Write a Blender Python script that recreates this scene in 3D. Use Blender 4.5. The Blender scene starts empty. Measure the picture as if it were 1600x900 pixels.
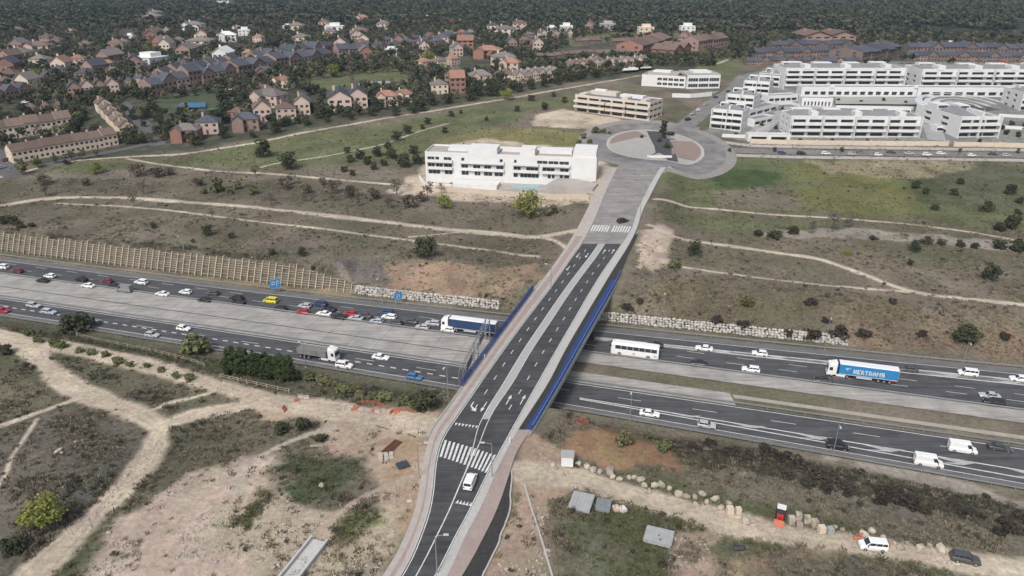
import bpy, bmesh, math, random
import numpy as np
from mathutils import Vector, Matrix

random.seed(7)
RNG = np.random.default_rng(11)
scene = bpy.context.scene
COL = scene.collection

# ------------------------------------------------------------------ camera, sky, sun, exposure
FPX, CAM_H, HORIZON = 1150.0, 95.0, -50.0
PITCH = math.atan((450 - HORIZON) / FPX)
cam_data = bpy.data.cameras.new('camera')
cam = bpy.data.objects.new('camera', cam_data)
COL.objects.link(cam)
cam.location = (0, 0, CAM_H)
cam.rotation_euler = (math.pi / 2 - PITCH, 0, 0)
cam_data.sensor_width = 36.0
cam_data.lens = FPX * 36.0 / 1600.0
cam_data.clip_start = 1.0
cam_data.clip_end = 20000.0
scene.camera = cam

SUN_EL, SUN_AZ = math.radians(48), math.radians(205)      # azimuth clockwise from +Y (behind the camera, a little to the left)
world = bpy.data.worlds.new('World')
scene.world = world
world.use_nodes = True
wn = world.node_tree
wn.nodes.clear()
sky = wn.nodes.new('ShaderNodeTexSky')
sky.sky_type = 'NISHITA'
sky.sun_disc = False
sky.sun_elevation = SUN_EL
sky.sun_rotation = SUN_AZ
sky.air_density = 1.0
sky.dust_density = 4.0
sky.ozone_density = 1.0
hs = wn.nodes.new('ShaderNodeHueSaturation')              # a cloudy sky is greyer than the clear one
hs.inputs['Saturation'].default_value = 0.6
bg = wn.nodes.new('ShaderNodeBackground')
bg.inputs['Strength'].default_value = 0.095
wo = wn.nodes.new('ShaderNodeOutputWorld')
wn.links.new(sky.outputs[0], hs.inputs['Color'])
wn.links.new(hs.outputs[0], bg.inputs['Color'])
wn.links.new(bg.outputs[0], wo.inputs['Surface'])
sun_data = bpy.data.lights.new('sun', 'SUN')
sun_data.energy = 1.5
sun_data.angle = math.radians(10)
sun_data.color = (1.0, 0.975, 0.94)
sun = bpy.data.objects.new('sun', sun_data)
COL.objects.link(sun)
sun.rotation_euler = (math.pi / 2 - SUN_EL, 0, -SUN_AZ + math.pi)
sun.location = (0, 0, 300)

scene.view_settings.view_transform = 'Standard'
scene.view_settings.look = 'None'
scene.view_settings.gamma = 1.0
scene.view_settings.use_curve_mapping = False
scene.view_settings.exposure = 0.54
scene.render.engine = 'CYCLES'
scene.cycles.max_bounces = 4
scene.cycles.diffuse_bounces = 2
scene.cycles.glossy_bounces = 2
scene.cycles.transmission_bounces = 2
scene.cycles.volume_bounces = 0
scene.cycles.transparent_max_bounces = 8

# ------------------------------------------------------------------ survey helpers (pixel of the photograph -> ground point)
SP, CP = math.sin(PITCH), math.cos(PITCH)

def P(x, y, z=0.0):
    v = (y - 450) / FPX
    d = (CAM_H - z) / (SP + v * CP)
    return Vector(((x - 800) / FPX * d, d * (CP - v * SP), z))

def sstep(a, b, x):
    t = np.clip((np.asarray(x, float) - a) / (b - a), 0, 1)
    return t * t * (3 - 2 * t)

def fit(pts):
    w = np.array([P(*q)[:2] for q in pts])
    return np.polyfit(w[:, 0], w[:, 1], 2)

EDGE = {
    'N0': fit([(0,401),(400,448),(550,468),(770,494),(925,510),(1200,537),(1600,577)]),
    'N1': fit([(0,429),(160,447),(200,452),(400,481),(540,500),(670,517),(737,527),(902,549),(1025,562),(1200,589),(1400,614),(1600,641)]),
    'S0': fit([(0,465),(140,484),(275,506),(400,525),(540,544),(710,570),(877,595),(1025,611),(1200,641),(1425,675),(1600,700)]),
    'S1': fit([(0,494),(250,532),(400,556),(460,572),(700,609),(857,635),(1025,662),(1200,692),(1400,729),(1580,764)]),
}
HWY_COS = 0.96
HWY_ANG = math.atan(-0.287)
def qe(k, x): return np.polyval(EDGE[k], x)

# cross-section of the bridge road by picture row: outer left pavement, asphalt left, median left/right, asphalt right, kerb strip right, outer right
ROWS = [  # y, z, SLo, AL, ML, MR, AR, CR, PR
 (960, 6.5, 556, 590, 611, 614, 646, 664, 684),
 (900, 6.6, 598, 627, 648.5, 651.5, 682, 699, 722),
 (875, 6.65, 614, 641, 662, 665, 695, 711, 737),
 (837, 6.7, 633, 657, 681, 684, 714, 728, 757),
 (800, 6.8, 647, 669.5, 699, 702, 734, 748, 775),
 (765, 6.85, 655, 676, 714, 717, 751, 764, 788),
 (737, 6.9, 659, 678.5, 726, 729, 765, 776, 797),
 (710, 6.95, 664, 683, 736.5, 741, 780, 789, 806),
 (690, 7.0, 669, 689, 742, 749.5, 791, 799, 817),
 (670, 7.0, 677, 700, 747, 757, 802, 811, 832),
 (650, 7.0, 692, 714, 756, 766, 813, 824, 844),
 (600, 7.0, 728, 748.5, 786.5, 799, 841, 856, 873),
 (550, 7.0, 764, 783.5, 816.5, 828.5, 869, 882, 901),
 (500, 7.05, 801, 820.5, 850, 861.5, 898, 911, 929.5),
 (450, 7.2, 838, 859, 884.5, 895, 927, 941, 958),
 (420, 7.5, 861, 880, 907, 917, 946, 959, 972),
 (400, 7.8, 875, 894, 922.5, 932, 960, 972, 980),
 (382, 8.2, 887, 907, 935, 944, 972, 983, 989),
 (357, 8.9, 902, 922, 951.5, 956, 987, 995, 1000),
 (330, 9.8, 916, 934, 964, 968, 996, 1004, 1008),
 (300, 10.8, 930, 946, 978, 982, 1010, 1019, 1023),
 (275, 11.7, 944, 958, 991, 994, 1024, 1032, 1036),
 (262, 12.2, 950, 965, 998, 1001, 1032, 1040, 1044),
]
ROWS.sort(key=lambda r: -r[0])
_Y = np.array([P(800, r[0], r[1]).y for r in ROWS])
_Z = np.array([r[1] for r in ROWS])
RX = {}
for _i, _k in enumerate(('SLo', 'AL', 'ML', 'MR', 'AR', 'CR', 'PR')):
    RX[_k] = np.array([P(r[2 + _i], r[0], r[1]).x for r in ROWS])

def cubic(xs, ys, x):
    """Catmull-Rom through non-uniform stations, vectorised"""
    x = np.atleast_1d(np.asarray(x, float))
    m = np.gradient(ys, xs)
    i = np.clip(np.searchsorted(xs, x) - 1, 0, len(xs) - 2)
    h = xs[i + 1] - xs[i]
    t = np.clip((x - xs[i]) / h, 0, 1)
    return ((2*t**3 - 3*t**2 + 1) * ys[i] + (t**3 - 2*t**2 + t) * h * m[i]
            + (-2*t**3 + 3*t**2) * ys[i + 1] + (t**3 - t**2) * h * m[i + 1])

def road_x(k, y): return cubic(_Y, RX[k], y)
def road_z(y): return np.interp(y, _Y, _Z)
ROAD_Y0, ROAD_Y1 = _Y[0], _Y[-1]
def X1(k, y): return float(road_x(k, y)[0])
def Z1(y): return float(road_z(y))

# ------------------------------------------------------------------ lattice noise in numpy
def _hash(ix, iy, s):
    h = (ix.astype(np.int64) * 374761393 + iy.astype(np.int64) * 668265263 + s * 974634777) & 0x7fffffff
    h = ((h ^ (h >> 13)) * 1274126177) & 0x7fffffff
    return ((h ^ (h >> 16)) & 0xffff) / 65535.0
def vnoise(x, y, s=0):
    ix, iy = np.floor(x), np.floor(y)
    fx, fy = x - ix, y - iy
    fx, fy = fx*fx*(3-2*fx), fy*fy*(3-2*fy)
    a, b = _hash(ix, iy, s), _hash(ix + 1, iy, s)
    c, d = _hash(ix, iy + 1, s), _hash(ix + 1, iy + 1, s)
    return (a + (b-a)*fx) * (1-fy) + (c + (d-c)*fx) * fy
def fbm(x, y, scale, octs=4, s=0):
    x, y = np.asarray(x, float) / scale, np.asarray(y, float) / scale
    t, amp, tot = 0, 1, 0
    for o in range(octs):
        t = t + amp * vnoise(x, y, s + o * 17); tot += amp
        amp *= 0.5; x, y = x * 2.03 + 7.1, y * 2.03 + 3.3
    return t / tot

# ------------------------------------------------------------------ the lie of the land
def H(X, Y):
    X, Y = np.asarray(X, float), np.asarray(Y, float)
    dn = (Y - qe('N0', np.clip(X, -400, 330))) * HWY_COS
    ds = (qe('S1', np.clip(X, -400, 330)) - Y) * HWY_COS
    yc = np.clip(Y, ROAD_Y0, ROAD_Y1)
    xc = (np.interp(yc, _Y, RX['SLo']) + np.interp(yc, _Y, RX['PR'])) / 2
    lat = np.abs(X - xc)
    near = 1 - sstep(13, 30, lat)
    und = (fbm(X, Y, 60, 3, 3) - 0.5)
    # north bank
    hn = 6.3 + 13.5 * sstep(0, 1, (Y - 255) / 330.0) * 1.0 + 5 * sstep(600, 1300, Y) + 2.2 * und
    d1 = 7.6 + 15 * sstep(-62, -48, X)
    d1 = d1 + (9.0 - d1) * near
    rise_n = sstep(0, 1, (dn - 4.2) / np.maximum(d1 - 4.2, 0.1))
    latt = (1 - sstep(-56, -50, X)) * (1 - near)
    rise_n = rise_n + (np.clip((dn - 5.9) / 3.6, 0, 1) - rise_n) * latt
    step = 2.0 * sstep(4.6, 6.2, dn) * (1 - sstep(6.2, 40, dn)) * sstep(-64, -58, X) * (1 - sstep(100, 106, X)) * (1 - near)
    # south bank
    hs_ = 4.6 + 1.2 * und + 1.6 * sstep(25, 70, ds) - 1.6 * sstep(40, 110, X)
    rise_s = sstep(0, 1, (ds - 2.5) / (13.0 - 4.0 * near))
    zr = np.interp(Y, _Y, _Z) - 0.25
    on_n = (dn > 0)
    base = np.where(on_n, hn, hs_)
    wroad = near * (Y < ROAD_Y1 + 60) * np.where(Y > ROAD_Y1, 1 - sstep(ROAD_Y1, ROAD_Y1 + 60, Y), 1)
    base = base + (zr - base) * wroad
    r = np.where(on_n, rise_n, np.where(ds > 0, rise_s, 0))
    return -0.14 + (base + 0.14) * r + np.where(on_n, step, 0)

def H1(x, y): return float(H(np.array([x]), np.array([y]))[0])

_T = np.concatenate([np.linspace(80, 500, 700), np.geomspace(500, 9000, 500)[1:]])
def G(px, py, lift=0.0):
    """ground point under a pixel of the photograph"""
    u, v = (px - 800) / FPX, (py - 450) / FPX
    dx, dy, dz = u, CP - v * SP, -SP - v * CP
    Xs, Ys, Zs = dx * _T, dy * _T, CAM_H + dz * _T
    g = Zs - H(Xs, Ys) - lift
    k = np.argmax(g < 0)
    if k == 0: k = len(_T) - 1
    a, b = _T[k - 1], _T[k]
    for _ in range(18):
        m = (a + b) / 2
        if CAM_H + dz * m - H1(dx * m, dy * m) - lift < 0: b = m
        else: a = m
    return Vector((dx * b, dy * b, H1(dx * b, dy * b)))
def px_per_m(p): return FPX / (p.y * CP + (CAM_H - p.z) * SP)

# ------------------------------------------------------------------ materials
MATS = {}
def mat(name, col, rough=0.85, var=0.12, scale=1.0, metal=0.0, rnd=0.0, bump=0.0, spec=0.3, tint=None):
    if name in MATS: return MATS[name]
    m = bpy.data.materials.new(name); m.use_nodes = True
    nt = m.node_tree; N = nt.nodes; L = nt.links
    b = N['Principled BSDF']
    b.inputs['Roughness'].default_value = rough
    b.inputs['Metallic'].default_value = metal
    b.inputs['Specular IOR Level'].default_value = spec
    geo = N.new('ShaderNodeNewGeometry')
    n1 = N.new('ShaderNodeTexNoise'); n1.inputs['Scale'].default_value = scale; n1.inputs['Detail'].default_value = 5; n1.inputs['Roughness'].default_value = 0.65
    L.new(geo.outputs['Position'], n1.inputs['Vector'])
    mr = N.new('ShaderNodeMapRange')
    mr.inputs['From Min'].default_value = 0.25; mr.inputs['From Max'].default_value = 0.75
    mr.inputs['To Min'].default_value = 1 - var; mr.inputs['To Max'].default_value = 1 + var
    L.new(n1.outputs['Fac'], mr.inputs['Value'])
    val = mr.outputs[0]
    if rnd:
        oi = N.new('ShaderNodeObjectInfo')
        r2 = N.new('ShaderNodeMapRange'); r2.inputs['To Min'].default_value = 1 - rnd; r2.inputs['To Max'].default_value = 1 + rnd
        L.new(oi.outputs['Random'], r2.inputs['Value'])
        mm = N.new('ShaderNodeMath'); mm.operation = 'MULTIPLY'
        L.new(val, mm.inputs[0]); L.new(r2.outputs[0], mm.inputs[1]); val = mm.outputs[0]
    mx = N.new('ShaderNodeVectorMath'); mx.operation = 'SCALE'
    if tint:
        oi = N.new('ShaderNodeObjectInfo')
        mc = N.new('ShaderNodeMix'); mc.data_type = 'RGBA'
        mc.inputs['A'].default_value = (*col, 1); mc.inputs['B'].default_value = (*tint, 1)
        wnz = N.new('ShaderNodeTexWhiteNoise'); wnz.noise_dimensions = '1D'
        L.new(oi.outputs['Random'], wnz.inputs['W'])
        L.new(wnz.outputs['Value'], mc.inputs['Factor']); L.new(mc.outputs['Result'], mx.inputs[0])
    else:
        mx.inputs[0].default_value = col
    L.new(val, mx.inputs['Scale'])
    L.new(mx.outputs[0], b.inputs['Base Color'])
    if bump:
        bp = N.new('ShaderNodeBump'); bp.inputs['Strength'].default_value = bump; bp.inputs['Distance'].default_value = 0.1
        L.new(n1.outputs['Fac'], bp.inputs['Height']); L.new(bp.outputs[0], b.inputs['Normal'])
    MATS[name] = m
    return m

# ------------------------------------------------------------------ mesh builder and object helpers
class MB:
    def __init__(s): s.v = []; s.f = []; s.m = []
    def add(s, vs, fs, mi=0):
        o = len(s.v); s.v += [tuple(q) for q in vs]
        for f in fs: s.f.append(tuple(i + o for i in f)); s.m.append(mi)
    def box(s, x0, x1, y0, y1, z0, z1, mi=0):
        s.add([(x0,y0,z0),(x1,y0,z0),(x1,y1,z0),(x0,y1,z0),(x0,y0,z1),(x1,y0,z1),(x1,y1,z1),(x0,y1,z1)],
              [(0,3,2,1),(4,5,6,7),(0,1,5,4),(1,2,6,5),(2,3,7,6),(3,0,4,7)], mi)
    def hexa(s, b, t, mi=0):
        s.add(list(b) + list(t), [(0,3,2,1),(4,5,6,7),(0,1,5,4),(1,2,6,5),(2,3,7,6),(3,0,4,7)], mi)
    def beam(s, a, b, w, h=None, mi=0):
        a, b = Vector(a), Vector(b); h = h or w
        d = (b - a).normalized(); up = Vector((0, 0, 1)) if abs(d.z) < 0.95 else Vector((1, 0, 0))
        r = d.cross(up).normalized() * w / 2; u = r.cross(d).normalized() * h / 2
        s.hexa([a - r - u, a + r - u, b + r - u, b - r - u], [a - r + u, a + r + u, b + r + u, b - r + u], mi)
    def tube(s, a, b, r0, r1, n=7, mi=0, cap=True):
        a, b = Vector(a), Vector(b); d = (b - a).normalized()
        up = Vector((0, 0, 1)) if abs(d.z) < 0.9 else Vector((1, 0, 0))
        r = d.cross(up).normalized(); u = r.cross(d)
        vs = []
        for c, rr in ((a, r0), (b, r1)):
            for k in range(n):
                t = 2 * math.pi * k / n; vs.append(c + (r * math.cos(t) + u * math.sin(t)) * rr)
        fs = [(k, (k+1) % n, n + (k+1) % n, n + k) for k in range(n)]
        if cap: fs += [tuple(range(n - 1, -1, -1)), tuple(range(n, 2 * n))]
        s.add(vs, fs, mi)
    def prism(s, prof, y0, y1, mi=0):
        """profile in xz extruded along y"""
        n = len(prof)
        s.add([(x, y0, z) for x, z in prof] + [(x, y1, z) for x, z in prof],
              [tuple(range(n)), tuple(range(2*n - 1, n - 1, -1))] + [(k, n + k, n + (k+1) % n, (k+1) % n) for k in range(n)], mi)
    def rings(s, rings, mi=0, cap=True, closed=True):
        n = len(rings[0]); o = [p for r in rings for p in r]; fs = []
        for i in range(len(rings) - 1):
            for k in range(n if closed else n - 1):
                fs.append((i*n + k, i*n + (k+1) % n, (i+1)*n + (k+1) % n, (i+1)*n + k))
        if cap: fs += [tuple(range(n - 1, -1, -1)), tuple(range((len(rings)-1)*n, len(rings)*n))]
        s.add(o, fs, mi)
    def mesh(s, name, mats=(), smooth=False):
        me = bpy.data.meshes.new(name); me.from_pydata(s.v, [], s.f)
        for m in mats: me.materials.append(m)
        if len(mats) > 1: me.polygons.foreach_set('material_index', s.m)
        if smooth: me.polygons.foreach_set('use_smooth', [True] * len(s.f))
        me.update(); return me
    def build(s, name, mats, parent=None, smooth=False):
        if not isinstance(mats, (list, tuple)): mats = [mats]
        return obj(name, s.mesh(name, mats, smooth), parent)

def obj(name, me, parent=None, loc=None, rz=None):
    o = bpy.data.objects.new(name, me); COL.objects.link(o)
    if parent: o.parent = parent
    if loc is not None: o.location = loc
    if rz is not None: o.rotation_euler = (0, 0, rz)
    return o
def tag(o, label=None, cat=None, group=None, kind=None):
    if label: o['label'] = label
    if cat: o['category'] = cat
    if group: o['group'] = group
    if kind: o['kind'] = kind
    return o
def thing(name, label, cat, loc=(0,0,0), rz=0, group=None):
    o = obj(name, None, None, loc, rz); o.empty_display_size = 0.5
    return tag(o, label, cat, group)
def repaint(o, m):
    if o.data and len(o.data.materials):
        o.material_slots[0].link = 'OBJECT'; o.material_slots[0].material = m
def copy_tree(o, parent=None, link=True):
    c = o.copy(); COL.objects.link(c)
    if parent: c.parent = parent
    for ch in o.children: copy_tree(ch, c)
    return c
ORD = ['zeroth','first','second','third','fourth','fifth','sixth','seventh','eighth','ninth','tenth','eleventh','twelfth','thirteenth','fourteenth','fifteenth','sixteenth','seventeenth','eighteenth','nineteenth','twentieth','twenty-first','twenty-second','twenty-third','twenty-fourth','twenty-fifth','twenty-sixth','twenty-seventh','twenty-eighth','twenty-ninth','thirtieth','thirty-first','thirty-second','thirty-third','thirty-fourth','thirty-fifth','thirty-sixth','thirty-seventh','thirty-eighth']

# ================================================================== GROUND
C_FIELD=(.192,.166,.128); C_DULL=(.142,.13,.092); C_GREEN=(.135,.15,.075); C_YGREEN=(.165,.168,.068); C_DGREEN=(.075,.095,.055)
C_SCRUB=(.075,.068,.05); C_PATH=(.50,.435,.345); C_SAND=(.50,.425,.33); C_RED=(.33,.225,.155); C_GRAVEL=(.40,.375,.34); C_CONC=(.40,.385,.36)
C_FOREST=(.030,.037,.030); C_GARDEN=(.066,.072,.05); C_PINK=(.47,.38,.31); C_ORANGE=(.40,.285,.19)

# zones: polygon in survey pixels, colour, soft edge (m), vegetation density, noise amount
ZONES = [
 # far country
 ([(-700,278),(0,262),(120,250),(280,236),(400,219),(480,201),(600,181),(700,164),(790,148),(920,127),(1010,114),(1120,108),(1170,100),(2300,100),(2300,-20),(-700,-20)], C_GARDEN, 8, .0, 1),
 ([(-700,60),(0,55),(250,38),(500,36),(750,36),(900,44),(1130,46),(1250,50),(1330,48),(1600,62),(2300,62),(2300,-40),(-700,-40)], C_FOREST, 30, 0, 1),
 ([(455,120),(520,105),(640,92),(720,110),(640,130),(500,145)], C_GREEN, 6, .2, 1),
 ([(870,62),(1000,44),(1120,45),(1130,52),(900,72)], C_GREEN, 6, .1, .6),
 ([(1090,95),(1150,85),(1170,100),(1120,125),(1080,120)], C_GREEN, 5, .2, 1),
 ([(235,158),(330,140),(380,160),(300,178),(240,175)], C_DGREEN, 4, .1, .8),
 ([(1105,212),(1170,222),(1800,232),(1800,92),(1225,98),(1150,120),(1120,160)], (.235,.24,.225), 3, .0, .6),
 # green meadow strip along the villas
 ([(60,262),(290,246),(480,212),(620,190),(800,162),(920,138),(1000,150),(900,168),(840,172),(770,200),(690,225),(660,245),(560,262),(420,262),(300,262),(130,270)], C_GREEN, 9, .5, 1),
 ([(690,215),(760,200),(850,200),(920,212),(915,235),(800,232),(680,232)], (.21,.20,.085), 5, .4, 1),
 ([(100,280),(350,280),(560,300),(640,325),(500,322),(300,304),(110,300)], C_DULL, 6, .9, 1),
 # bare ground round the new white building and the fenced plot
 ([(838,178),(880,170),(985,188),(992,198),(940,204),(880,200),(830,197)], C_SAND, 2.5, .0, .7),
 ([(610,300),(640,275),(690,228),(760,215),(830,225),(930,232),(955,258),(952,300),(930,318),(840,322),(740,314),(640,306)], C_SAND, 4, .05, .8),
 # east meadow
 ([(1040,262),(1130,246),(1250,248),(1500,246),(1760,250),(1760,372),(1560,356),(1400,338),(1200,328),(1050,314)], C_GREEN, 7, .6, 1),
 ([(1230,258),(1330,262),(1400,275),(1440,300),(1420,332),(1330,334),(1250,325),(1240,290)], C_YGREEN, 9, .4, 1),
 ([(1090,262),(1210,255),(1235,280),(1190,302),(1110,300)], (.105,.135,.062), 6, .4, 1),
 ([(1105,268),(1170,262),(1222,272),(1215,292),(1150,300),(1108,290)], (.062,.092,.04), 5, .5, .6),
 ([(1440,262),(1520,258),(1600,270),(1600,335),(1520,330),(1430,318)], (.085,.10,.055), 8, .7, 1),
 ([(1120,302),(1230,290),(1260,318),(1240,330),(1130,320)], C_FIELD, 6, .5, 1),
 ([(1480,260),(1760,256),(1760,340),(1560,330),(1480,300)], (.125,.13,.085), 8, .7, 1),
 ([(1260,250),(1540,248),(1500,268),(1430,282),(1290,270)], (.30,.265,.17), 5, .7, 1),
 ([(1030,320),(1200,340),(1340,348),(1330,362),(1130,360),(1040,348)], (.135,.145,.08), 5, .8, 1),
 ([(1180,362),(1340,356),(1600,382),(1700,394),(1700,404),(1500,385),(1330,372),(1200,372)], (.30,.27,.23), 2.5, .3, .8),
 ([(930,440),(1080,440),(1200,460),(1400,475),(1700,510),(1700,545),(1400,520),(1200,505),(960,482)], (.15,.13,.085), 8, .9, 1),
 ([(1330,505),(1560,520),(1700,530),(1700,570),(1500,556),(1340,535)], (.20,.155,.11), 6, .9, 1),
 # earth at the far abutment
 ([(998,362),(1030,350),(1052,358),(1045,385),(1050,408),(1020,424),(985,420),(1000,395)], C_PINK, 2.5, .03, .8),
 # reddish cutting above the highway
 ([(585,418),(660,405),(760,418),(845,408),(850,440),(800,470),(720,468),(640,458),(590,450)], (.29,.215,.15), 4, .35, 1),
 ([(512,415),(560,405),(595,412),(600,445),(560,450)], (.155,.14,.13), 3, .5, 1),
 ([(0,362),(300,388),(520,420),(545,440),(380,420),(200,395),(0,375)], C_SCRUB, 3, 1, 1),
 # north verge and south verge
 ([(-200,380),(0,400),(550,456),(560,468),(0,404),(-200,386)], (.27,.215,.13), 2, .3, 1),
 # south side
 ([(-300,494),(0,494),(250,532),(460,578),(700,616),(690,650),(560,630),(430,610),(300,580),(120,540),(0,515),(-300,480)], (.105,.105,.072), 3, .9, 1),
 ([(860,640),(1075,672),(1200,694),(1600,768),(1900,820),(1900,860),(1600,790),(1400,750),(1200,715),(980,672),(850,655)], (.19,.165,.125), 2.5, .5, 1),
 ([(930,668),(1140,692),(1340,740),(1600,800),(1900,850),(1900,900),(1600,830),(1380,790),(1200,762),(1050,710)], C_SCRUB, 5, 1, 1),
 ([(1290,708),(1400,722),(1600,782),(1760,810),(1760,822),(1590,794),(1420,748),(1300,722)], (.31,.275,.23), 2, .2, 1),
 ([(1150,752),(1300,765),(1500,815),(1700,862),(1700,880),(1500,838),(1300,792),(1150,770)], (.20,.178,.148), 2, .3, 1),
 ([(1050,728),(1150,740),(1330,780),(1500,825),(1760,880),(1760,930),(1500,865),(1300,820),(1100,765)], (.155,.14,.105), 3, .7, 1),
 ([(872,682),(960,672),(1050,705),(1060,735),(960,735),(875,712)], (.29,.19,.115), 3, .02, .3),
 # construction ground left of the bridge road
 ([(400,622),(470,628),(600,638),(690,645),(672,690),(655,750),(648,800),(600,860),(560,900),(540,880),(600,770),(570,720),(480,690),(400,660)], (.40,.32,.24), 4, .03, .4),
 ([(595,690),(660,690),(655,760),(645,820),(610,820),(600,760)], (.32,.24,.165), 3, .02, .5),
 ([(820,672),(870,690),(880,735),(900,770),(860,800),(830,900),(760,930),(755,880),(800,780)], (.36,.275,.20), 3, .03, .4),
 ([(800,800),(860,780),(890,900),(880,960),(740,960)], (.31,.245,.185), 3, .05, .5),
 # sandy waste in the foreground
 ([(150,960),(160,870),(230,790),(290,735),(375,722),(420,720),(470,770),(500,830),(470,870),(430,960)], C_PINK, 5, .03, .35),
 ([(340,800),(420,770),(540,790),(600,800),(600,870),(560,960),(430,960),(360,900)], (.39,.33,.25), 5, .08, .5),
 ([(405,740),(430,722),(490,718),(560,728),(572,745),(530,775),(470,782),(420,770)], C_DGREEN, 3, .8, 1),
 ([(370,820),(400,760),(430,770),(410,800),(385,830)], (.12,.14,.05), 1.5, .8, 1),
 ([(545,800),(590,790),(600,815),(570,830),(540,850),(520,870),(515,840)], (.15,.155,.07), 2, .6, 1),
 ([(255,730),(330,690),(400,668),(470,655),(500,665),(430,690),(380,712),(300,735),(250,770),(215,790),(200,800),(225,770)], C_DULL, 2, .7, 1),
 ([(0,580),(60,600),(90,625),(0,660)], (.17,.155,.105), 3, .6, 1),
 ([(0,680),(100,632),(180,650),(220,690),(215,720),(160,780),(90,850),(30,900),(-100,960),(-100,760)], (.15,.132,.108), 3, .7, 1),
 ([(110,700),(200,700),(190,740),(120,800),(70,830),(90,760)], (.115,.11,.095), 3, .6, 1),
 # field on the right foreground
 ([(850,815),(930,810),(1000,835),(1055,860),(1060,960),(870,960)], (.125,.13,.085), 3, .4, 1),
 ([(1055,835),(1110,832),(1130,900),(1140,960),(1050,960)], (.36,.285,.22), 2.5, .03, 1),
 ([(1120,865),(1200,860),(1350,885),(1350,960),(1140,960)], (.27,.21,.145), 4, .2, 1),
 ([(1200,862),(1300,872),(1420,892),(1600,925),(1600,960),(1230,960)], (.145,.13,.10), 3, .7, 1),
]
# dirt paths: survey pixels, width in metres, colour
PATHS = [
 ([(-160,345),(-60,330),(0,322),(60,311),(120,308),(200,309),(280,315),(400,324),(500,335),(600,347),(700,359),(800,367),(860,369),(905,360)], 3.4, C_PATH, 'dirt_path'),
 ([(85,318),(170,321),(250,327),(400,346),(500,357),(590,369),(700,383),(840,401)], 1.5, C_PATH, 'dirt_path'),
 ([(640,370),(680,367),(715,363)], 1.2, C_PATH, 'dirt_path'),
 ([(840,370),(870,377),(885,388)], 1.6, C_PATH, 'dirt_path'),
 ([(-80,300),(0,277),(25,270),(50,265),(112,251),(200,245),(287,241),(400,223),(480,206),(607,184),(690,171),(787,155),(920,132),(1000,118)], 2.6, C_PATH, 'dirt_path'),
 ([(200,248),(250,257),(325,267),(417,271),(475,276),(575,285),(612,288)], 1.9, C_PATH, 'dirt_path'),
 ([(405,262),(435,254),(500,246),(600,226),(650,206),(700,193)], 1.3, C_PATH, 'dirt_path'),
 ([(1022,311),(1060,318),(1100,325),(1200,335),(1310,341),(1400,348),(1500,360),(1600,377),(1700,395)], 1.9, C_PATH, 'dirt_path'),
 ([(1015,352),(1060,373),(1130,383),(1200,393),(1280,404),(1340,425),(1400,449),(1450,461),(1600,476),(1700,488)], 2.4, C_PATH, 'dirt_path'),
 ([(1065,417),(1110,424),(1200,436),(1300,447),(1420,456)], 1.5, C_PATH, 'dirt_path'),
 ([(-60,500),(0,522),(50,547),(72,572),(100,597),(130,615),(200,638),(245,664)], 6.0, C_SAND, 'dirt_track'),
 ([(-30,514),(20,530),(100,542),(200,563),(300,590),(350,606),(420,628),(480,636),(600,652),(670,668)], 6.4, C_SAND, 'dirt_track'),
 ([(420,630),(350,638),(280,656),(250,668),(240,700),(222,728),(175,778),(125,828),(68,885),(20,935)], 5.8, C_SAND, 'dirt_track'),
 ([(135,618),(90,634),(30,655),(-40,680)], 1.5, C_PATH, 'dirt_path'),
 ([(58,655),(35,690),(18,712),(8,745),(-10,770)], .6, C_PATH, 'dirt_path'),
 ([(240,640),(262,630),(300,622),(335,612)], 1.2, C_SAND, 'dirt_path'),
 ([(640,748),(600,764),(562,782),(520,806),(500,832),(480,850)], 2.3, (.36,.29,.23), 'dirt_track'),
 ([(520,668),(470,682),(420,705),(388,726),(372,748),(376,775)], 1.8, (.38,.335,.275), 'dirt_track'),
 ([(825,738),(880,742),(950,762),(1050,790),(1150,822),(1300,846),(1400,862),(1500,878),(1600,893),(1700,912)], 5.8, (.48,.41,.32), 'dirt_track'),
 ([(1120,100),(1140,92),(1152,84)], 2.5, C_PATH, 'dirt_path'),
]
def gpoly(pts): return np.array([G(*q)[:2] for q in pts])
def dens(pts, step=8.0):
    out = []
    for a, b in zip(pts[:-1], pts[1:]):
        n = max(1, int(math.hypot(b[0]-a[0], b[1]-a[1]) / 40))
        for k in range(n): out.append((a[0] + (b[0]-a[0])*k/n, a[1] + (b[1]-a[1])*k/n))
    return out + [pts[-1]]
def smooth_line(w, n=3):
    for _ in range(n):
        q = [w[0]]
        for a, b in zip(w[:-1], w[1:]): q += [a*.75 + b*.25, a*.25 + b*.75]
        w = np.array(q + [w[-1]])
        if len(w) > 160: break
    return w
def seg_dist(X, Y, w, closed=False):
    d = np.full(X.shape, 1e9)
    n = len(w)
    for i in range(n if closed else n - 1):
        a, b = w[i], w[(i+1) % n]
        ex, ey = b - a; l2 = ex*ex + ey*ey + 1e-9
        t = np.clip(((X - a[0])*ex + (Y - a[1])*ey) / l2, 0, 1)
        d = np.minimum(d, (X - a[0] - t*ex)**2 + (Y - a[1] - t*ey)**2)
    return np.sqrt(d)
def inside(X, Y, w):
    c = np.zeros(X.shape, bool); n = len(w)
    for i in range(n):
        (x0, y0), (x1, y1) = w[i], w[(i+1) % n]
        if y0 == y1: continue
        c ^= ((y0 > Y) != (y1 > Y)) & (X < (x1-x0)*(Y-y0)/(y1-y0) + x0)
    return c

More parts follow.
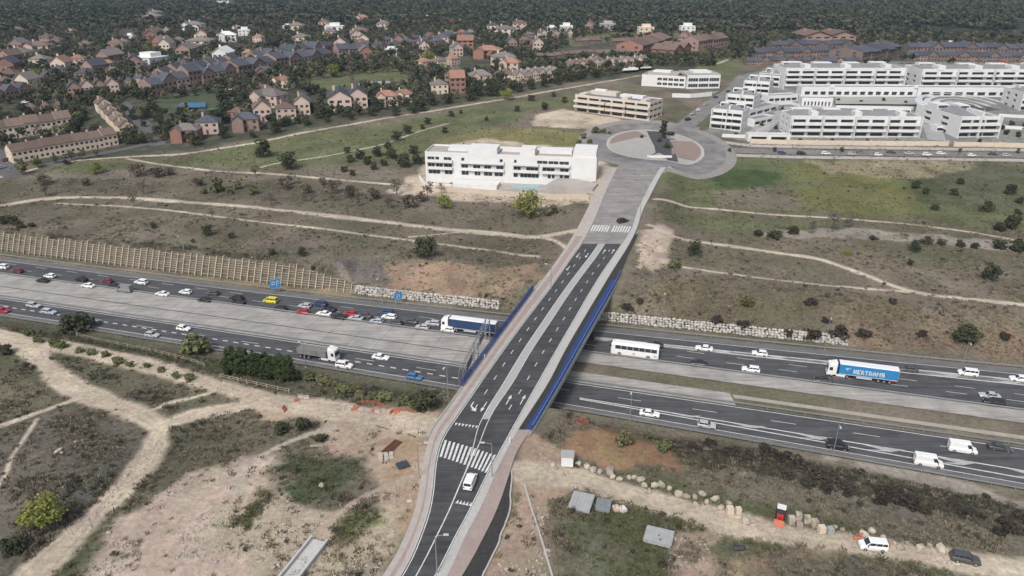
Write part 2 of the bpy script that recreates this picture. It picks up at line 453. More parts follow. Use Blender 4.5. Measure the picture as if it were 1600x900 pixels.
ys = [62.0]
while ys[-1] < 7000: ys.append(ys[-1] + max(0.55, ys[-1]**2 * 7e-6))
ys = np.array(ys)
us = np.linspace(-1, 1, 641)
YY, UU = np.meshgrid(ys, us, indexing='ij')
XX = UU * (YY * 0.95 + 32)
gx, gy = XX.ravel(), YY.ravel()
gz = H(gx, gy)
gcol = np.tile(np.array(C_FIELD), (len(gx), 1))
gveg = np.full(len(gx), 0.55)
_m = fbm(gx, gy, 26, 4, 40)
_m = np.clip(_m * 1.08, 0, 1)
gcol = gcol * (1 - sstep(.45, .7, _m)[:, None]) + np.array(C_DULL) * sstep(.45, .7, _m)[:, None]
_g = sstep(.52, .68, fbm(gx, gy, 34, 4, 47))[:, None] * .65
gcol = gcol * (1 - _g) + np.array((.125,.13,.078)) * _g
south = gy < qe('S1', np.clip(gx, -400, 330))
gcol[south] = gcol[south] * np.array((.86, .9, .86))
for poly, c, soft, veg, amt in ZONES:
    w = gpoly(poly)
    lo, hi = w.min(0) - soft * 2, w.max(0) + soft * 2
    s = np.where((gx > lo[0]) & (gx < hi[0]) & (gy > lo[1]) & (gy < hi[1]))[0]
    if not len(s): continue
    x, y = gx[s], gy[s]
    k = max(soft, 1.0)
    nz = (fbm(x, y, k * 2.2, 4, 5) - .5) * k * 2.4
    sd = seg_dist(x, y, w, True) * np.where(inside(x, y, w), 1, -1) + nz
    a = sstep(-soft * .5, soft * .5, sd)
    a = a * (1 - 0.45 * amt * sstep(.48, .68, fbm(x, y, 5, 4, 9)))
    gcol[s] = gcol[s] * (1 - a[:, None]) + np.array(c) * a[:, None]
    gveg[s] = gveg[s] * (1 - a) + veg * a
gown = np.zeros(len(gx), int)                 # 0 ground, k+1 path k
for k, (pl, wid, c, nm) in enumerate(PATHS):
    w = smooth_line(gpoly(dens(pl)), 2)
    lo, hi = w.min(0) - wid * 2, w.max(0) + wid * 2
    s = np.where((gx > lo[0]) & (gx < hi[0]) & (gy > lo[1]) & (gy < hi[1]))[0]
    x, y = gx[s], gy[s]
    d = seg_dist(x, y, w) + (fbm(x, y, 1.7, 3, 21) - .5) * min(wid * .3, .9) + (fbm(x, y, 13, 3, 22) - .5) * wid * .55
    sw = max(wid * .16, .35)
    a = 1 - sstep(wid/2 - sw, wid/2 + sw, d)
    ruts = 0.0
    if wid > 3.2:                             # two wheel ruts and a rougher crown
        ruts = .16 * np.exp(-((np.abs(d) - wid*.23) / .28)**2)
    rel = (1 - .22 * (fbm(x, y, 4, 4, 30) - .5) * 2 - ruts)[:, None]
    gcol[s] = gcol[s] * (1 - a[:, None]) + np.array(c) * rel * a[:, None]
    gveg[s] *= (1 - a)
    gown[s[a > .5]] = k + 1
# verges beside the asphalt carry no scrub
gveg[(gy > qe('S1', np.clip(gx,-400,330)) - 1.5) & (gy < qe('N0', np.clip(gx,-400,330)) + 3)] = 0
_yc = np.clip(gy, ROAD_Y0, ROAD_Y1)
_on = (gx > np.interp(_yc, _Y, RX['SLo']) - 1.2) & (gx < np.interp(_yc, _Y, RX['PR']) + 2.5) & (gy < ROAD_Y1 + 90)
gveg[_on] = 0
GRID_SHAPE = YY.shape

def soil_material(name='soil'):
    m = bpy.data.materials.new(name); m.use_nodes = True
    N, L = m.node_tree.nodes, m.node_tree.links
    b = N['Principled BSDF']; b.inputs['Roughness'].default_value = .95; b.inputs['Specular IOR Level'].default_value = .1
    at = N.new('ShaderNodeAttribute'); at.attribute_name = 'soil'
    av = N.new('ShaderNodeAttribute'); av.attribute_name = 'veg'
    geo = N.new('ShaderNodeNewGeometry')
    def noise(sc, det=5, ro=.6):
        n = N.new('ShaderNodeTexNoise'); n.inputs['Scale'].default_value = sc; n.inputs['Detail'].default_value = det; n.inputs['Roughness'].default_value = ro
        L.new(geo.outputs['Position'], n.inputs['Vector']); return n.outputs['Fac']
    def rng(v, a, b_, c, d):
        r = N.new('ShaderNodeMapRange'); r.inputs[1].default_value = a; r.inputs[2].default_value = b_; r.inputs[3].default_value = c; r.inputs[4].default_value = d
        L.new(v, r.inputs[0]); return r.outputs[0]
    def math_(op, a, b_):
        q = N.new('ShaderNodeMath'); q.operation = op
        for i, t in enumerate((a, b_)):
            if isinstance(t, (int, float)): q.inputs[i].default_value = t
            else: L.new(t, q.inputs[i])
        return q.outputs[0]
    big = rng(noise(.06, 5), .3, .7, .70, 1.24)
    fine = rng(noise(.9, 8, .75), .28, .72, .62, 1.38)
    grit = rng(noise(5.5, 4, .7), .25, .75, .82, 1.18)
    speck = rng(noise(1.3, 6, .72), .5, .6, 1.0, .42)          # dry tufts between bare soil
    sp = math_('ADD', math_('MULTIPLY', math_('SUBTRACT', speck, 1.0), av.outputs['Fac']), 1.0)
    v = math_('MULTIPLY', math_('MULTIPLY', big, fine), math_('MULTIPLY', grit, sp))
    sc = N.new('ShaderNodeVectorMath'); sc.operation = 'SCALE'
    L.new(at.outputs['Color'], sc.inputs[0]); L.new(v, sc.inputs['Scale'])
    hsv = N.new('ShaderNodeHueSaturation'); L.new(sc.outputs[0], hsv.inputs['Color'])
    L.new(rng(noise(.18, 4), .3, .7, .47, .525), hsv.inputs['Hue'])
    L.new(hsv.outputs[0], b.inputs['Base Color'])
    bp = N.new('ShaderNodeBump'); bp.inputs['Strength'].default_value = .8; bp.inputs['Distance'].default_value = .22
    L.new(noise(1.1, 8, .75), bp.inputs['Height']); L.new(bp.outputs[0], b.inputs['Normal'])
    return m
SOIL = soil_material()

def grid_object(name, sel_faces, corners):
    used = np.unique(corners[sel_faces])
    remap = np.full(len(gx), -1, np.int64); remap[used] = np.arange(len(used))
    f = remap[corners[sel_faces]]
    me = bpy.data.meshes.new(name)
    me.vertices.add(len(used)); me.loops.add(f.size); me.polygons.add(len(f))
    co = np.stack([gx[used], gy[used], gz[used]], 1).astype(np.float32)
    me.vertices.foreach_set('co', co.ravel())
    me.loops.foreach_set('vertex_index', f.ravel().astype(np.int32))
    me.polygons.foreach_set('loop_start', (np.arange(len(f)) * 4).astype(np.int32))
    me.polygons.foreach_set('use_smooth', np.ones(len(f), bool))
    me.update(calc_edges=True)
    a = me.attributes.new('soil', 'FLOAT_COLOR', 'POINT')
    a.data.foreach_set('color', np.concatenate([gcol[used], np.ones((len(used), 1))], 1).astype(np.float32).ravel())
    a = me.attributes.new('veg', 'FLOAT', 'POINT'); a.data.foreach_set('value', gveg[used].astype(np.float32))
    me.materials.append(SOIL)
    o = obj(name, me); tag(o, kind='structure'); return o
nr, nc = GRID_SHAPE
_i = (np.arange(nr - 1)[:, None] * nc + np.arange(nc - 1)[None, :]).ravel()
CORN = np.stack([_i, _i + 1, _i + nc + 1, _i + nc], 1)
fown = gown[CORN].max(1)
for k in range(len(PATHS) + 1):
    sel = np.where(fown == k)[0]
    if len(sel): grid_object('ground' if k == 0 else PATHS[k-1][3], sel, CORN)

# ================================================================== HIGHWAY
def strip_mat(name, col, var, scale, streak=0.0, ang=HWY_ANG, rough=.9):
    """asphalt or concrete with fine grain, patches and wear drawn out along the lane"""
    m = bpy.data.materials.new(name); m.use_nodes = True
    N, L = m.node_tree.nodes, m.node_tree.links
    b = N['Principled BSDF']; b.inputs['Roughness'].default_value = rough; b.inputs['Specular IOR Level'].default_value = .25
    geo = N.new('ShaderNodeNewGeometry')
    mp = N.new('ShaderNodeMapping'); mp.inputs['Rotation'].default_value = (0, 0, -ang); mp.inputs['Scale'].default_value = (.06, 1, 1)
    L.new(geo.outputs['Position'], mp.inputs['Vector'])
    def nz(sc, vec, det=5):
        n = N.new('ShaderNodeTexNoise'); n.inputs['Scale'].default_value = sc; n.inputs['Detail'].default_value = det; n.inputs['Roughness'].default_value = .65
        L.new(vec, n.inputs['Vector']); return n.outputs['Fac']
    def rng(v, a, b_, c, d):
        r = N.new('ShaderNodeMapRange'); r.inputs[1].default_value = a; r.inputs[2].default_value = b_; r.inputs[3].default_value = c; r.inputs[4].default_value = d
        L.new(v, r.inputs[0]); return r.outputs[0]
    a_ = rng(nz(scale, geo.outputs['Position']), .3, .7, 1 - var, 1 + var)
    s_ = rng(nz(1.1, mp.outputs[0], 3), .3, .7, 1 - streak, 1 + streak)
    g_ = rng(nz(14, geo.outputs['Position'], 3), .3, .7, .92, 1.08)
    m1 = N.new('ShaderNodeMath'); m1.operation = 'MULTIPLY'; L.new(a_, m1.inputs[0]); L.new(s_, m1.inputs[1])
    m2 = N.new('ShaderNodeMath'); m2.operation = 'MULTIPLY'; L.new(m1.outputs[0], m2.inputs[0]); L.new(g_, m2.inputs[1])
    sc = N.new('ShaderNodeVectorMath'); sc.operation = 'SCALE'; sc.inputs[0].default_value = col
    L.new(m2.outputs[0], sc.inputs['Scale']); L.new(sc.outputs[0], b.inputs['Base Color'])
    MATS[name] = m; return m
M_ASPH = strip_mat('highway_asphalt', (.082, .083, .089), .2, .25, .34)
M_SHLD = strip_mat('shoulder_asphalt', (.15, .148, .145), .16, .3, .2)
M_NEWA = strip_mat('new_asphalt', (.066, .067, .071), .24, .28, .3, math.radians(75))
M_DUSTA = strip_mat('dusty_asphalt', (.255, .238, .226), .22, .22, .25, math.radians(75))
M_CONC = strip_mat('median_concrete', (.335, .318, .296), .2, .2, .24)
M_KERB = mat('kerb_concrete', (.44, .43, .41), .9, .15, 1.5)
M_PINK = mat('pink_paving', (.34, .275, .252), .9, .16, .8)
M_PALEPAVE = mat('pale_paving', (.42, .375, .345), .9, .14, .6)
M_PAINT = mat('road_paint', (.62, .62, .605), .75, .28, 1.4)
M_OLDPAINT = mat('worn_road_paint', (.40, .40, .40), .8, .35, .6)
M_DARK = mat('dark_trench', (.045, .043, .042), .95, .3, 1.2)

HX0, HX1 = -260.0, 190.0
def hstrip(name, fa, fb, z, m, x0=HX0, x1=HX1, parent=None, n=70, kind='structure'):
    xs = np.linspace(x0, x1, n)
    b_ = MB(); A, B = fa(xs), fb(xs)
    vs = [(x, y, z) for x, y in zip(xs, A)] + [(x, y, z) for x, y in zip(xs, B)]
    b_.add(vs, [(i, i+1, n+i+1, n+i) for i in range(n-1)])
    o = b_.build(name, m, parent)
    if kind and not parent: tag(o, kind=kind)
    return o
e = lambda k, off=0.0: (lambda x: qe(k, x) + off / HWY_COS)
mixe = lambda a, b_, t: (lambda x: qe(a, x) * (1 - t) + qe(b_, x) * t)
NC = hstrip('highway_carriageway', e('N1'), e('N0', -2.6), 0.0, M_ASPH)
hstrip('hard_shoulder', e('N0', -2.6), e('N0'), 0.004, M_SHLD)
SC = hstrip('highway_carriageway', e('S1', 1.9), e('S0'), 0.0, M_ASPH)
hstrip('hard_shoulder', e('S1'), e('S1', 1.9), 0.004, M_SHLD)
# concrete median: one broad slab west of the bridge, two slabs with grass between them to the east
W_E = X1('SLo', 170.0) + 6
hstrip('concrete_median', e('S0'), e('N1'), 0.03, M_CONC, HX0, W_E)
hstrip('concrete_median', mixe('N1', 'S0', .36), e('N1'), 0.03, M_CONC, W_E + 1, HX1)
hstrip('concrete_median', e('S0'), mixe('N1', 'S0', .68), 0.03, M_CONC, W_E + 1, P(1147, 628).x)
hstrip('concrete_gutter', mixe('N1', 'S0', .80), mixe('N1', 'S0', .70), 0.02, mat('pale_gutter', (.36,.33,.28), .95, .2, .4), P(1150, 628).x, HX1)
hstrip('drain_channel', mixe('N1', 'S0', .565), mixe('N1', 'S0', .545), 0.045, M_DARK, HX0, W_E)
JOINT = bpy.data.objects['concrete_median']
for _x in np.arange(HX0 + 4, W_E - 2, 7.5):                # sawn joints across the broad slab
    b_ = MB(); _y0, _y1 = float(qe('S0', _x)) + .3, float(qe('N1', _x)) - .3; _dx = (_y1 - _y0) * .28
    b_.add([(_x, _y0, .036), (_x + .07, _y0, .036), (_x + .07 + _dx, _y1, .036), (_x + _dx, _y1, .036)], [(0,1,2,3)]); b_.build('slab_joint', M_DARK, JOINT)
# painted lines
def hline(k, off, wid, dash=None, gap=None, x0=HX0, x1=HX1, par=NC, m=M_PAINT, phase=0.0, name='lane_line', t=None):
    b_ = MB()
    f = (lambda x: qe(k, x) + off / HWY_COS) if t is None else (lambda x: qe(k, x) * (1-t) + qe(off, x) * t)
    x = x0 + phase
    step = (dash + gap) if dash else 6.0
    while x < x1:
        xe = min(x1, x + (dash * HWY_COS if dash else step))
        b_.add([(x, f(x) - wid/2, .006), (xe, f(xe) - wid/2, .006), (xe, f(xe) + wid/2, .006), (x, f(x) + wid/2, .006)], [(0,1,2,3)])
        x += step * (HWY_COS if dash else 1)
    return b_.build(name, m, par)
hline('N1', .7, .22); hline('N0', -2.9, .2)
for o_ in (4.3, 7.8): hline('N1', o_, .16, 4.5, 8.5, phase=o_)
hline('S0', -.7, .22, par=SC); hline('S1', 2.2, .22, par=SC)
XG = P(905, 620).x
hline('S0', -4.3, .17, 5.5, 12, par=SC)
hline('S1', 5.6, .4, 1.6, 1.8, x1=X1('SLo', 150) - 4, par=SC, name='lane_line')
# gores: pale wedge hatching between the through lanes and the slip lanes
def gore(par, k, off, x0, x1, w0, w1, chev, name):
    f = lambda x: qe(k, x) + off / HWY_COS
    b_ = MB(); n = 24; xs = np.linspace(x0, x1, n)
    for s_ in (-1, 1):
        vs = []
        for i, x in enumerate(xs):
            w = w0 + (w1 - w0) * i / (n-1)
            vs += [(x, f(x) + s_ * w/2 - .17, .006), (x, f(x) + s_ * w/2 + .17, .006)]
        b_.add(vs, [(2*i, 2*i+2, 2*i+3, 2*i+1) for i in range(n-1)])
    b_.build('gore_edge_line', M_PAINT, par)
    for i in range(chev):
        t = (i + .6) / chev; x = x0 + (x1 - x0) * t; w = w0 + (w1 - w0) * t
        if w < 1.0: continue
        c = MB(); L_ = w * .95 + 1.2
        y0, ym, y1 = f(x) - w/2 + .2, f(x + L_), f(x) + w/2 - .2
        c.add([(x, y0, .007), (x + 4.6, y0 - 1.0, .007), (x + L_ + 4.6, ym, .007), (x + L_, ym, .007)], [(0,1,2,3)])
        c.add([(x, y1, .007), (x + L_, ym, .007), (x + L_ + 4.6, ym, .007), (x + 4.6, y1 - 1.0, .007)], [(0,1,2,3)])
        c.build('chevron', M_OLDPAINT, par)
gore(SC, 'S1', 5.6, XG, HX1 - 30, .5, 4.4, 11, 'south')
gore(NC, 'N0', -7.2, P(905, 535).x, HX1 - 10, .5, 3.8, 12, 'north')
# the weathered strip between the slip lane and the through lanes
hstrip('worn_strip', e('N0', -8.4), e('N0', -6.2), .0035, strip_mat('worn_asphalt', (.20,.198,.195), .35, .5, .5), P(905,535).x, HX1, NC)

# ================================================================== BRIDGE ROAD
def rstrip(name, ka, kb, z, m, y0, y1, parent=None, oa=0.0, ob=0.0, n=None, thick=0.0):
    n = n or max(4, int((y1 - y0) / 2.2)); yy = np.linspace(y0, y1, n)
    A = road_x(ka, yy) + oa; B = road_x(kb, yy) + ob; Z = road_z(yy) + z
    b_ = MB()
    if thick:
        b_.rings([[(a, y, zz - thick), (a, y, zz), (b2, y, zz), (b2, y, zz - thick)] for a, b2, y, zz in zip(A, B, yy, Z)])
    else:
        vs = [(a, y, zz) for a, y, zz in zip(A, yy, Z)] + [(b2, y, zz) for b2, y, zz in zip(B, yy, Z)]
        b_.add(vs, [(i, n+i, n+i+1, i+1) for i in range(n-1)])
    o = b_.build(name, m, parent)
    if not parent: tag(o, kind='structure')
    return o
YB0 = P(800, 668, 7).y          # near end of the bridge deck
YB1 = P(800, 446, 7.2).y        # far end
YA1 = P(800, 381, 8.2).y        # where the new black asphalt stops
BR = rstrip('bridge_road', 'AL', 'AR', 0.0, M_NEWA, ROAD_Y0, YA1)
BR2 = rstrip('road', 'AL', 'AR', 0.0, M_DUSTA, YA1, ROAD_Y1)
rstrip('pavement', 'SLo', 'AL', .13, M_PALEPAVE, ROAD_Y0, ROAD_Y1, thick=.5, ob=-.001)
rstrip('tile_band', 'SLo', 'AL', .135, M_PINK, ROAD_Y0, P(800, 370, 8.4).y, tag(bpy.data.objects['pavement']), oa=1.1, ob=-1.0)
rstrip('kerb', 'AL', 'AL', .15, M_KERB, ROAD_Y0, ROAD_Y1, oa=-.26, ob=.0, thick=.4)
rstrip('kerb', 'AR', 'CR', .15, M_KERB, ROAD_Y0, ROAD_Y1, thick=.5)
rstrip('pavement', 'CR', 'PR', .12, M_PINK, ROAD_Y0, P(800, 672, 7).y, oa=.001, thick=.45)
def taper(name, f0, f1, z, m, thick=0.0):
    yy = np.linspace(ROAD_Y0, P(800, 735, 6.9).y, 30); t_ = np.linspace(0, 1, 30); b_ = MB()
    w_ = 3.1 * (1 - t_**2.2) + .15 + (fbm(yy, yy*0, 2.0, 2, 5) - .5) * .5
    A, B, Z = road_x('PR', yy) + w_ * f0[0] + f0[1], road_x('PR', yy) + w_ * f1[0] + f1[1], road_z(yy) + z
    b_.rings([[(a, y, q - thick), (a, y, q), (c, y, q), (c, y, q - thick)] for a, c, y, q in zip(A, B, yy, Z)])
    tag(b_.build(name, m), kind='structure')
taper('trench', (0, .05), (1, 0), -.02, M_DARK, .3)
taper('kerb', (1, .02), (1, .3), .1, M_KERB, .4)
rstrip('trench', 'CR', 'PR', -.05, M_DARK, YB0 - 2, P(800, 366, 8.6).y, oa=.02, ob=.15)
# median: paved strip on the bridge, double line towards the near end
rstrip('median_strip', 'ML', 'MR', .012, mat('median_paving', (.38,.37,.36), .9, .12, 1), P(800, 655, 7).y, YA1, BR)
rstrip('lane_line', 'ML', 'ML', .018, M_PAINT, P(800, 712, 7).y, YA1, BR, oa=-.16, ob=.0)
rstrip('lane_line', 'MR', 'MR', .018, M_PAINT, P(800, 712, 7).y, YA1, BR, oa=.0, ob=.16)
rstrip('lane_line', 'ML', 'MR', .012, M_PAINT, ROAD_Y0, P(800, 720, 6.9).y, BR, oa=.06, ob=-.06)
rstrip('lane_line', 'AL', 'AL', .010, M_PAINT, ROAD_Y0, YA1, BR, oa=.12, ob=.30)
rstrip('lane_line', 'AR', 'AR', .010, M_PAINT, ROAD_Y0, YA1, BR, oa=-.34, ob=-.16)
def lanepos(side, y, t=.5):
    a, b_ = ('AL', 'ML') if side < 0 else ('MR', 'AR')
    return X1(a, y) * (1-t) + X1(b_, y) * t
for side in (-1, 1):            # dashes between the two lanes of each carriageway
    y = P(800, 640, 7).y
    while y < YA1 - 4:
        b_ = MB(); xa, xb = lanepos(side, y), lanepos(side, y + 2.0)
        b_.add([(xa-.1, y, Z1(y)+.012), (xa+.1, y, Z1(y)+.012), (xb+.1, y+2.0, Z1(y+2)+.012), (xb-.1, y+2.0, Z1(y+2)+.012)], [(0,1,2,3)])
        b_.build('lane_dash', M_PAINT, BR); y += 6.3
def road_dir(y): return math.atan2(1.0, (X1('ML', y+2) - X1('ML', y-2)) / 4)
def decal(name, shape, x, y, ang, par, m=M_PAINT, dz=.014):
    b_ = MB(); c, s_ = math.cos(ang), math.sin(ang)
    vs = [(x + c*a - s_*b2, y + s_*a + c*b2, Z1(y + s_*a + c*b2) + dz) for a, b2 in shape[0]]
    b_.add(vs, shape[1]); return b_.build(name, m, par)
ARROW = ([(0,-.11),(2.6,-.11),(2.6,-.42),(4.2,0),(2.6,.42),(2.6,.11),(0,.11)], [(0,1,5,6),(2,3,4)])
TURN = ([(0,-.13),(1.8,-.13),(2.9,.75),(3.25,.45),(3.5,1.75),(2.2,1.5),(2.55,1.2),(1.6,.13),(0,.13)], [(0,1,7,8),(1,2,6,7),(3,4,5),(2,3,5,6)])
for py_, side, t, sh, flip in [(628,-1,.28,TURN,1),(628,-1,.8,ARROW,1),(632,1,.3,ARROW,0),(632,1,.78,ARROW,0),(395,-1,.3,ARROW,1),(395,-1,.78,ARROW,1),(396,1,.25,ARROW,0),(396,1,.75,ARROW,0),(415,-1,.28,ARROW,1)]:
    y = P(800, py_, Z1(P(800, py_, 7).y)).y
    decal('arrow_marking', sh, lanepos(side, y, t) , y, road_dir(y) + (math.pi if flip else 0), BR)
def zebra(pya, pyb, par, n, u0, u1):
    ya, yb = P(800, pya, Z1(P(800, pya, 7).y)).y, P(800, pyb, Z1(P(800, pyb, 7).y)).y
    for i in range(n):
        t = u0 + (u1 - u0) * (i + .5) / n
        L_ = lambda y: X1('AL', y) * (1-t) + X1('AR', y) * t
        skew = (t - .5) * (-5.6 if par is BR else -1.5)
        y0, y1 = ya + skew, yb + skew
        w = (X1('AR', y0) - X1('AL', y0)) * (u1-u0) / n * .27
        b_ = MB(); b_.add([(L_(y0)-w, y0, Z1(y0)+.02), (L_(y0)+w, y0, Z1(y0)+.02), (L_(y1)+w, y1, Z1(y1)+.02), (L_(y1)-w, y1, Z1(y1)+.02)], [(0,1,2,3)])
        b_.build('zebra_stripe', M_PAINT, par)
zebra(726, 699, BR, 13, .03, .97)
zebra(361, 351, BR2, 7, .02, .47); zebra(361, 351, BR2, 7, .53, .98)
def teeth(pxa, pxb, pya, pyb, n, ang, par):
    a, b_ = P(pxa, pya, 6.95), P(pxb, pyb, 6.95)
    for i in range(n):
        q = a.lerp(b_, (i + .5) / n)
        decal('yield_tooth', ([(-.28,-.02),(.28,-.02),(0,1.05)], [(0,1,2)]), q.x, q.y, ang, par)
teeth(711, 748, 661, 666, 7, math.radians(165), BR)
teeth(711, 742, 785, 791, 6, math.radians(-15), BR)

# ================================================================== BRIDGE STRUCTURE
M_BLUE = mat('blue_paint', (.04, .085, .28), .5, .12, 2)
M_BLUEL = mat('pale_blue_rail', (.22, .33, .62), .5, .1, 2)
M_STEEL = mat('galvanised_steel', (.36, .37, .38), .5, .12, 3, metal=.5)
M_CONC2 = mat('cast_concrete', (.36, .345, .32), .9, .16, .8, bump=.15)
M_WHITE = mat('white_render', (.70, .70, .69), .85, .07, .35)
M_CREAM = mat('cream_render', (.62, .53, .42), .85, .1, .4)
M_GLASSD = mat('dark_glass', (.035, .04, .05), .15, .2, .5, spec=.6)
M_RUBBER = mat('tyre_rubber', (.02, .02, .021), .9, .1, 4)

br = thing('road_bridge', 'concrete road bridge with blue screens crossing the highway', 'bridge', (X1('ML', YB0), YB0, 0))
def local(o, parent):
    o.parent = parent; o.matrix_parent_inverse = Matrix.Translation(-parent.location); return o
def rsolid(name, ka, kb, oa, ob, z0, z1, y0, y1, m, n=34):
    yy = np.linspace(y0, y1, n); A = road_x(ka, yy) + oa; B = road_x(kb, yy) + ob; Z = road_z(yy)
    b_ = MB(); b_.rings([[(a, y, z+z0), (a, y, z+z1), (b2, y, z+z1), (b2, y, z+z0)] for a, b2, y, z in zip(A, B, yy, Z)])
    return b_.build(name, m)
local(rsolid('deck_slab', 'SLo', 'PR', -.25, .35, -1.3, -.06, YB0 - 3, YB1 + 3, M_CONC2), br)
local(rsolid('edge_beam', 'SLo', 'SLo', -.45, .0, -1.0, .32, YB0 - 3, YB1 + 3, M_CONC2), br)
local(rsolid('edge_beam', 'PR', 'PR', .15, .55, -1.0, .2, YB0 - 3, YB1 + 3, M_CONC2), br)
for t in np.linspace(.12, .88, 6):                     # beams under the deck
    yy = np.linspace(YB0 - 2, YB1 + 2, 20); b_ = MB()
    X_ = road_x('SLo', yy) * (1-t) + road_x('PR', yy) * t; Z_ = road_z(yy)
    b_.rings([[(x-.45, y, z-2.3), (x-.45, y, z-1.25), (x+.45, y, z-1.25), (x+.45, y, z-2.3)] for x, y, z in zip(X_, yy, Z_)])
    local(b_.build('girder', M_CONC2), br)
for t in (.1, .37, .63, .9):                           # columns stand in the median
    xm = X1('ML', 172.0) + (t - .5) * 17; ym = float(qe('N1', xm) + qe('S0', xm)) / 2
    b_ = MB(); b_.tube((xm, ym, -.3), (xm, ym, Z1(ym) - 2.2), .55, .55, 12); local(b_.build('column', M_CONC2), br)
for yb, s_ in ((YB0 - 1.5, -1), (YB1 + 1.5, 1)):
    xl, xr = X1('SLo', yb) - .4, X1('PR', yb) + .5
    sk = HWY_ANG * 0
    b_ = MB(); b_.box(xl, xr, yb - .6, yb + .6, H1((xl+xr)/2, yb) - 4, Z1(yb) - 1.2); local(b_.build('abutment', M_CONC2), br)

def screen(label, key, off, y0, y1, hgt, panel_m, rail_m, slat, lean=0.0):
    t = thing('bridge_railing', label, 'railing', (X1(key, y0) + off, y0, Z1(y0)), 0, 'blue railings along the bridge')
    yy = np.arange(y0, y1, 2.0)
    pm = MB()
    for i, y in enumerate(yy):
        x, z = X1(key, y) + off, Z1(y)
        p = MB(); p.box(-.06, .06, -.06, .06, 0, hgt + .05)
        o = p.build('post', M_BLUE, t) if i == 0 else obj('post', post_me, t)
        if i == 0: post_me = o.data
        o.location = (x - t.location.x, y - t.location.y, z + .12 - t.location.z)
    n = int((y1 - y0) / slat); ys_ = np.linspace(y0, y1, n); xs_ = road_x(key, ys_) + off; zs_ = road_z(ys_)
    for x, y, z in zip(xs_, ys_, zs_): pm.box(x-.02, x+.02, y-.04, y+.04, z+.3, z+hgt)
    o = local(pm.build('slats', panel_m), t); o['kind'] = 'stuff'
    for zz, w in ((hgt + .12, .09), (hgt * .5, .05), (.3, .06)):
        r = MB(); r.rings([[(x-w/2, y, z+zz-w/2), (x-w/2, y, z+zz+w/2), (x+w/2, y, z+zz+w/2), (x+w/2, y, z+zz-w/2)] for x, y, z in zip(xs_[::6], ys_[::6], zs_[::6])])
        local(r.build('rail', rail_m, ), t)
    return t
screen('blue slatted screen along the bridge pavement with the pink tiles', 'SLo', -.2, P(800, 606, 7).y, P(800, 455, 7.1).y, 2.1, M_BLUE, M_BLUE, .16)
screen('blue railing along the dark open strip of the bridge', 'PR', .3, P(800, 675, 7).y, P(800, 428, 7.4).y, 1.5, M_BLUE, M_BLUEL, .2)
bw = rsolid('walkway', 'CR', 'PR', 1.35, .14, -.05, .1, YB0 - 1, YB1 + 4, mat('dark_blue_deck', (.028,.055,.17), .6, .15, 1.5), 30); local(bw, br)

# ================================================================== DRAPED ROADS AND THE ROUNDABOUT
def drape_strip(name, px, width, m, lift=.12, kind='structure', parent=None):
    w = smooth_line(gpoly(dens(px)), 2); b_ = MB(); n = len(w)
    tn = np.gradient(w, axis=0); tn /= np.linalg.norm(tn, axis=1)[:, None] + 1e-9
    nm = np.stack([-tn[:, 1], tn[:, 0]], 1); k = 5
    rows = []
    for i in range(n):
        for j in range(k):
            q = w[i] + nm[i] * width * (j/(k-1) - .5); rows.append((q[0], q[1], H1(*q) + lift))
    b_.add(rows, [(i*k+j, i*k+j+1, (i+1)*k+j+1, (i+1)*k+j) for i in range(n-1) for j in range(k-1)])
    o = b_.build(name, m, parent)
    if not parent: tag(o, kind=kind)
    return o, w
M_STREET = mat('street_asphalt', (.20, .195, .19), .95, .2, .15)
M_SLATEST = mat('dark_street', (.115, .115, .12), .95, .2, .15)
M_PLAZA = mat('plaza_paving', (.40, .37, .345), .95, .15, .2)
drape_strip('street', [(1058,208),(1075,193),(1096,176),(1118,160),(1142,143),(1168,128),(1200,118)], 11, M_STREET)
STREET_R, _ = drape_strip('street', [(1105,232),(1160,236),(1250,238),(1400,240),(1600,243),(1750,246)], 9, M_STREET)
drape_strip('pavement', [(1110,241),(1170,244),(1250,246),(1400,248),(1600,251),(1750,254)], 5, M_PLAZA, .14)
drape_strip('pavement', [(1120,221),(1170,228),(1250,230),(1400,232),(1600,235),(1750,238)], 5, M_PLAZA, .14)
drape_strip('street', [(188,160),(205,175),(222,192),(240,210),(248,228)], 8, M_SLATEST)
drape_strip('street', [(60,262),(120,247),(190,234),(246,222)], 5, M_SLATEST)
drape_strip('street', [(-40,222),(-10,238),(15,262),(25,278)], 9, M_SLATEST)
drape_strip('street', [(370,143),(420,131),(520,108),(640,85),(720,80)], 5, M_STREET)
drape_strip('street', [(330,132),(360,150),(372,168),(350,182)], 5, M_STREET)
rc = G(1022, 229.0); rt, rb = G(1022, 203.5), G(1022, 252.0); rl, rr = G(948, 229), G(1096, 229)
RA, RB = (rr.x - rl.x) / 2, (rt.y - rb.y) / 2
RC = Vector((rc.x, (rt.y + rb.y) / 2, 0))
def ring(name, f0, f1, m, lift, a0=0, a1=2*math.pi, nr_=6, na=72, kind='structure', parent=None, extra=0.0):
    b_ = MB(); rows = []
    for i in range(na + 1):
        t = a0 + (a1 - a0) * i / na
        for j in range(nr_ + 1):
            q = f0 + (f1 - f0) * j / nr_
            x, y = RC.x + RA * q * math.cos(t), RC.y + RB * q * math.sin(t); rows.append((x, y, H1(x, y) + lift))
    k = nr_ + 1
    b_.add(rows, [(i*k+j, i*k+j+1, (i+1)*k+j+1, (i+1)*k+j) for i in range(na) for j in range(nr_)])
    o = b_.build(name, m, parent)
    if not parent: tag(o, kind=kind)
    return o
M_RASPH = strip_mat('roundabout_asphalt', (.205, .198, .194), .35, .12, .2)
RB_O = ring('roundabout', 1.0, 1.42, M_RASPH, .2)
ring('pavement', 1.42, 1.62, mat('dusty_pavement', (.27,.25,.235), .95, .18, .4), .17)
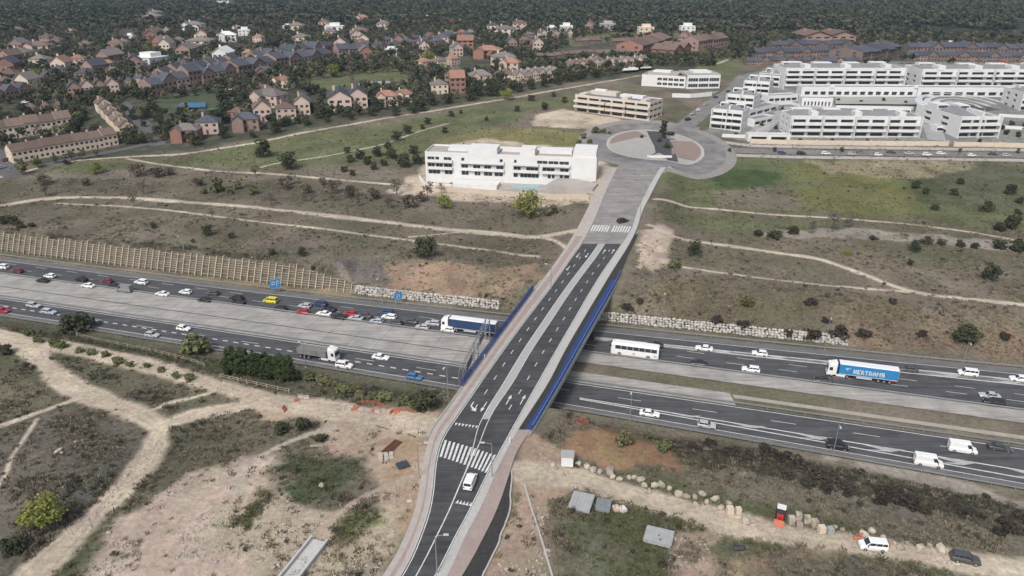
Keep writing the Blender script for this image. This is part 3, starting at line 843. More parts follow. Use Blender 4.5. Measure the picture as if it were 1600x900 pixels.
ring('kerb', .955, 1.0, M_KERB, .34)
ISL = ring('roundabout_island', 0.0, .955, mat('pale_gravel', (.37, .35, .325), .95, .12, .5), .28)
def island_patch(name, pts, m, lift):
    b_ = MB(); n = len(pts); c = (sum(p[0] for p in pts)/n, sum(p[1] for p in pts)/n); rows = []
    K = 7
    for i in range(n):
        for j in range(K + 1):
            q = j / K; x = RC.x + RA * (c[0] + (pts[i][0]-c[0]) * q); y = RC.y + RB * (c[1] + (pts[i][1]-c[1]) * q)
            rows.append((x, y, H1(x, y) + lift))
    k = K + 1
    b_.add(rows, [(i*k+j, i*k+j+1, ((i+1) % n)*k+j+1, ((i+1) % n)*k+j) for i in range(n) for j in range(K)])
    return b_.build(name, m, ISL)
def arc(a0, a1, r, n=16): return [(r*math.cos(math.radians(a0 + (a1-a0)*i/n)), r*math.sin(math.radians(a0 + (a1-a0)*i/n))) for i in range(n+1)]
M_PINKG = mat('red_gravel', (.26, .20, .178), .95, .12, .5)
M_BLKG = mat('dark_mulch', (.075, .075, .08), .95, .3, .8)
island_patch('gravel_patch', arc(-48, 18, .93) + [(.33, .35), (.36, 0), (.22, -.5)], M_PINKG, .30)
island_patch('gravel_patch', arc(100, 170, .93) + [(-.3, .52), (0, .6)], M_PINKG, .30)
island_patch('mulch_bed', [(-.35,-.82),(.05,-.9),(.25,-.85),(.33,-.5),(.40,.0),(.42,.45),(.30,.9),(.05,.92),(.02,.4),(.0,0),(-.08,-.4)], M_BLKG, .32)
sgn = MB(); sgn.box(-6, 6, -.3, .3, 0, 1.1)
o = sgn.build('low_wall', M_WHITE); q = (RC.x - RA*.1, RC.y - RB*.77); o.location = (q[0], q[1], H1(*q) + .3)
tag(o, 'short white wall standing in the dark bed of the roundabout', 'wall')
# paved aprons between the road mouth, the roundabout and the avenue
drape_strip('pavement', [(1040,262),(1062,256),(1090,248),(1118,236)], 6, M_PALEPAVE, .15)
drape_strip('road', [(1000,268),(1008,256),(1012,250)], 22, M_DUSTA, .19)
drape_strip('road', [(1056,212),(1066,203),(1074,196)], 16, M_RASPH, .2)
drape_strip('road', [(1085,224),(1110,229),(1130,233)], 13, M_RASPH, .2)

# ================================================================== WALLS ALONG THE CUTTING
M_RIB = mat('lattice_concrete', (.42, .37, .285), .9, .15, .7, rnd=.1)
M_TILE_E = mat('lattice_infill', (.14, .118, .09), .95, .4, .5)
def nside(x, d): return float(qe('N0', x)) + d / HWY_COS
lw = thing('lattice_retaining_wall', 'long sand-coloured lattice retaining wall above the jammed carriageway', 'wall', (-100, nside(-100, 5), 0))
xa, xb = P(-60, 398).x, P(546, 462).x
nrib = 62; loc0 = lw.location.copy()
rib = MB(); rib.hexa([(-.14,-.35,0),(.14,-.35,0),(.14,.3,0),(-.14,.3,0)], [(-.14,2.65,6.4),(.14,2.65,6.4),(.14,3.3,6.4),(-.14,3.3,6.4)])
ribme = rib.mesh('rib', [M_RIB])
bar = MB(); bar.box(0, 1, -.14, .12, -.09, .09); barme = bar.mesh('lattice_bar', [M_RIB])
xs = np.linspace(xa, xb, nrib)
hk = [1.0 if i < nrib - 9 else 1.0 - .62 * (i - nrib + 9) / 9 for i in range(nrib)]
hk = [h_ * (1 + .04 * math.sin(i * 1.7) + random.uniform(-.05, .05)) for i, h_ in enumerate(hk)]
for i, x in enumerate(xs):
    o = obj('rib', ribme, lw); o.location = Vector((x, nside(x, 4.6), -.05)) - loc0
    o.scale = (1, hk[i] * 1.0, hk[i]); o.rotation_euler = (0, 0, HWY_ANG)
fill = MB(); lat = MB()
for i in range(nrib - 1):
    x0, x1 = xs[i], xs[i+1]; h0 = min(hk[i], hk[i+1])
    for r in range(1, 9):
        z = r * .7
        if z > 6.3 * h0: continue
        d = 4.6 + z * .47
        if random.random() < .12: continue
        a = Vector((x0, nside(x0, d), z)); b_ = Vector((x1, nside(x1, d), z))
        lat.beam(a, b_, .2, .13)
    for r in range(7):
        z0_, z1_ = r * .95, min((r+1) * .95, 6.4 * h0)
        if z0_ >= 6.0 * h0: continue
        fill.add([(x0, nside(x0, 5.0 + z0_*.47), z0_), (x1, nside(x1, 5.0 + z0_*.47), z0_), (x1, nside(x1, 4.95 + z1_*.47), z1_), (x0, nside(x0, 4.95 + z1_*.47), z1_)], [(0,1,2,3)])
local(fill.build('earth_infill', M_TILE_E), lw)
o = local(lat.build('lattice_bars', M_RIB), lw); o['kind'] = 'stuff'

def rock_mesh(seed, name='boulder', m=None, sub=1):
    r = random.Random(seed); bm = bmesh.new(); bmesh.ops.create_icosphere(bm, subdivisions=sub, radius=1)
    ax = Vector((r.uniform(.8,1.2), r.uniform(.7,1.0), r.uniform(.6,.85)))
    for v in bm.verts:
        k = r.uniform(.82, 1.12); v.co = Vector((v.co.x*ax.x, v.co.y*ax.y, v.co.z*ax.z)) * k
        for a in range(3): v.co[a] = max(-.72, min(.72, v.co[a]))
    me = bpy.data.meshes.new(name); bm.to_mesh(me); bm.free()
    if m: me.materials.append(m)
    return me
def rockwall(label, pxa, pxb, hgt, group):
    x0, x1 = P(*pxa).x, P(*pxb).x
    t = thing('rock_wall', label, 'wall', (x0, nside(x0, 5), 0))
    cols = []
    src = [rock_mesh(k) for k in range(6)]
    sv = [np.array([tuple(v.co) for v in s.vertices]) for s in src]; sf = [[tuple(p.vertices) for p in s.polygons] for s in src]
    b_ = MB(); r = random.Random(hash(pxa) & 255)
    n = int((x1 - x0) / .85)
    for i in range(n):
        x = x0 + (x1 - x0) * i / n
        for k in range(4):
            k_ = r.randrange(6); z = k * hgt/4 + .25 + r.uniform(-.1,.1); d = 4.2 + z * .45 + r.uniform(-.15,.15)
            sc = r.uniform(.5,.78); ca, sa = math.cos(r.uniform(0,6)), math.sin(r.uniform(0,6))
            q = sv[k_] * sc; c_ = (x + r.uniform(-.2,.2), nside(x, d), z)
            b_.add([(c_[0]+v[0], c_[1]+v[1], c_[2]+v[2]) for v in q], sf[k_], r.randrange(3))
    o = local(b_.build('stones', [mat('pale_rock', (.47,.45,.42), .95, .3, 1.5), mat('grey_rock', (.36,.345,.325), .95, .3, 1.5), mat('buff_rock', (.50,.47,.41), .95, .3, 1.5)]), t)
    o['kind'] = 'stuff'
    return t
rockwall('pale rock wall at the foot of the reddish cutting slope', (553,466), (782,496), 2.6, None)
rockwall('long pale rock wall below the brown bank beyond the bus', (940,510), (1338,551), 2.5, None)

# guard rails
def guard(name, label, k, off, x0, x1, parent=None, posts=True):
    t = thing('guard_rail', label, 'guard rail', (x0, float(qe(k, x0)) + off/HWY_COS, 0), 0, 'guard rails along the highway')
    xs_ = np.linspace(x0, x1, int((x1-x0)/6)+2); l0 = t.location.copy()
    r = MB(); r.rings([[(x, qe(k,x)+off/HWY_COS-.04, .45), (x, qe(k,x)+off/HWY_COS+.04, .45), (x, qe(k,x)+off/HWY_COS+.04, .78), (x, qe(k,x)+off/HWY_COS-.04, .78)] for x in xs_])
    local(r.build('rail', M_STEEL), t)
    p = MB()
    for x in np.arange(x0, x1, 4.0):
        y = float(qe(k, x)) + off/HWY_COS; p.box(x-.06, x+.06, y+.05, y+.17, -.14, .7)
    o = local(p.build('posts', M_STEEL), t); o['kind'] = 'stuff'
    return t
guard('', 'steel guard rail under the lattice wall and rock walls', 'N0', .5, HX0, HX1)
guard('', 'steel guard rail along the scrub on the work site side', 'S1', -.5, HX0, HX1)
guard('', 'steel guard rail between the concrete median and the jammed carriageway', 'N1', -.5, HX0, HX1)
guard('', 'steel guard rail between the concrete median and the freely flowing carriageway', 'S0', .5, HX0, HX1)

# sign gantry west of the bridge
def gantry():
    a, b_ = P(722, 618), P(748, 560)
    pa, pb = P(722, 612), Vector((0,0,0))
    x0 = pa.x; y0 = float(qe('S1', x0)) - 1.2; x1 = x0 + 5.5; y1 = float(qe('N1', x1)) - 1.0
    t = thing('sign_gantry', 'grey steel truss gantry over the highway beside the bridge', 'gantry', (x0, y0, 0))
    l0 = t.location.copy(); L0 = Vector((0,0,0)); D = Vector((x1 - x0, y1 - y0, 0)); U = D.normalized(); Nn = Vector((U.y, -U.x, 0)) * .55
    for q in (L0, D * .52, D):
        for s_ in (-1, 1):
            p = MB(); p.tube(q + Nn*s_, q + Nn*s_ + Vector((0,0,6.6)), .15, .13, 8); p.build('post', M_STEEL, t)
    for s_ in (-1, 1):
        for z in (5.5, 6.5):
            p = MB(); p.beam(Nn*s_ + Vector((0,0,z)), D + Nn*s_ + Vector((0,0,z)), .14); p.build('chord', M_STEEL, t)
    n = 16; p = MB()
    for i in range(n):
        for s_ in (-1, 1):
            p.beam(D*(i/n) + Nn*s_ + Vector((0,0,5.5 if i % 2 else 6.5)), D*((i+1)/n) + Nn*s_ + Vector((0,0,6.5 if i % 2 else 5.5)), .08)
        p.beam(D*(i/n) + Nn + Vector((0,0,6.5)), D*((i+1)/n) - Nn + Vector((0,0,6.5)), .07)
    o = p.build('truss_braces', M_STEEL, t); o['kind'] = 'stuff'
    for f0, f1 in ((.55, .72), (.1, .3)):
        p = MB(); p.hexa([D*f0 + Nn*1.25 + Vector((0,0,4.9)), D*f1 + Nn*1.25 + Vector((0,0,4.9)), D*f1 + Nn*1.35 + Vector((0,0,4.9)), D*f0 + Nn*1.35 + Vector((0,0,4.9))],
                         [D*f0 + Nn*1.25 + Vector((0,0,7.1)), D*f1 + Nn*1.25 + Vector((0,0,7.1)), D*f1 + Nn*1.35 + Vector((0,0,7.1)), D*f0 + Nn*1.35 + Vector((0,0,7.1))])
        p.build('sign_panel', M_STEEL, t)
gantry()

# blue direction signs
M_SIGN = mat('sign_blue', (.06, .30, .62), .5, .08, 1)
def road_sign(label, px, py, w, h, up, marks):
    g = P(px, py, 0)
    t = thing('road_sign', label, 'sign', (g.x, g.y, H1(g.x, g.y)), math.radians(38))
    for s_ in (-1, 1):
        p = MB(); p.tube((s_*w*.3, .08, 0), (s_*w*.3, .08, up + h), .07, .07, 6); p.build('post', M_STEEL, t)
    p = MB(); p.box(-w/2, w/2, -.05, .03, up, up + h); pan = p.build('panel', M_SIGN, t)
    for (u0, u1, v0, v1) in marks:
        p = MB(); p.box(-w/2 + w*u0, -w/2 + w*u1, -.07, -.052, up + h*v0, up + h*v1); p.build('lettering', M_PAINT, pan)
    e_ = .09
    for zz in (up+h-.12-e_, up+.1):
        p = MB(); p.box(-w/2+.03, w/2-.03, -.068, -.052, zz, zz+e_); p.build('border', M_PAINT, pan)
road_sign('large blue direction sign in front of the lattice wall', 432, 458, 3.4, 3.3, 1.8, [(.12,.5,.62,.72),(.12,.42,.42,.52),(.58,.66,.25,.75),(.58,.85,.65,.75),(.78,.85,.4,.7)])
road_sign('smaller blue direction sign in front of the rock wall', 623, 476, 2.7, 2.6, 1.8, [(.3,.4,.15,.7),(.3,.7,.62,.72),(.62,.7,.3,.7)])

# lamp posts
def lamp_post(px, py, hgt, label, rz=0.0, z=None, group='lamp posts along the roads'):
    g = G(px, py) if z is None else P(px, py, z)
    t = thing('lamp_post', label, 'lamp post', g, rz, group)
    p = MB(); p.tube((0,0,0), (0,0,hgt*.55), .11, .09, 7); p.tube((0,0,hgt*.55), (0,0,hgt), .09, .06, 7); p.build('pole', M_STEEL, t)
    p = MB(); p.tube((0,0,hgt-.05), (1.5,0,hgt+.25), .05, .045, 6); p.build('arm', M_STEEL, t)
    p = MB(); p.box(1.3, 2.1, -.16, .16, hgt+.17, hgt+.33); p.build('lamp_head', mat('lamp_head_grey', (.55,.56,.57), .5, .05, 1), t)
    p = MB(); p.box(-.2, .2, -.2, .2, -.2, .12); p.build('base', M_CONC2, t)
for px, py, hg, lb in [(597,476,9,'tall lamp post beside the smaller blue sign'),(1288,547,10,'tall lamp post at the end of the long rock wall'),(1037,486,6,'short lamp post on the brown bank behind the rock wall'),
        (984,657,8,'lamp post beside the gore of the freely flowing carriageway'),(1301,712,8,'lamp post on the scrubby verge beside the black van'),(478,574,8,'lamp post on the verge below the tipper lorry'),
        (403,431,7,'lamp post at the foot of the lattice wall by the large blue sign'),(289,398,7,'lamp post standing on top of the lattice wall'),(1505,566,6,'short lamp post on the bank near the white and blue van'),
        (700,620,8,'lamp post beside the gantry at the bridge end')]:
    lamp_post(px, py, hg, lb, -math.pi/2 + HWY_ANG)
for i, (px, py) in enumerate([(683,895),(655,745),(769,745),(861,450),(1000,340),(1008,304)]):
    y = P(px, py, 7).y; zz = Z1(y) + .13
    lamp_post(px, py, 7.5, ['lamp post over the foremost stretch of the black road','lamp post by the pavement next to the near zebra crossing','lamp post opposite the near zebra crossing on the kerb strip','lamp post at the far end of the bridge','lamp post by the far zebra crossing','lamp post on the dusty road below the roundabout'][i], math.pi if px > 700 else 0, zz)
for i, px in enumerate([1180,1278,1330,1372,1410,1480,1550]):
    lamp_post(px, 238, 5.5, f'street lamp on the avenue by the white flats, {ORD[i+1]} from the roundabout', math.pi/2, None, 'street lamps by the white flats')

# ================================================================== VEHICLES
M_LIGHT = mat('headlight_glass', (.75, .76, .74), .2, .05, 1, spec=.6)
M_TAIL = mat('tail_light_red', (.35, .02, .02), .3, .05, 1)
M_HUB = mat('wheel_rim', (.42, .43, .44), .4, .1, 2, metal=.6)
M_TRIM = mat('black_trim', (.03, .03, .032), .7, .1, 2)
PAINT = {}
def paint(name, col, rough=.35):
    if name not in PAINT:
        m = mat('paint_' + name.replace(' ', '_'), col, rough, .04, .5, spec=.5); PAINT[name] = m
    return PAINT[name]
for n_, c_ in {'white':(.80,.80,.79),'black':(.022,.022,.025),'dark grey':(.075,.078,.085),'silver':(.45,.46,.47),'red':(.40,.025,.04),'dark red':(.17,.03,.045),'blue':(.06,.17,.36),'dark blue':(.035,.06,.14),'yellow':(.66,.60,.06),'grey':(.22,.225,.235),'pale blue':(.42,.47,.54)}.items(): paint(n_, c_)
def wheel_mesh(r, w, name='wheel'):
    b_ = MB(); n = 14
    for s_ in (0,):
        b_.tube((0,-w/2,0), (0,w/2,0), r, r, n, 0)
    b_.tube((0,-w/2-.012,0), (0,w/2+.012,0), r*.62, r*.62, 10, 1)
    return b_.mesh(name, [M_RUBBER, M_HUB])
def sec(x, hw, z0, z1, tuck=.86):
    zm = z0 + (z1 - z0) * .35; zu = z1 - min(.16, (z1-z0)*.3)
    return [(x,-hw*.93,z0),(x,-hw,zm),(x,-hw*.985,zu),(x,-hw*tuck,z1),(x,hw*tuck,z1),(x,hw*.985,zu),(x,hw,zm),(x,hw*.93,z0)]
def quad_on(a, b_, c, d, inset, out):
    """inset quad on a face, lifted along its normal"""
    P4 = [Vector(q) for q in (a, b_, c, d)]; cen = sum(P4, Vector()) / 4
    n = (P4[1]-P4[0]).cross(P4[3]-P4[0]).normalized()
    if n.dot(out) < 0: n = -n
    return [cen + (q - cen) * inset + n * .014 for q in P4]
KINDS = {}
def make_car(kind):
    spec = dict(
      hatchback=dict(L=4.05,W=1.76,H=1.47,base=2.5,cab=(.30,.97),top=(.45,.88),hood=.86,belt=.93,tail=.95),
      saloon=dict(L=4.6,W=1.8,H=1.45,base=2.7,cab=(.30,.86),top=(.44,.72),hood=.84,belt=.92,tail=.95),
      estate=dict(L=4.5,W=1.8,H=1.52,base=2.7,cab=(.28,.98),top=(.42,.92),hood=.88,belt=.95,tail=.97),
      suv=dict(L=4.55,W=1.86,H=1.72,base=2.7,cab=(.27,.975),top=(.40,.91),hood=1.02,belt=1.08,tail=1.1),
      minivan=dict(L=4.5,W=1.83,H=1.83,base=2.75,cab=(.18,.99),top=(.33,.97),hood=1.05,belt=1.1,tail=1.12),
      van=dict(L=5.6,W=2.0,H=2.45,base=3.4,cab=(.15,.995),top=(.27,.985),hood=1.15,belt=1.25,tail=1.28))[kind]
    L, W, Hh, hw = spec['L'], spec['W'], spec['H'], spec['W']/2
    X = lambda t: L/2 - L*t                                  # front of the car is +x
    z0 = .22
    root = thing('car' if kind not in ('van',) else 'delivery_van', 'car', 'car')
    b_ = MB(); hd, tl = spec['hood'], spec['tail']; c0, c1 = spec['cab']
    b_.rings([sec(X(0), hw*.80, z0+.12, hd*.66), sec(X(.02), hw*.90, z0, hd*.80), sec(X(.10), hw*.975, z0, hd*.93), sec(X(c0), hw, z0, hd+.03),
              sec(X(.5), hw, z0, spec['belt']), sec(X(.85), hw, z0, tl), sec(X(.97), hw*.95, z0, tl*.97), sec(X(1), hw*.86, z0+.16, tl*.86)])
    t0, t1 = spec['top']; bz = spec['belt'] - .03; hb, ht = hw*.875, hw*(.74 if kind not in ('van','minivan') else .86)
    base = [(X(c0),-hb*.95,bz),(X(c1),-hb*.96,bz),(X(c1),hb*.96,bz),(X(c0),hb*.95,bz)]
    top = [(X(t0),-ht,Hh-.05),(X(t1),-ht,Hh-.06),(X(t1),ht,Hh-.06),(X(t0),ht,Hh-.05)]
    crown = [(X(t0+.03),-ht*.86,Hh),(X(t1-.03),-ht*.86,Hh-.01),(X(t1-.03),ht*.86,Hh-.01),(X(t0+.03),ht*.86,Hh)]
    b_.rings([base, top, crown])
    body = b_.build('body', paint('white', (.8,.8,.79)), root)
    q = MB(); q.add(quad_on(base[0], base[3], top[3], top[0], .9, Vector((1,0,.5))), [(0,1,2,3)]); q.build('windscreen', M_GLASSD, root)
    if kind != 'van':
        q = MB(); q.add(quad_on(base[1], base[2], top[2], top[1], .84, Vector((-1,0,.5))), [(0,1,2,3)]); q.build('rear_window', M_GLASSD, root)
    for s_ in (0, 1):
        i0, i1 = (0, 1) if s_ == 0 else (3, 2); out = Vector((0, -1 if s_ == 0 else 1, .3))
        A, B, C, D = [Vector(v) for v in (base[i0], base[i1], top[i1], top[i0])]
        cuts = [(.06,.47),(.51,.94)] if kind != 'van' else [(.04,.22)]
        if kind in ('estate','minivan','suv'): cuts = [(.06,.38),(.41,.70),(.73,.95)]
        for u0, u1 in cuts:
            p4 = [A.lerp(B,u0).lerp(D.lerp(C,u0),.12), A.lerp(B,u1).lerp(D.lerp(C,u1),.12), A.lerp(B,u1).lerp(D.lerp(C,u1),.88), A.lerp(B,u0).lerp(D.lerp(C,u0),.88)]
            q = MB(); q.add(quad_on(*p4, 1.0, out), [(0,1,2,3)]); q.build('side_window', M_GLASSD, root)
    r = .32 if kind not in ('suv','van') else .36
    wm = wheel_mesh(r, .21)
    for sx in (1, -1):
        for sy in (1, -1): obj('wheel', wm, root, (sx*spec['base']/2 + .05, sy*(hw-.10), r))
    for sy in (1, -1):
        q = MB(); q.box(X(.035)-.08, X(.012)+.02, sy*hw*.62-.17, sy*hw*.62+.17, hd*.62, hd*.80); q.build('headlight', M_LIGHT, root)
        q = MB(); q.box(X(1)-.03, X(.985)+.02, sy*hw*.70-.12, sy*hw*.70+.12, tl*.62, tl*.86); q.build('tail_light', M_TAIL, root)
        q = MB(); q.box(X(c0+.07)-.1, X(c0+.07)+.1, sy*(hw+.02), sy*(hw+.20), bz+.02, bz+.18); q.build('wing_mirror', M_TRIM, root)
    return root
PROTO = {}; USED = set()
def car(kind, colour, pos, heading, label, cat, group=None):
    if kind not in PROTO: PROTO[kind] = make_car(kind); o = PROTO[kind]
    else: o = copy_tree(PROTO[kind])
    for k in ('label','category','group'):
        if k in o: del o[k]
    o.name = {'van':'delivery_van','suv':'car','minivan':'minivan'}.get(kind, 'car')
    tag(o, label, cat, group); o.location = pos; o.rotation_euler = (0, 0, heading)
    for ch in o.children:
        if ch.name.split('.')[0] == 'body': repaint(ch, PAINT[colour])
    return o
CARWORD = {'hatchback':'hatchback','saloon':'saloon car','estate':'estate car','suv':'off-road car','minivan':'people carrier','van':'delivery van'}
CARCAT = {'minivan':'minivan','van':'van'}
WEST, EAST = HWY_ANG + math.pi, HWY_ANG

JAM = [  # jammed carriageway, west of the bridge
 (28,421,'hatchback','dark red'),(4,415,'suv','white'),(78,429,'hatchback','white'),(67,436,'saloon','black'),(127,434,'saloon','black'),(138,444,'saloon','white'),(167,437,'hatchback','dark red'),(178,444,'saloon','black'),
 (221,439,'suv','white'),(195,450,'van','grey'),(254,457,'saloon','white'),(290,454,'hatchback','white'),(320,466,'saloon','black'),(333,456,'hatchback','dark grey'),(370,464,'suv','black'),(372,470,'saloon','black'),(423,468,'minivan','yellow'),
 (437,480,'estate','black'),(473,485,'hatchback','red'),(476,476,'hatchback','silver'),(500,473,'suv','dark blue'),(514,481,'saloon','black'),(506,488,'saloon','white'),(529,493,'saloon','black'),(547,488,'hatchback','red'),
 (556,495,'saloon','silver'),(570,491,'saloon','dark grey'),(588,500,'hatchback','pale blue'),(604,487,'suv','dark blue'),(608,493,'estate','white'),(617,503,'suv','dark grey'),(641,500,'saloon','dark grey'),(660,509,'hatchback','silver'),(676,503,'estate','silver'),(700,513,'hatchback','white')]
FAST_E = [(917,523,'suv','black'),(1023,537,'saloon','black'),(1100,542,'saloon','white'),(1187,550,'hatchback','white'),(1091,566,'saloon','black'),(1173,575,'estate','white'),(1287,592,'saloon','black'),(1419,575,'saloon','dark grey'),(1512,581,'minivan','white'),(1593,590,'estate','white'),(1546,616,'saloon','silver'),(1553,627,'suv','black')]
SOUTH_W = [(5,483,'hatchback','red'),(53,475,'estate','silver'),(77,485,'estate','pale blue'),(287,511,'hatchback','white'),(238,521,'hatchback','silver'),(595,556,'saloon','white'),(538,569,'suv','white'),(648,587,'hatchback','blue')]
SOUTH_E = [(1015,644,'saloon','white'),(1104,662,'hatchback','silver'),(1308,695,'minivan','black'),(1503,699,'van','white'),(1450,720,'van','white'),(1562,697,'saloon','dark grey')]
def place_flow(lst, heading, text, group, rev):
    lst = sorted(lst, key=lambda q: q[0], reverse=rev)
    for i, (px, py, kind, colr) in enumerate(lst):
        p = P(px, py + (3 if kind != 'van' else 4), .35); p.z = 0.008
        w = CARWORD[kind]
        car(kind, colr, p, heading + random.uniform(-.02, .02), text.format(c=colr, w=w, n=ORD[i+1]), CARCAT.get(kind, 'car'), group)
place_flow(JAM, WEST, '{c} {w} in the jam, {n} vehicle from the bridge', 'vehicles in the traffic jam', True)
place_flow(FAST_E, WEST, '{c} {w} approaching the bridge past the rock wall, {n} in line from it', 'vehicles approaching the bridge', False)
place_flow(SOUTH_W, EAST, '{c} {w} on the free lanes below the concrete median, {n} from the bridge', 'vehicles west of the bridge on the freely flowing carriageway', True)
place_flow(SOUTH_E, EAST, '{c} {w} driving away past the chevron gore, {n} from the bridge', 'vehicles east of the bridge on the freely flowing carriageway', False)
# other cars
y = P(735, 752, 7.5).y; car('minivan', 'white', (P(735, 752, 7.5).x, y, Z1(y) + .012), road_dir(y) + math.pi*0, 'white people carrier on the black road before the near zebra crossing', 'minivan')
g = P(973, 345, 9.8); car('suv', 'black', (g.x, g.y, Z1(g.y) + .012), road_dir(g.y) - .8, 'black off-road car turning beside the far zebra crossing', 'car')
g = G(1363, 857); car('minivan', 'white', (g.x, g.y, g.z + .05), math.radians(172), 'white people carrier parked on the dirt track by the boulders', 'minivan')
g = G(1507, 877); car('suv', 'dark grey', (g.x, g.y, g.z + .05), math.radians(-17), 'dark off-road car driving along the dirt track', 'car')
STC = [(1290,240,'white','estate'),(1330,241,'silver','hatchback'),(1372,242,'white','hatchback'),(1420,240,'silver','saloon'),(1448,242,'white','suv'),(1470,240,'white','estate'),(1518,243,'white','hatchback'),(1552,241,'dark grey','saloon'),(1572,243,'silver','estate'),(1222,239,'dark blue','hatchback'),(1252,240,'black','suv'),(1392,238,'dark grey','saloon')]
for i, (px, py, c_, k_) in enumerate(sorted(STC)):
    g = G(px, py, .5); car(k_, c_, (g.x, g.y, g.z + .13), math.radians(-2), f'{c_} {CARWORD[k_]} on the avenue by the white flats, {ORD[i+1]} from the roundabout', 'car', 'cars on the avenue')
for i, (px, py, c_, k_, hd) in enumerate([(1075,187,'black','suv',42),(1092,172,'white','estate',42),(1103,163,'silver','hatchback',42),(1118,152,'dark grey','saloon',42),(1138,143,'dark grey','hatchback',42),(1083,178,'silver','saloon',42),(1128,160,'black','saloon',42)]):
    g = G(px, py, .5); car(k_, c_, (g.x, g.y, g.z + .13), math.radians(hd), f'{c_} {CARWORD[k_]} on the street climbing from the roundabout, {ORD[i+1]} up', 'car', 'cars on the climbing street')
for i, (px, py, c_, k_) in enumerate([(2,262,'silver','saloon'),(10,250,'dark grey','estate'),(105,245,'black','suv'),(40,160,'white','hatchback'),(358,140,'white','estate')]):
    g = G(px, py, .5); car(k_, c_, (g.x, g.y, g.z + .13), math.radians(70 if px < 20 else 15), f'{c_} {CARWORD[k_]} ' + ['at the edge of the car park by the cream terrace','parked higher up in the car park by the cream terrace','parked before the garden of the cream terrace','in the lane among the brick terrace gardens','on the bend above the tennis court'][i], 'car')

# ------------------------------------------------------------------ lorries and coach
TW = wheel_mesh(.5, .32)
def cab(root, paintm, x0):
    """cab-over tractor, front at x0 + 1.1, driving along +x"""
    b_ = MB()
    b_.rings([[(x0-1.15,-1.22,.75),(x0-1.15,-1.22,3.55),(x0-1.15,1.22,3.55),(x0-1.15,1.22,.75)], [(x0+.7,-1.24,.55),(x0+.7,-1.24,3.45),(x0+.7,1.24,3.45),(x0+.7,1.24,.55)],
              [(x0+1.05,-1.18,.45),(x0+.82,-1.12,3.3),(x0+.82,1.12,3.3),(x0+1.05,1.18,.45)]])
    c = b_.build('cab', paintm, root)
    q = MB(); q.hexa([(x0-1.1,-1.05,3.55),(x0+.5,-1.05,3.45),(x0+.5,1.05,3.45),(x0-1.1,1.05,3.55)], [(x0-1.15,-1.0,4.0),(x0-.5,-.9,3.9),(x0-.5,.9,3.9),(x0-1.15,1.0,4.0)]); q.build('wind_deflector', paintm, c)
    q = MB(); q.add([(x0+1.01,-1.05,1.75),(x0+1.01,1.05,1.75),(x0+.905,1.02,2.85),(x0+.905,-1.02,2.85)], [(0,1,2,3)]); q.build('windscreen', M_GLASSD, c)
    for s_ in (-1, 1):
        q = MB(); q.add([(x0-.2,s_*1.255,1.85),(x0+.62,s_*1.255,1.85),(x0+.55,s_*1.255,2.75),(x0-.2,s_*1.255,2.75)], [(0,1,2,3)]); q.build('side_window', M_GLASSD, c)
        q = MB(); q.box(x0+.95, x0+1.1, s_*.8-.2, s_*.8+.2, .75, 1.0); q.build('headlight', M_LIGHT, c)
    q = MB(); q.box(x0-4.2, x0+.6, -1.1, 1.1, .6, .95); q.build('chassis', M_TRIM, root)
    for s_ in (-1, 1):
        q = MB(); q.box(x0-3.4, x0-1.2, s_*1.0-.18, s_*1.0+.18, .35, .95); q.build('side_skirt', paintm, root)
    for x in (x0-.15, x0-3.75):
        for s_ in (-1, 1): obj('wheel', TW, root, (x, s_*1.05, .5))
    return c
FONT = {'H':["101","101","111","101","101"],'E':["111","100","110","100","111"],'R':["110","101","110","101","101"],'T':["111","010","010","010","010"],'A':["010","101","111","101","101"],'N':["1001","1101","1011","1001","1001"],'S':["111","100","111","001","111"]}
def letter(parent, ch, x, z, h, y, side, m):
    """block capital with slanted strokes, built as one thin flat piece"""
    g = FONT[ch]; u = h / 5; b_ = MB()
    for r, row in enumerate(g):
        for c, on in enumerate(row):
            if on == '1':
                zz = z + h - (r+1)*u; sl = 0.0
                xx = x + side * (c*u + sl)
                xa_, xb_ = min(xx, xx + side*u), max(xx, xx + side*u)
                b_.add([(xa_, y, zz), (xb_, y, zz), (xb_, y, zz+u), (xa_, y, zz+u)], [(0,1,2,3)])
    b_.build('letter', m, parent)
    return len(g[0]) * u + u * .7
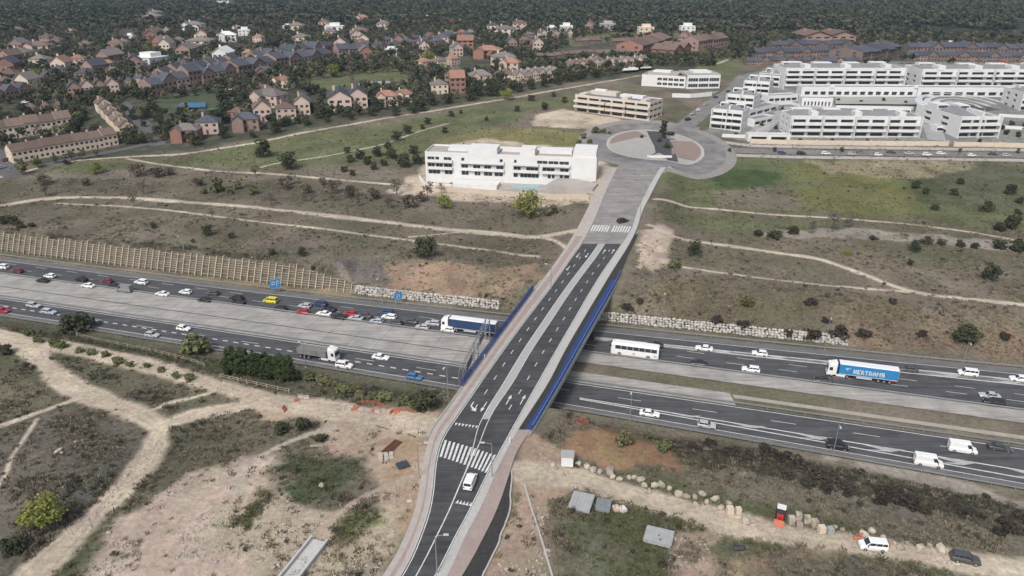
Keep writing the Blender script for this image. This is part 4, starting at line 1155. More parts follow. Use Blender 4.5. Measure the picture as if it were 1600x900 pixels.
def lorry(label, px, py, sidecol, heading, text=False):
    p = P(px, py, 0); p.z = .008
    root = thing('articulated_lorry', label, 'lorry', p, heading)
    cab(root, paint('white', (.8,.8,.79)), 7.1)
    sm = mat('tarpaulin_' + sidecol[0], sidecol[1], .6, .1, .6)
    b_ = MB(); b_.box(-8.2, 5.4, -1.27, 1.27, 1.15, 3.9); tr = b_.build('trailer', sm, root)
    q = MB(); q.rings([[(5.42,-1.29,3.9),(5.42,-1.05,4.03),(5.42,1.05,4.03),(5.42,1.29,3.9)], [(-8.22,-1.29,3.9),(-8.22,-1.05,4.03),(-8.22,1.05,4.03),(-8.22,1.29,3.9)]]); q.build('roof', mat('trailer_roof_white', (.74,.75,.76), .6, .06, .5), tr)
    for s_ in (-1, 1):
        q = MB(); q.box(-8.2, 5.4, s_*1.275-.012, s_*1.275+.012, 1.1, 1.28); q.build('side_rail', mat('side_rail_grey', (.5,.52,.55), .5, .1, 1), tr)
        for k in range(1, 6):
            q = MB(); q.box(-8.2+k*2.27-.03, -8.2+k*2.27+.03, s_*1.272, s_*1.282, 1.3, 3.88); q.build('curtain_seam', sm, tr)
    q = MB(); q.box(-8.26, -8.2, -1.2, 1.2, 1.2, 3.85); q.build('rear_door', mat('trailer_door', (.45,.5,.55), .6, .08, 1), tr)
    for k in range(8):
        pass
    if text:
        x, side = 2.1, -1                                  # the side towards the camera is +y of a westbound lorry
        for ch in 'HERTRANS': x -= letter(tr, ch, x, 1.7, 1.2, 1.292, -1, M_PAINT)
        q = MB(); q.add([(3.3,1.292,2.2),(4.2,1.292,2.9),(3.1,1.292,3.1),(2.6,1.292,2.9),(3.5,1.292,2.75)], [(0,1,2,3,4)]); q.build('emblem', mat('emblem_pale_blue', (.35,.52,.72), .6, .05, 1), tr)
        q = MB(); q.box(-8.0, -6.6, 1.2, 1.28, .75, 1.05); q.build('red_marker', M_TAIL, tr)
    for x in (-3.9, -5.2, -6.5):
        for s_ in (-1, 1): obj('wheel', TW, root, (x, s_*1.05, .5))
    q = MB(); q.box(-8.0, 4.8, -.5, .5, .75, 1.15); q.build('trailer_frame', M_TRIM, root)
    q = MB(); q.box(-2.4, 1.2, 1.05, 1.15, .45, .95); q.build('side_guard', mat('guard_silver', (.55,.56,.58), .5, .1, 1), root)
lorry('white cab lorry with bright blue lettered curtain trailer', 1344, 591, ('bright_blue', (.03,.21,.46)), WEST, True)
lorry('white cab lorry with dark navy trailer about to pass under the bridge', 733, 518, ('navy', (.028,.06,.13)), WEST)
# tipper
p = P(500, 560, 0); p.z = .008
tp = thing('tipper_lorry', 'tipper lorry with grey open body and white cab', 'lorry', p, EAST)
cab(tp, paint('white', (.8,.8,.79)), 4.3)
gm = mat('tipper_grey', (.24,.235,.23), .6, .2, .8)
b_ = MB(); b_.rings([[(2.6,-1.2,1.2),(2.6,-1.25,2.75),(2.6,1.25,2.75),(2.6,1.2,1.2)], [(-6.0,-1.2,1.2),(-6.0,-1.25,2.75),(-6.0,1.25,2.75),(-6.0,1.2,1.2)]]); tb = b_.build('tipper_body', gm, tp)
for s_ in (-1, 1):
    q = MB(); q.box(-6.0, 2.6, s_*1.24-.06, s_*1.24+.06, 2.75, 2.98); q.build('top_rail', gm, tb)
    for k in range(7):
        q = MB(); q.box(-5.8+k*1.38, -5.65+k*1.38, s_*1.27-.05, s_*1.27+.05, 1.25, 2.75); q.build('side_rib', gm, tb)
q = MB(); q.box(-5.9, 2.5, -1.18, 1.18, 2.752, 2.80); q.build('load', mat('gravel_load', (.2,.19,.18), .95, .3, 2), tb)
q = MB(); q.box(-5.8, 3.2, -.5, .5, .7, 1.2); q.build('chassis', M_TRIM, tp)
for x in (-2.6, -3.9, -5.1):
    for s_ in (-1, 1): obj('wheel', TW, tp, (x, s_*1.05, .5))
# coach
p = P(992, 555, 0); p.z = .008
co = thing('coach', 'white coach with dark window band approaching the bridge', 'bus', p, WEST)
b_ = MB(); W_ = 1.27
def cs(x, w, z0_, z1_): return [(x,-w,z0_),(x,-w*1.0,z1_-.35),(x,-w*.82,z1_),(x,w*.82,z1_),(x,w*1.0,z1_-.35),(x,w,z0_)]
b_.rings([cs(6.35,W_*.9,.5,3.1), cs(6.1,W_*.98,.35,3.45), cs(5.3,W_,.32,3.6), cs(-5.9,W_,.32,3.6), cs(-6.25,W_*.95,.4,3.45)])
bd = b_.build('body', paint('white', (.8,.8,.79)), co)
for s_ in (-1, 1):
    for k in range(7):
        x0 = 5.2 - k * 1.58; zt = 3.02
        q = MB(); q.add([(x0,s_*(W_+.012),1.95),(x0-1.5,s_*(W_+.012),1.95),(x0-1.5,s_*(W_+.012),zt),(x0,s_*(W_+.012),zt)], [(0,1,2,3)]); q.build('side_window', M_GLASSD, co)
    for x in (4.0, -3.6): obj('wheel', TW, co, (x, s_*1.12, .5))
    q = MB(); q.box(6.2, 6.75, s_*1.25-.08, s_*1.25+.08, 2.5, 2.95); q.build('wing_mirror', M_TRIM, co)
q = MB(); q.add([(6.33,-1.05,1.2),(6.33,1.05,1.2),(6.18,1.1,2.95),(6.18,-1.1,2.95)], [(0,1,2,3)]); q.build('windscreen', M_GLASSD, co)
q = MB(); q.add([(-6.262,-.95,1.9),(-6.262,.95,1.9),(-6.262,.95,2.9),(-6.262,-.95,2.9)], [(0,1,2,3)]); q.build('rear_window', M_GLASSD, co)
q = MB(); q.box(-2.5, -.8, -.75, .75, 3.58, 3.78); q.build('roof_unit', paint('white', (.8,.8,.79)), co)
for x in (.6, -5.0):
    q = MB(); q.add([(x,W_+.01,.75),(x-.8,W_+.01,.75),(x-.8,W_+.01,1.25),(x,W_+.01,1.25)], [(0,1,2,3)]); q.build('emblem', mat('emblem_grey', (.45,.46,.47), .6, .05, 1), co)

# ================================================================== BUILDINGS
M_PANE = mat('window_glass', (.05, .058, .07), .2, .3, .4, spec=.6)
M_ROOFGREY = mat('flat_roof_grey', (.235, .235, .245), .9, .18, .3)
M_BUFF = mat('buff_render', (.60, .54, .47), .85, .08, .35)
M_FRAME = mat('window_frame_white', (.7, .7, .69), .7, .05, 1)
def holed(b_, o, u, n, W, Hh, ops, rec, mi=0):
    """wall panel from origin o along u, height Hh, outward normal n, with recessed openings (u0,u1,z0,z1)"""
    us_ = sorted({0.0, W} | {q for op in ops for q in op[:2]}); zs_ = sorted({0.0, Hh} | {q for op in ops for q in op[2:]})
    Z = Vector((0,0,1))
    pt = lambda a, z, d=0.0: o + u*a + Z*z - n*d
    for i in range(len(us_)-1):
        for j in range(len(zs_)-1):
            cu, cz = (us_[i]+us_[i+1])/2, (zs_[j]+zs_[j+1])/2
            if any(a < cu < b2 and c < cz < d for a, b2, c, d in ops): continue
            b_.add([pt(us_[i],zs_[j]), pt(us_[i+1],zs_[j]), pt(us_[i+1],zs_[j+1]), pt(us_[i],zs_[j+1])], [(0,1,2,3)], mi)
    for a, b2, c, d in ops:
        b_.add([pt(a,c), pt(b2,c), pt(b2,d), pt(a,d), pt(a,c,rec), pt(b2,c,rec), pt(b2,d,rec), pt(a,d,rec)],
               [(0,4,5,1),(1,5,6,2),(2,6,7,3),(3,7,4,0)], mi)
def pane(parent, o, u, n, op, rec, m=None, frame=False):
    a, b2, c, d = op; Z = Vector((0,0,1)); pt = lambda q, z, dd: o + u*q + Z*z - n*dd
    w = MB(); w.add([pt(a,c,rec-.01), pt(b2,c,rec-.01), pt(b2,d,rec-.01), pt(a,d,rec-.01)], [(0,1,2,3)])
    ob = w.build('window', m or M_PANE, parent)
    if frame and b2 - a > 2.2:
        k = max(2, int((b2-a)/1.5))
        for i in range(1, k):
            q = a + (b2-a)*i/k; fb = MB()
            fb.add([pt(q-.05,c,rec-.03), pt(q+.05,c,rec-.03), pt(q+.05,d,rec-.03), pt(q-.05,d,rec-.03)], [(0,1,2,3)]); fb.build('mullion', M_FRAME, ob)
    return ob
def sides(W, D):
    return [(Vector((0,0,0)), Vector((1,0,0)), Vector((0,-1,0)), W), (Vector((W,0,0)), Vector((0,1,0)), Vector((1,0,0)), D),
            (Vector((W,D,0)), Vector((-1,0,0)), Vector((0,1,0)), W), (Vector((0,D,0)), Vector((0,-1,0)), Vector((-1,0,0)), D)]
def front_frame(pa, pb):
    a, b_ = G(*pa), G(*pb); d = b_ - a
    return a, math.atan2(d.y, d.x), math.hypot(d.x, d.y)
def flats(label, pa, pb, D, Hh, fr, side_ops=None, wall=None, roofm=None, parapet=.7, sink=1.5, name='apartment_block', cat='apartment building', group=None, frame=False, boxes=(), rec=.5, balcony=(), W_=None, back=None):
    a, ang, W = front_frame(pa, pb)
    if W_: W = W_
    c, s_ = math.cos(ang), math.sin(ang)
    zc = [H1(a.x + c*u - s_*v, a.y + s_*u + c*v) for u in (0, W/2, W) for v in (0, D)]
    z0 = (zc[0] + zc[4]) / 2; low = min(zc) - z0 - sink
    t = thing(name, label, cat, (a.x, a.y, z0), ang, group)
    wall = wall or M_WHITE
    b_ = MB(); ws = MB(); allw = []
    for i, (o, u, n, L_) in enumerate(sides(W, D)):
        ops = [(q[0]*L_, q[1]*L_, q[2], q[3]) for q in (fr if i == 0 else (side_ops or {}).get(i, []))]
        holed(b_, o, u, n, L_, Hh + parapet, ops, rec)
        allw += [(o, u, n, op) for op in ops]
        b_.add([o + Vector((0,0,low)), o + u*L_ + Vector((0,0,low)), o + u*L_, o], [(0,1,2,3)])
    # inner side of the parapet
    th = .3
    q0, q1 = [(0,0),(W,0),(W,D),(0,D)], [(th,th),(W-th,th),(W-th,D-th),(th,D-th)]
    zt = Hh + parapet
    b_.add([(x,y,zt) for x,y in q0] + [(x,y,zt) for x,y in q1] + [(x,y,Hh) for x,y in q1], [(k,(k+1)%4,4+(k+1)%4,4+k) for k in range(4)] + [(4+k,4+(k+1)%4,8+(k+1)%4,8+k) for k in range(4)])
    w_o = b_.build('wall', wall, t)
    r = MB(); r.add([(th,th,Hh),(W-th,th,Hh),(W-th,D-th,Hh),(th,D-th,Hh)], [(0,1,2,3)]); r.build('roof', roofm or M_ROOFGREY, t)
    for o, u, n, op in allw: pane(t, o, u, n, op, rec, frame=frame)
    for (u0, u1, v0, v1, h_, mm) in boxes:
        q = MB(); q.box(u0*W, u1*W, v0*D, v1*D, Hh + .002, Hh + h_); q.build('roof_box', mm, t)
    for (u0, u1, z, dep, hh) in balcony:
        q = MB(); x0, x1 = u0*W, u1*W
        q.box(x0, x1, -dep, -.004, z-.2, z); q.box(x0, x1, -dep-.15, -dep-.003, z-.2, z+hh); q.box(x0, x0+.15, -dep, -.004, z, z+hh); q.box(x1-.15, x1, -dep, -.004, z, z+hh)
        q.build('balcony', wall, t)
    return t, W

# --- A: long new white building beside the road
fx = lambda x: (x - 30) / 1430.0
rA = []
for z0_, z1_, lst in ((8.3, 9.7, [(50,110),(118,150),(190,255),(340,365),(665,690),(785,805),(975,1060),(1068,1150),(1158,1235)]), (5.2, 6.7, [(50,110),(120,180),(190,260),(340,395),(440,500),(532,590),(635,695),(780,840),(885,985),(1020,1120),(1165,1235)]),
                      (2.0, 3.8, [(55,155),(195,260),(340,400),(450,500),(530,600),(620,690),(780,815),(835,990),(1065,1090),(1100,1120),(1165,1190),(1200,1240)])):
    rA += [(fx(a), fx(b_), z0_, z1_) for a, b_ in lst]
flats('long new white building with dark window bands beside the dusty road', (666,284), (931,283), 15, 11.2, rA, {1: [(.3,.42,3,4.5),(.3,.42,6.5,8)]}, roofm=M_PLAZA, name='white_building', cat='building', frame=True,
      boxes=((.255,.425,.08,.62,3.0,M_WHITE),(.56,.645,.08,.62,3.0,M_WHITE),(.865,.995,.02,.98,3.1,M_WHITE),(.12,.24,.4,.95,1.1,M_WHITE),(.66,.85,.5,.97,1.4,M_WHITE),(.44,.55,.55,.95,.9,M_WHITE)),
      balcony=((.01,.165,4.6,1.3,1.0),(.01,.165,7.7,1.3,1.0),(.21,.47,4.6,1.3,1.0),(.21,.47,7.7,1.3,1.0),(.52,.67,4.6,1.3,1.0),(.52,.67,7.7,1.3,1.0),(.69,.85,4.6,1.3,1.0),(.69,.85,7.7,1.3,1.0)))
def podium(label, pts, hgt, m, name='terrace_wall', cat='wall', top=None):
    w = [G(*q) for q in pts]; zt = max(q.z for q in w) + hgt; n = len(w)
    t = thing(name, label, cat, (w[0].x, w[0].y, zt - hgt)); l0 = t.location.copy()
    b_ = MB(); b_.add([(q.x, q.y, q.z - .6) for q in w] + [(q.x, q.y, zt) for q in w], [(k,(k+1)%n,n+(k+1)%n,n+k) for k in range(n)]); local(b_.build('wall', m), t)
    b_ = MB(); b_.add([(q.x, q.y, zt) for q in w], [tuple(range(n))]); local(b_.build('top', top or m), t)
    return t
podium('white terrace slab in front of the long white building', [(708,295),(776,297),(782,289),(708,287)], 1.6, M_WHITE)
podium('pale paved podium with the swimming pool before the white building', [(785,299),(868,302),(876,291),(786,288)], .7, M_PLAZA, 'pool_terrace', 'terrace')
podium('pale podium with the green court beside the dusty road', [(852,305),(926,300),(934,289),(876,289)], .7, M_PLAZA, 'court_terrace', 'terrace')
def flatpatch(name, pts, m, lift, label=None, cat=None, kind=None):
    w = [G(*q) for q in pts]; z = max(q.z for q in w) + lift
    b_ = MB(); n = len(w)
    b_.add([(q.x, q.y, z) for q in w] + [(q.x, q.y, z-.5) for q in w], [tuple(range(n))] + [(k,n+k,n+(k+1)%n,(k+1)%n) for k in range(n)])
    o = b_.build(name, m); tag(o, label, cat, None, kind); return o
M_POOL = mat('pool_water', (.20, .42, .46), .12, .08, .8, spec=.5)
flatpatch('swimming_pool', [(800,297.5),(842,299),(846,294.5),(806,293)], M_POOL, 1.05, 'pale turquoise swimming pool before the long white building', 'pool')
flatpatch('sports_court', [(858,302.5),(897,303),(901,298.5),(862,298)], mat('court_green', (.05,.17,.12), .9, .1, .5), 1.0, 'dark green sports court before the long white building', 'court')
def wall_line(label, px, hgt, m, th=.35, name='boundary_wall', cat='wall', pillars=0, group=None):
    w = [G(*q) for q in dens(px)]
    t = thing(name, label, cat, w[0], 0, group)
    b_ = MB()
    for a, b2 in zip(w[:-1], w[1:]):
        d = (b2 - a); d.z = 0; n = Vector((-d.y, d.x, 0)).normalized() * th/2
        zt = hgt
        b_.hexa([a-n-Vector((0,0,.8)), b2-n-Vector((0,0,.8)), b2+n-Vector((0,0,.8)), a+n-Vector((0,0,.8))], [a-n+Vector((0,0,zt)), b2-n+Vector((0,0,zt)), b2+n+Vector((0,0,zt)), a+n+Vector((0,0,zt))])
    o = local(b_.build('wall', m), t)
    if pillars:
        for i, q in enumerate(w[::pillars]):
            b_ = MB(); b_.box(q.x-.3, q.x+.3, q.y-.45, q.y+.3, q.z-.5, q.z+hgt+.35); local(b_.build('pillar', m), t)
    return t
wall_line('long sand-coloured site wall below the white building', [(665,296),(710,300),(780,306),(860,311),(920,312)], 2.2, mat('site_wall_sand', (.52,.45,.37), .9, .12, .5))
wall_line('low white wall stepping down at the end of the white building', [(655,279),(664,291),(706,294)], 1.6, M_WHITE)

# --- B: buff three-storey block with open ground floor
def bands(n, rows, u0=.02, u1=.98, gap=.012):
    out = []
    for z0_, z1_ in rows:
        for i in range(n):
            a = u0 + (u1-u0)*i/n + gap; b2 = u0 + (u1-u0)*(i+1)/n - gap; out.append((a, b2, z0_, z1_))
    return out
flats('buff three-storey block with long balconies beside the roundabout', (898,172), (1014,190), 17, 9.6, bands(6, ((.3,2.3),(4.2,5.6),(7.4,8.8))), {1: bands(3, ((.3,2.3),(4.2,5.6),(7.4,8.8)))}, wall=M_BUFF, roofm=mat('dark_roof_panels',(.16,.18,.21),.6,.15,.4), rec=1.3, frame=False,
      boxes=((.04,.12,.1,.5,1.4,M_BUFF),(.62,.70,.06,.4,1.6,M_BUFF),(.86,.93,.1,.5,1.2,M_BUFF),(.1,.45,.6,.95,2.2,M_BUFF),(.5,.8,.62,.93,1.5,M_WHITE),(.15,.3,.64,.8,3.2,M_WHITE)),
      balcony=((.0,.42,3.0,1.6,1.05),(.44,.70,3.0,1.6,1.05),(.72,1.0,3.0,1.6,1.05),(.0,.42,6.2,1.6,1.05),(.44,.70,6.2,1.6,1.05),(.72,1.0,6.2,1.6,1.05)))
# --- C: two white blocks on the climbing street
flats('white two-storey block with grey roof behind the buff block', (1002,134), (1070,138), 20, 7.2, bands(5, ((1.2,3.0),(4.4,6.2)), .35), {3: []}, frame=True, boxes=((.1,.8,.2,.9,1.8,M_PLAZA),(.2,.6,.35,.75,2.8,M_WHITE)))
flats('white two-storey block with overhanging roof at the climbing street', (1073,139), (1124,138), 22, 8.4, bands(3, ((1.0,3.2),(4.8,7.0))), {1: bands(2, ((1.2,3.0),),.3,.8)}, frame=True, boxes=((-.03,1.0,.05,.95,1.3,M_PLAZA),(.25,.8,.3,.8,2.4,M_WHITE)))
wall_line('white garden wall below the two-storey blocks', [(1050,152),(1078,153),(1112,150)], 2.6, M_WHITE)
flatpatch('swimming_pool', [(1098,148),(1118,147),(1124,143),(1106,144)], M_POOL, .4, 'blue swimming pool behind the white garden wall', 'pool')
# --- D, E, F, G, H: the white estate
ROWS3 = ((.5,2.3),(4.3,6.0),(7.5,9.2))
def estate_boxes(k, h_=2.2):
    out = []
    for i in range(k):
        u = (i + .55) / k; out.append((u-.026, u+.026, -.012, .34, h_ + .9, M_WHITE))
    return tuple(out)
def hip(t, W, D, z, h_, m, inset=.5, run=.28):
    """low grey hipped roof set back behind the front parapet"""
    a, b_ = inset, run
    q = MB(); q.add([(a,a,z),(W-a,a,z),(W-a,D-a,z),(a,D-a,z),(D*b_+a,D*.55,z+h_),(W-D*b_-a,D*.55,z+h_)], [(0,1,5,4),(1,2,5),(2,3,4,5),(3,0,4)]); q.build('hipped_roof', m, t)
BALC = lambda n: tuple((i/n+.01, (i+1)/n-.01, z, 1.7, 1.05) for i in range(n) for z in (3.3, 6.5))
def estate(label, pa, pb, D, n, k, Hh=10.2, group='white blocks of flats', **kw):
    R3 = ROWS3 if Hh < 12 else ((3.2,4.9),(7.0,8.6),(10.2,11.9)); global BALC
    BALC = lambda n: tuple((i/n+.01, (i+1)/n-.01, z, 1.7, 1.05) for i in range(n) for z in ((3.3, 6.5) if Hh < 12 else (2.3, 6.0, 9.2)))
    t, W = flats(label, pa, pb, D, Hh, bands(n, R3), {1: bands(2, ROWS3, .1, .9, .12), 3: bands(2, ROWS3, .1, .9, .12)}, rec=1.2, boxes=estate_boxes(k), balcony=BALC(max(2, n//2)), parapet=1.0, group=group, **kw)
    hip(t, W, D, Hh + .02, 2.6, M_ROOFGREY)
    nf = max(2, n//2)
    for i in range(nf + 1):                                # party walls standing proud of the balconies
        x = min(max(W*i/nf, .2), W - .2); q = MB(); top = Hh + 1.0 + (.5 if i % 2 else .15)
        q.box(x-.19, x+.19, -2.05, -.006, -1.2, top); q.build('party_wall', M_WHITE, t)
    for i in range(nf):                                    # set-back roof terraces of uneven size
        u0 = (i + random.uniform(.12,.3))/nf; u1 = (i + random.uniform(.6,.88))/nf; v0 = random.uniform(.5,.62)
        q = MB(); q.box(u0*W, u1*W, v0*D, (v0+.25)*D, Hh + .5, Hh + 3.1); bx_ = q.build('roof_room', M_WHITE, t)
        q = MB(); q.add([(u0*W+.5, v0*D-.02, Hh+1.2), (u1*W-.5, v0*D-.02, Hh+1.2), (u1*W-.5, v0*D-.02, Hh+2.6), (u0*W+.5, v0*D-.02, Hh+2.6)], [(0,1,2,3)]); q.build('window', M_PANE, bx_)
    return t
estate('white flats with three roof turrets behind the glazed hall', (1222,139), (1409,139), 24, 8, 3, 13.0)
estate('white flats behind the curved grey canopy at the edge of the slate houses', (1433,140), (1660,142), 24, 9, 4, 13.0)
estate('long white flats directly above the beige garden wall', (1230,214), (1434,214), 17, 8, 3)
estate('white flats with closed gable between the ramp and dark court', (1492,215), (1556,214), 40, 3, 1)
estate('white flats at the foot of the climbing street', (1110,200), (1158,206), 16, 3, 1)
estate('white flats stepping uphill, second in the row from the roundabout', (1133,175), (1176,180), 16, 3, 1)
estate('white flats stepping uphill, third in the row from the roundabout', (1160,152), (1200,156), 16, 3, 1)
estate('white flats stepping uphill at the top of the row', (1186,133), (1218,137), 14, 2, 1, 8.0)
estate('white flats across the dark court from the gabled flats', (1590,172), (1690,176), 22, 4, 2)
flats('low white glazed hall between the two rows of flats', (1251,151), (1431,151), 10, 5.6, bands(14, ((1.0,3.2),)), frame=False, rec=.8, boxes=((.24,.28,-.04,.2,1.8,M_WHITE),(.97,1.0,-.06,.2,1.5,M_WHITE)), name='low_building', cat='building')
flats('low white building between the curved canopy and far flats', (1432,151), (1650,153), 10, 5.6, bands(12, ((1.0,3.2),)), rec=.8, name='low_building', cat='building')
flats('small white annexe with tall windows beside the courtyard', (1252,166), (1300,167), 9, 4.6, bands(8, ((.4,3.0),),.05,.95,.03), rec=.5, name='low_building', cat='building')
flats('low white terrace house row beside the uphill flats', (1170,186), (1215,170), 8, 3.6, bands(4, ((.6,2.4),)), rec=.8, name='low_building', cat='building')
flats('low white building below the terrace row, beside the ramp', (1178,199), (1208,190), 7, 3.4, bands(3, ((.6,2.4),)), rec=.8, name='low_building', cat='building')
flats('low white garages in the upper courtyard', (1200,160), (1246,158), 8, 3.6, bands(5, ((.5,2.3),)), rec=.8, name='low_building', cat='building')
for i, (pa, pb) in enumerate((((1452,185),(1486,184)), ((1458,195),(1488,194)), ((1462,206),(1488,205)))):
    flats('low white garden terrace beside the ramp, ' + ('upper of three','middle of three','lower of three')[i], pa, pb, 5, 2.6, [(.05,.95,.4,2.0)], rec=1.0, name='low_building', cat='building', group='garden terraces beside the ramp')
M_COURT = mat('court_paving', (.34,.335,.325), .95, .15, .15)
flatpatch('courtyard', [(1305,165),(1432,166),(1432,153),(1305,152)], mat('court_gravel', (.36,.37,.34), .95, .15, .2), .15, kind='structure')
drape_strip('ramp', [(1438,168),(1448,185),(1458,205),(1464,220)], 9, mat('ramp_concrete', (.33,.325,.335), .95, .1, .2), .2)
drape_strip('ramp', [(1172,214),(1190,203),(1215,185),(1240,168)], 9, M_COURT, .2)
drape_strip('courtyard', [(1215,178),(1260,168),(1330,166)], 10, M_COURT, .14)
# curved grey-white canopy roofs beside the gabled flats
ca = G(1500, 182); cn = thing('canopy', 'curved pale grey canopy roof behind the gabled white flats', 'canopy', ca, .1)
for k in range(4):
    b_ = MB(); n = 14; R0, R1 = 10 + k*4.6, 14 + k*4.6
    pr = []
    for i in range(n+1):
        tt = math.pi * (.05 + .9 * i/n)
        z = 3.5 + k*.9 + 3.0 * math.sin(tt)
        pr.append([(R0*math.cos(tt)*1.0+6, R0*.9*math.sin(tt)+6, z), (R1*math.cos(tt)+6, R1*.9*math.sin(tt)+6, z-.6), (R1*math.cos(tt)+6, R1*.9*math.sin(tt)+6, z-.9), (R0*math.cos(tt)+6, R0*.9*math.sin(tt)+6, z-.3)])
    b_.rings(pr); b_.build('canopy_band', mat('canopy_grey', (.52,.54,.57), .6, .1, .3), cn)
for i in range(5):
    tt = math.pi * (.1 + .8*i/4); b_ = MB(); b_.tube((18*math.cos(tt)+6, 16*math.sin(tt)+6, -1), (18*math.cos(tt)+6, 16*math.sin(tt)+6, 5), .25, .25, 8); b_.build('column', M_WHITE, cn)
wall_line('beige garden wall with pillars along the avenue below the flats', [(1172,224),(1230,226),(1320,227),(1440,228),(1480,228)], 2.4, M_CREAM, pillars=1)
wall_line('beige garden wall with pillars below the gabled flats', [(1490,229),(1560,230),(1640,232)], 2.4, M_CREAM, pillars=1)
flats('long flat white porch roof at the gate beside the avenue', (1168,221), (1234,222), 5, 3.2, [(.08,.45,0,2.6),(.55,.92,0,2.6)], rec=2.5, name='gatehouse', cat='building')

for i, (pl, lb) in enumerate([([(1182,208),(1212,196),(1236,180)],'white courtyard wall beside the lower ramp'),([(1214,164),(1236,163),(1250,168)],'white courtyard wall by the annexe'),([(1306,169),(1370,170),(1428,171)],'long white courtyard wall behind the long flats'),([(1445,172),(1470,172),(1488,176)],'white courtyard wall at the top of the upper ramp'),([(1560,182),(1590,184),(1640,186)],'white wall of the dark court'),([(1562,200),(1600,203),(1640,205)],'lower white wall of the dark court'),([(1128,214),(1170,216)],'white garden wall before the lowest uphill flats')]):
    wall_line(lb, pl, 1.7, M_WHITE, .3, 'courtyard_wall')
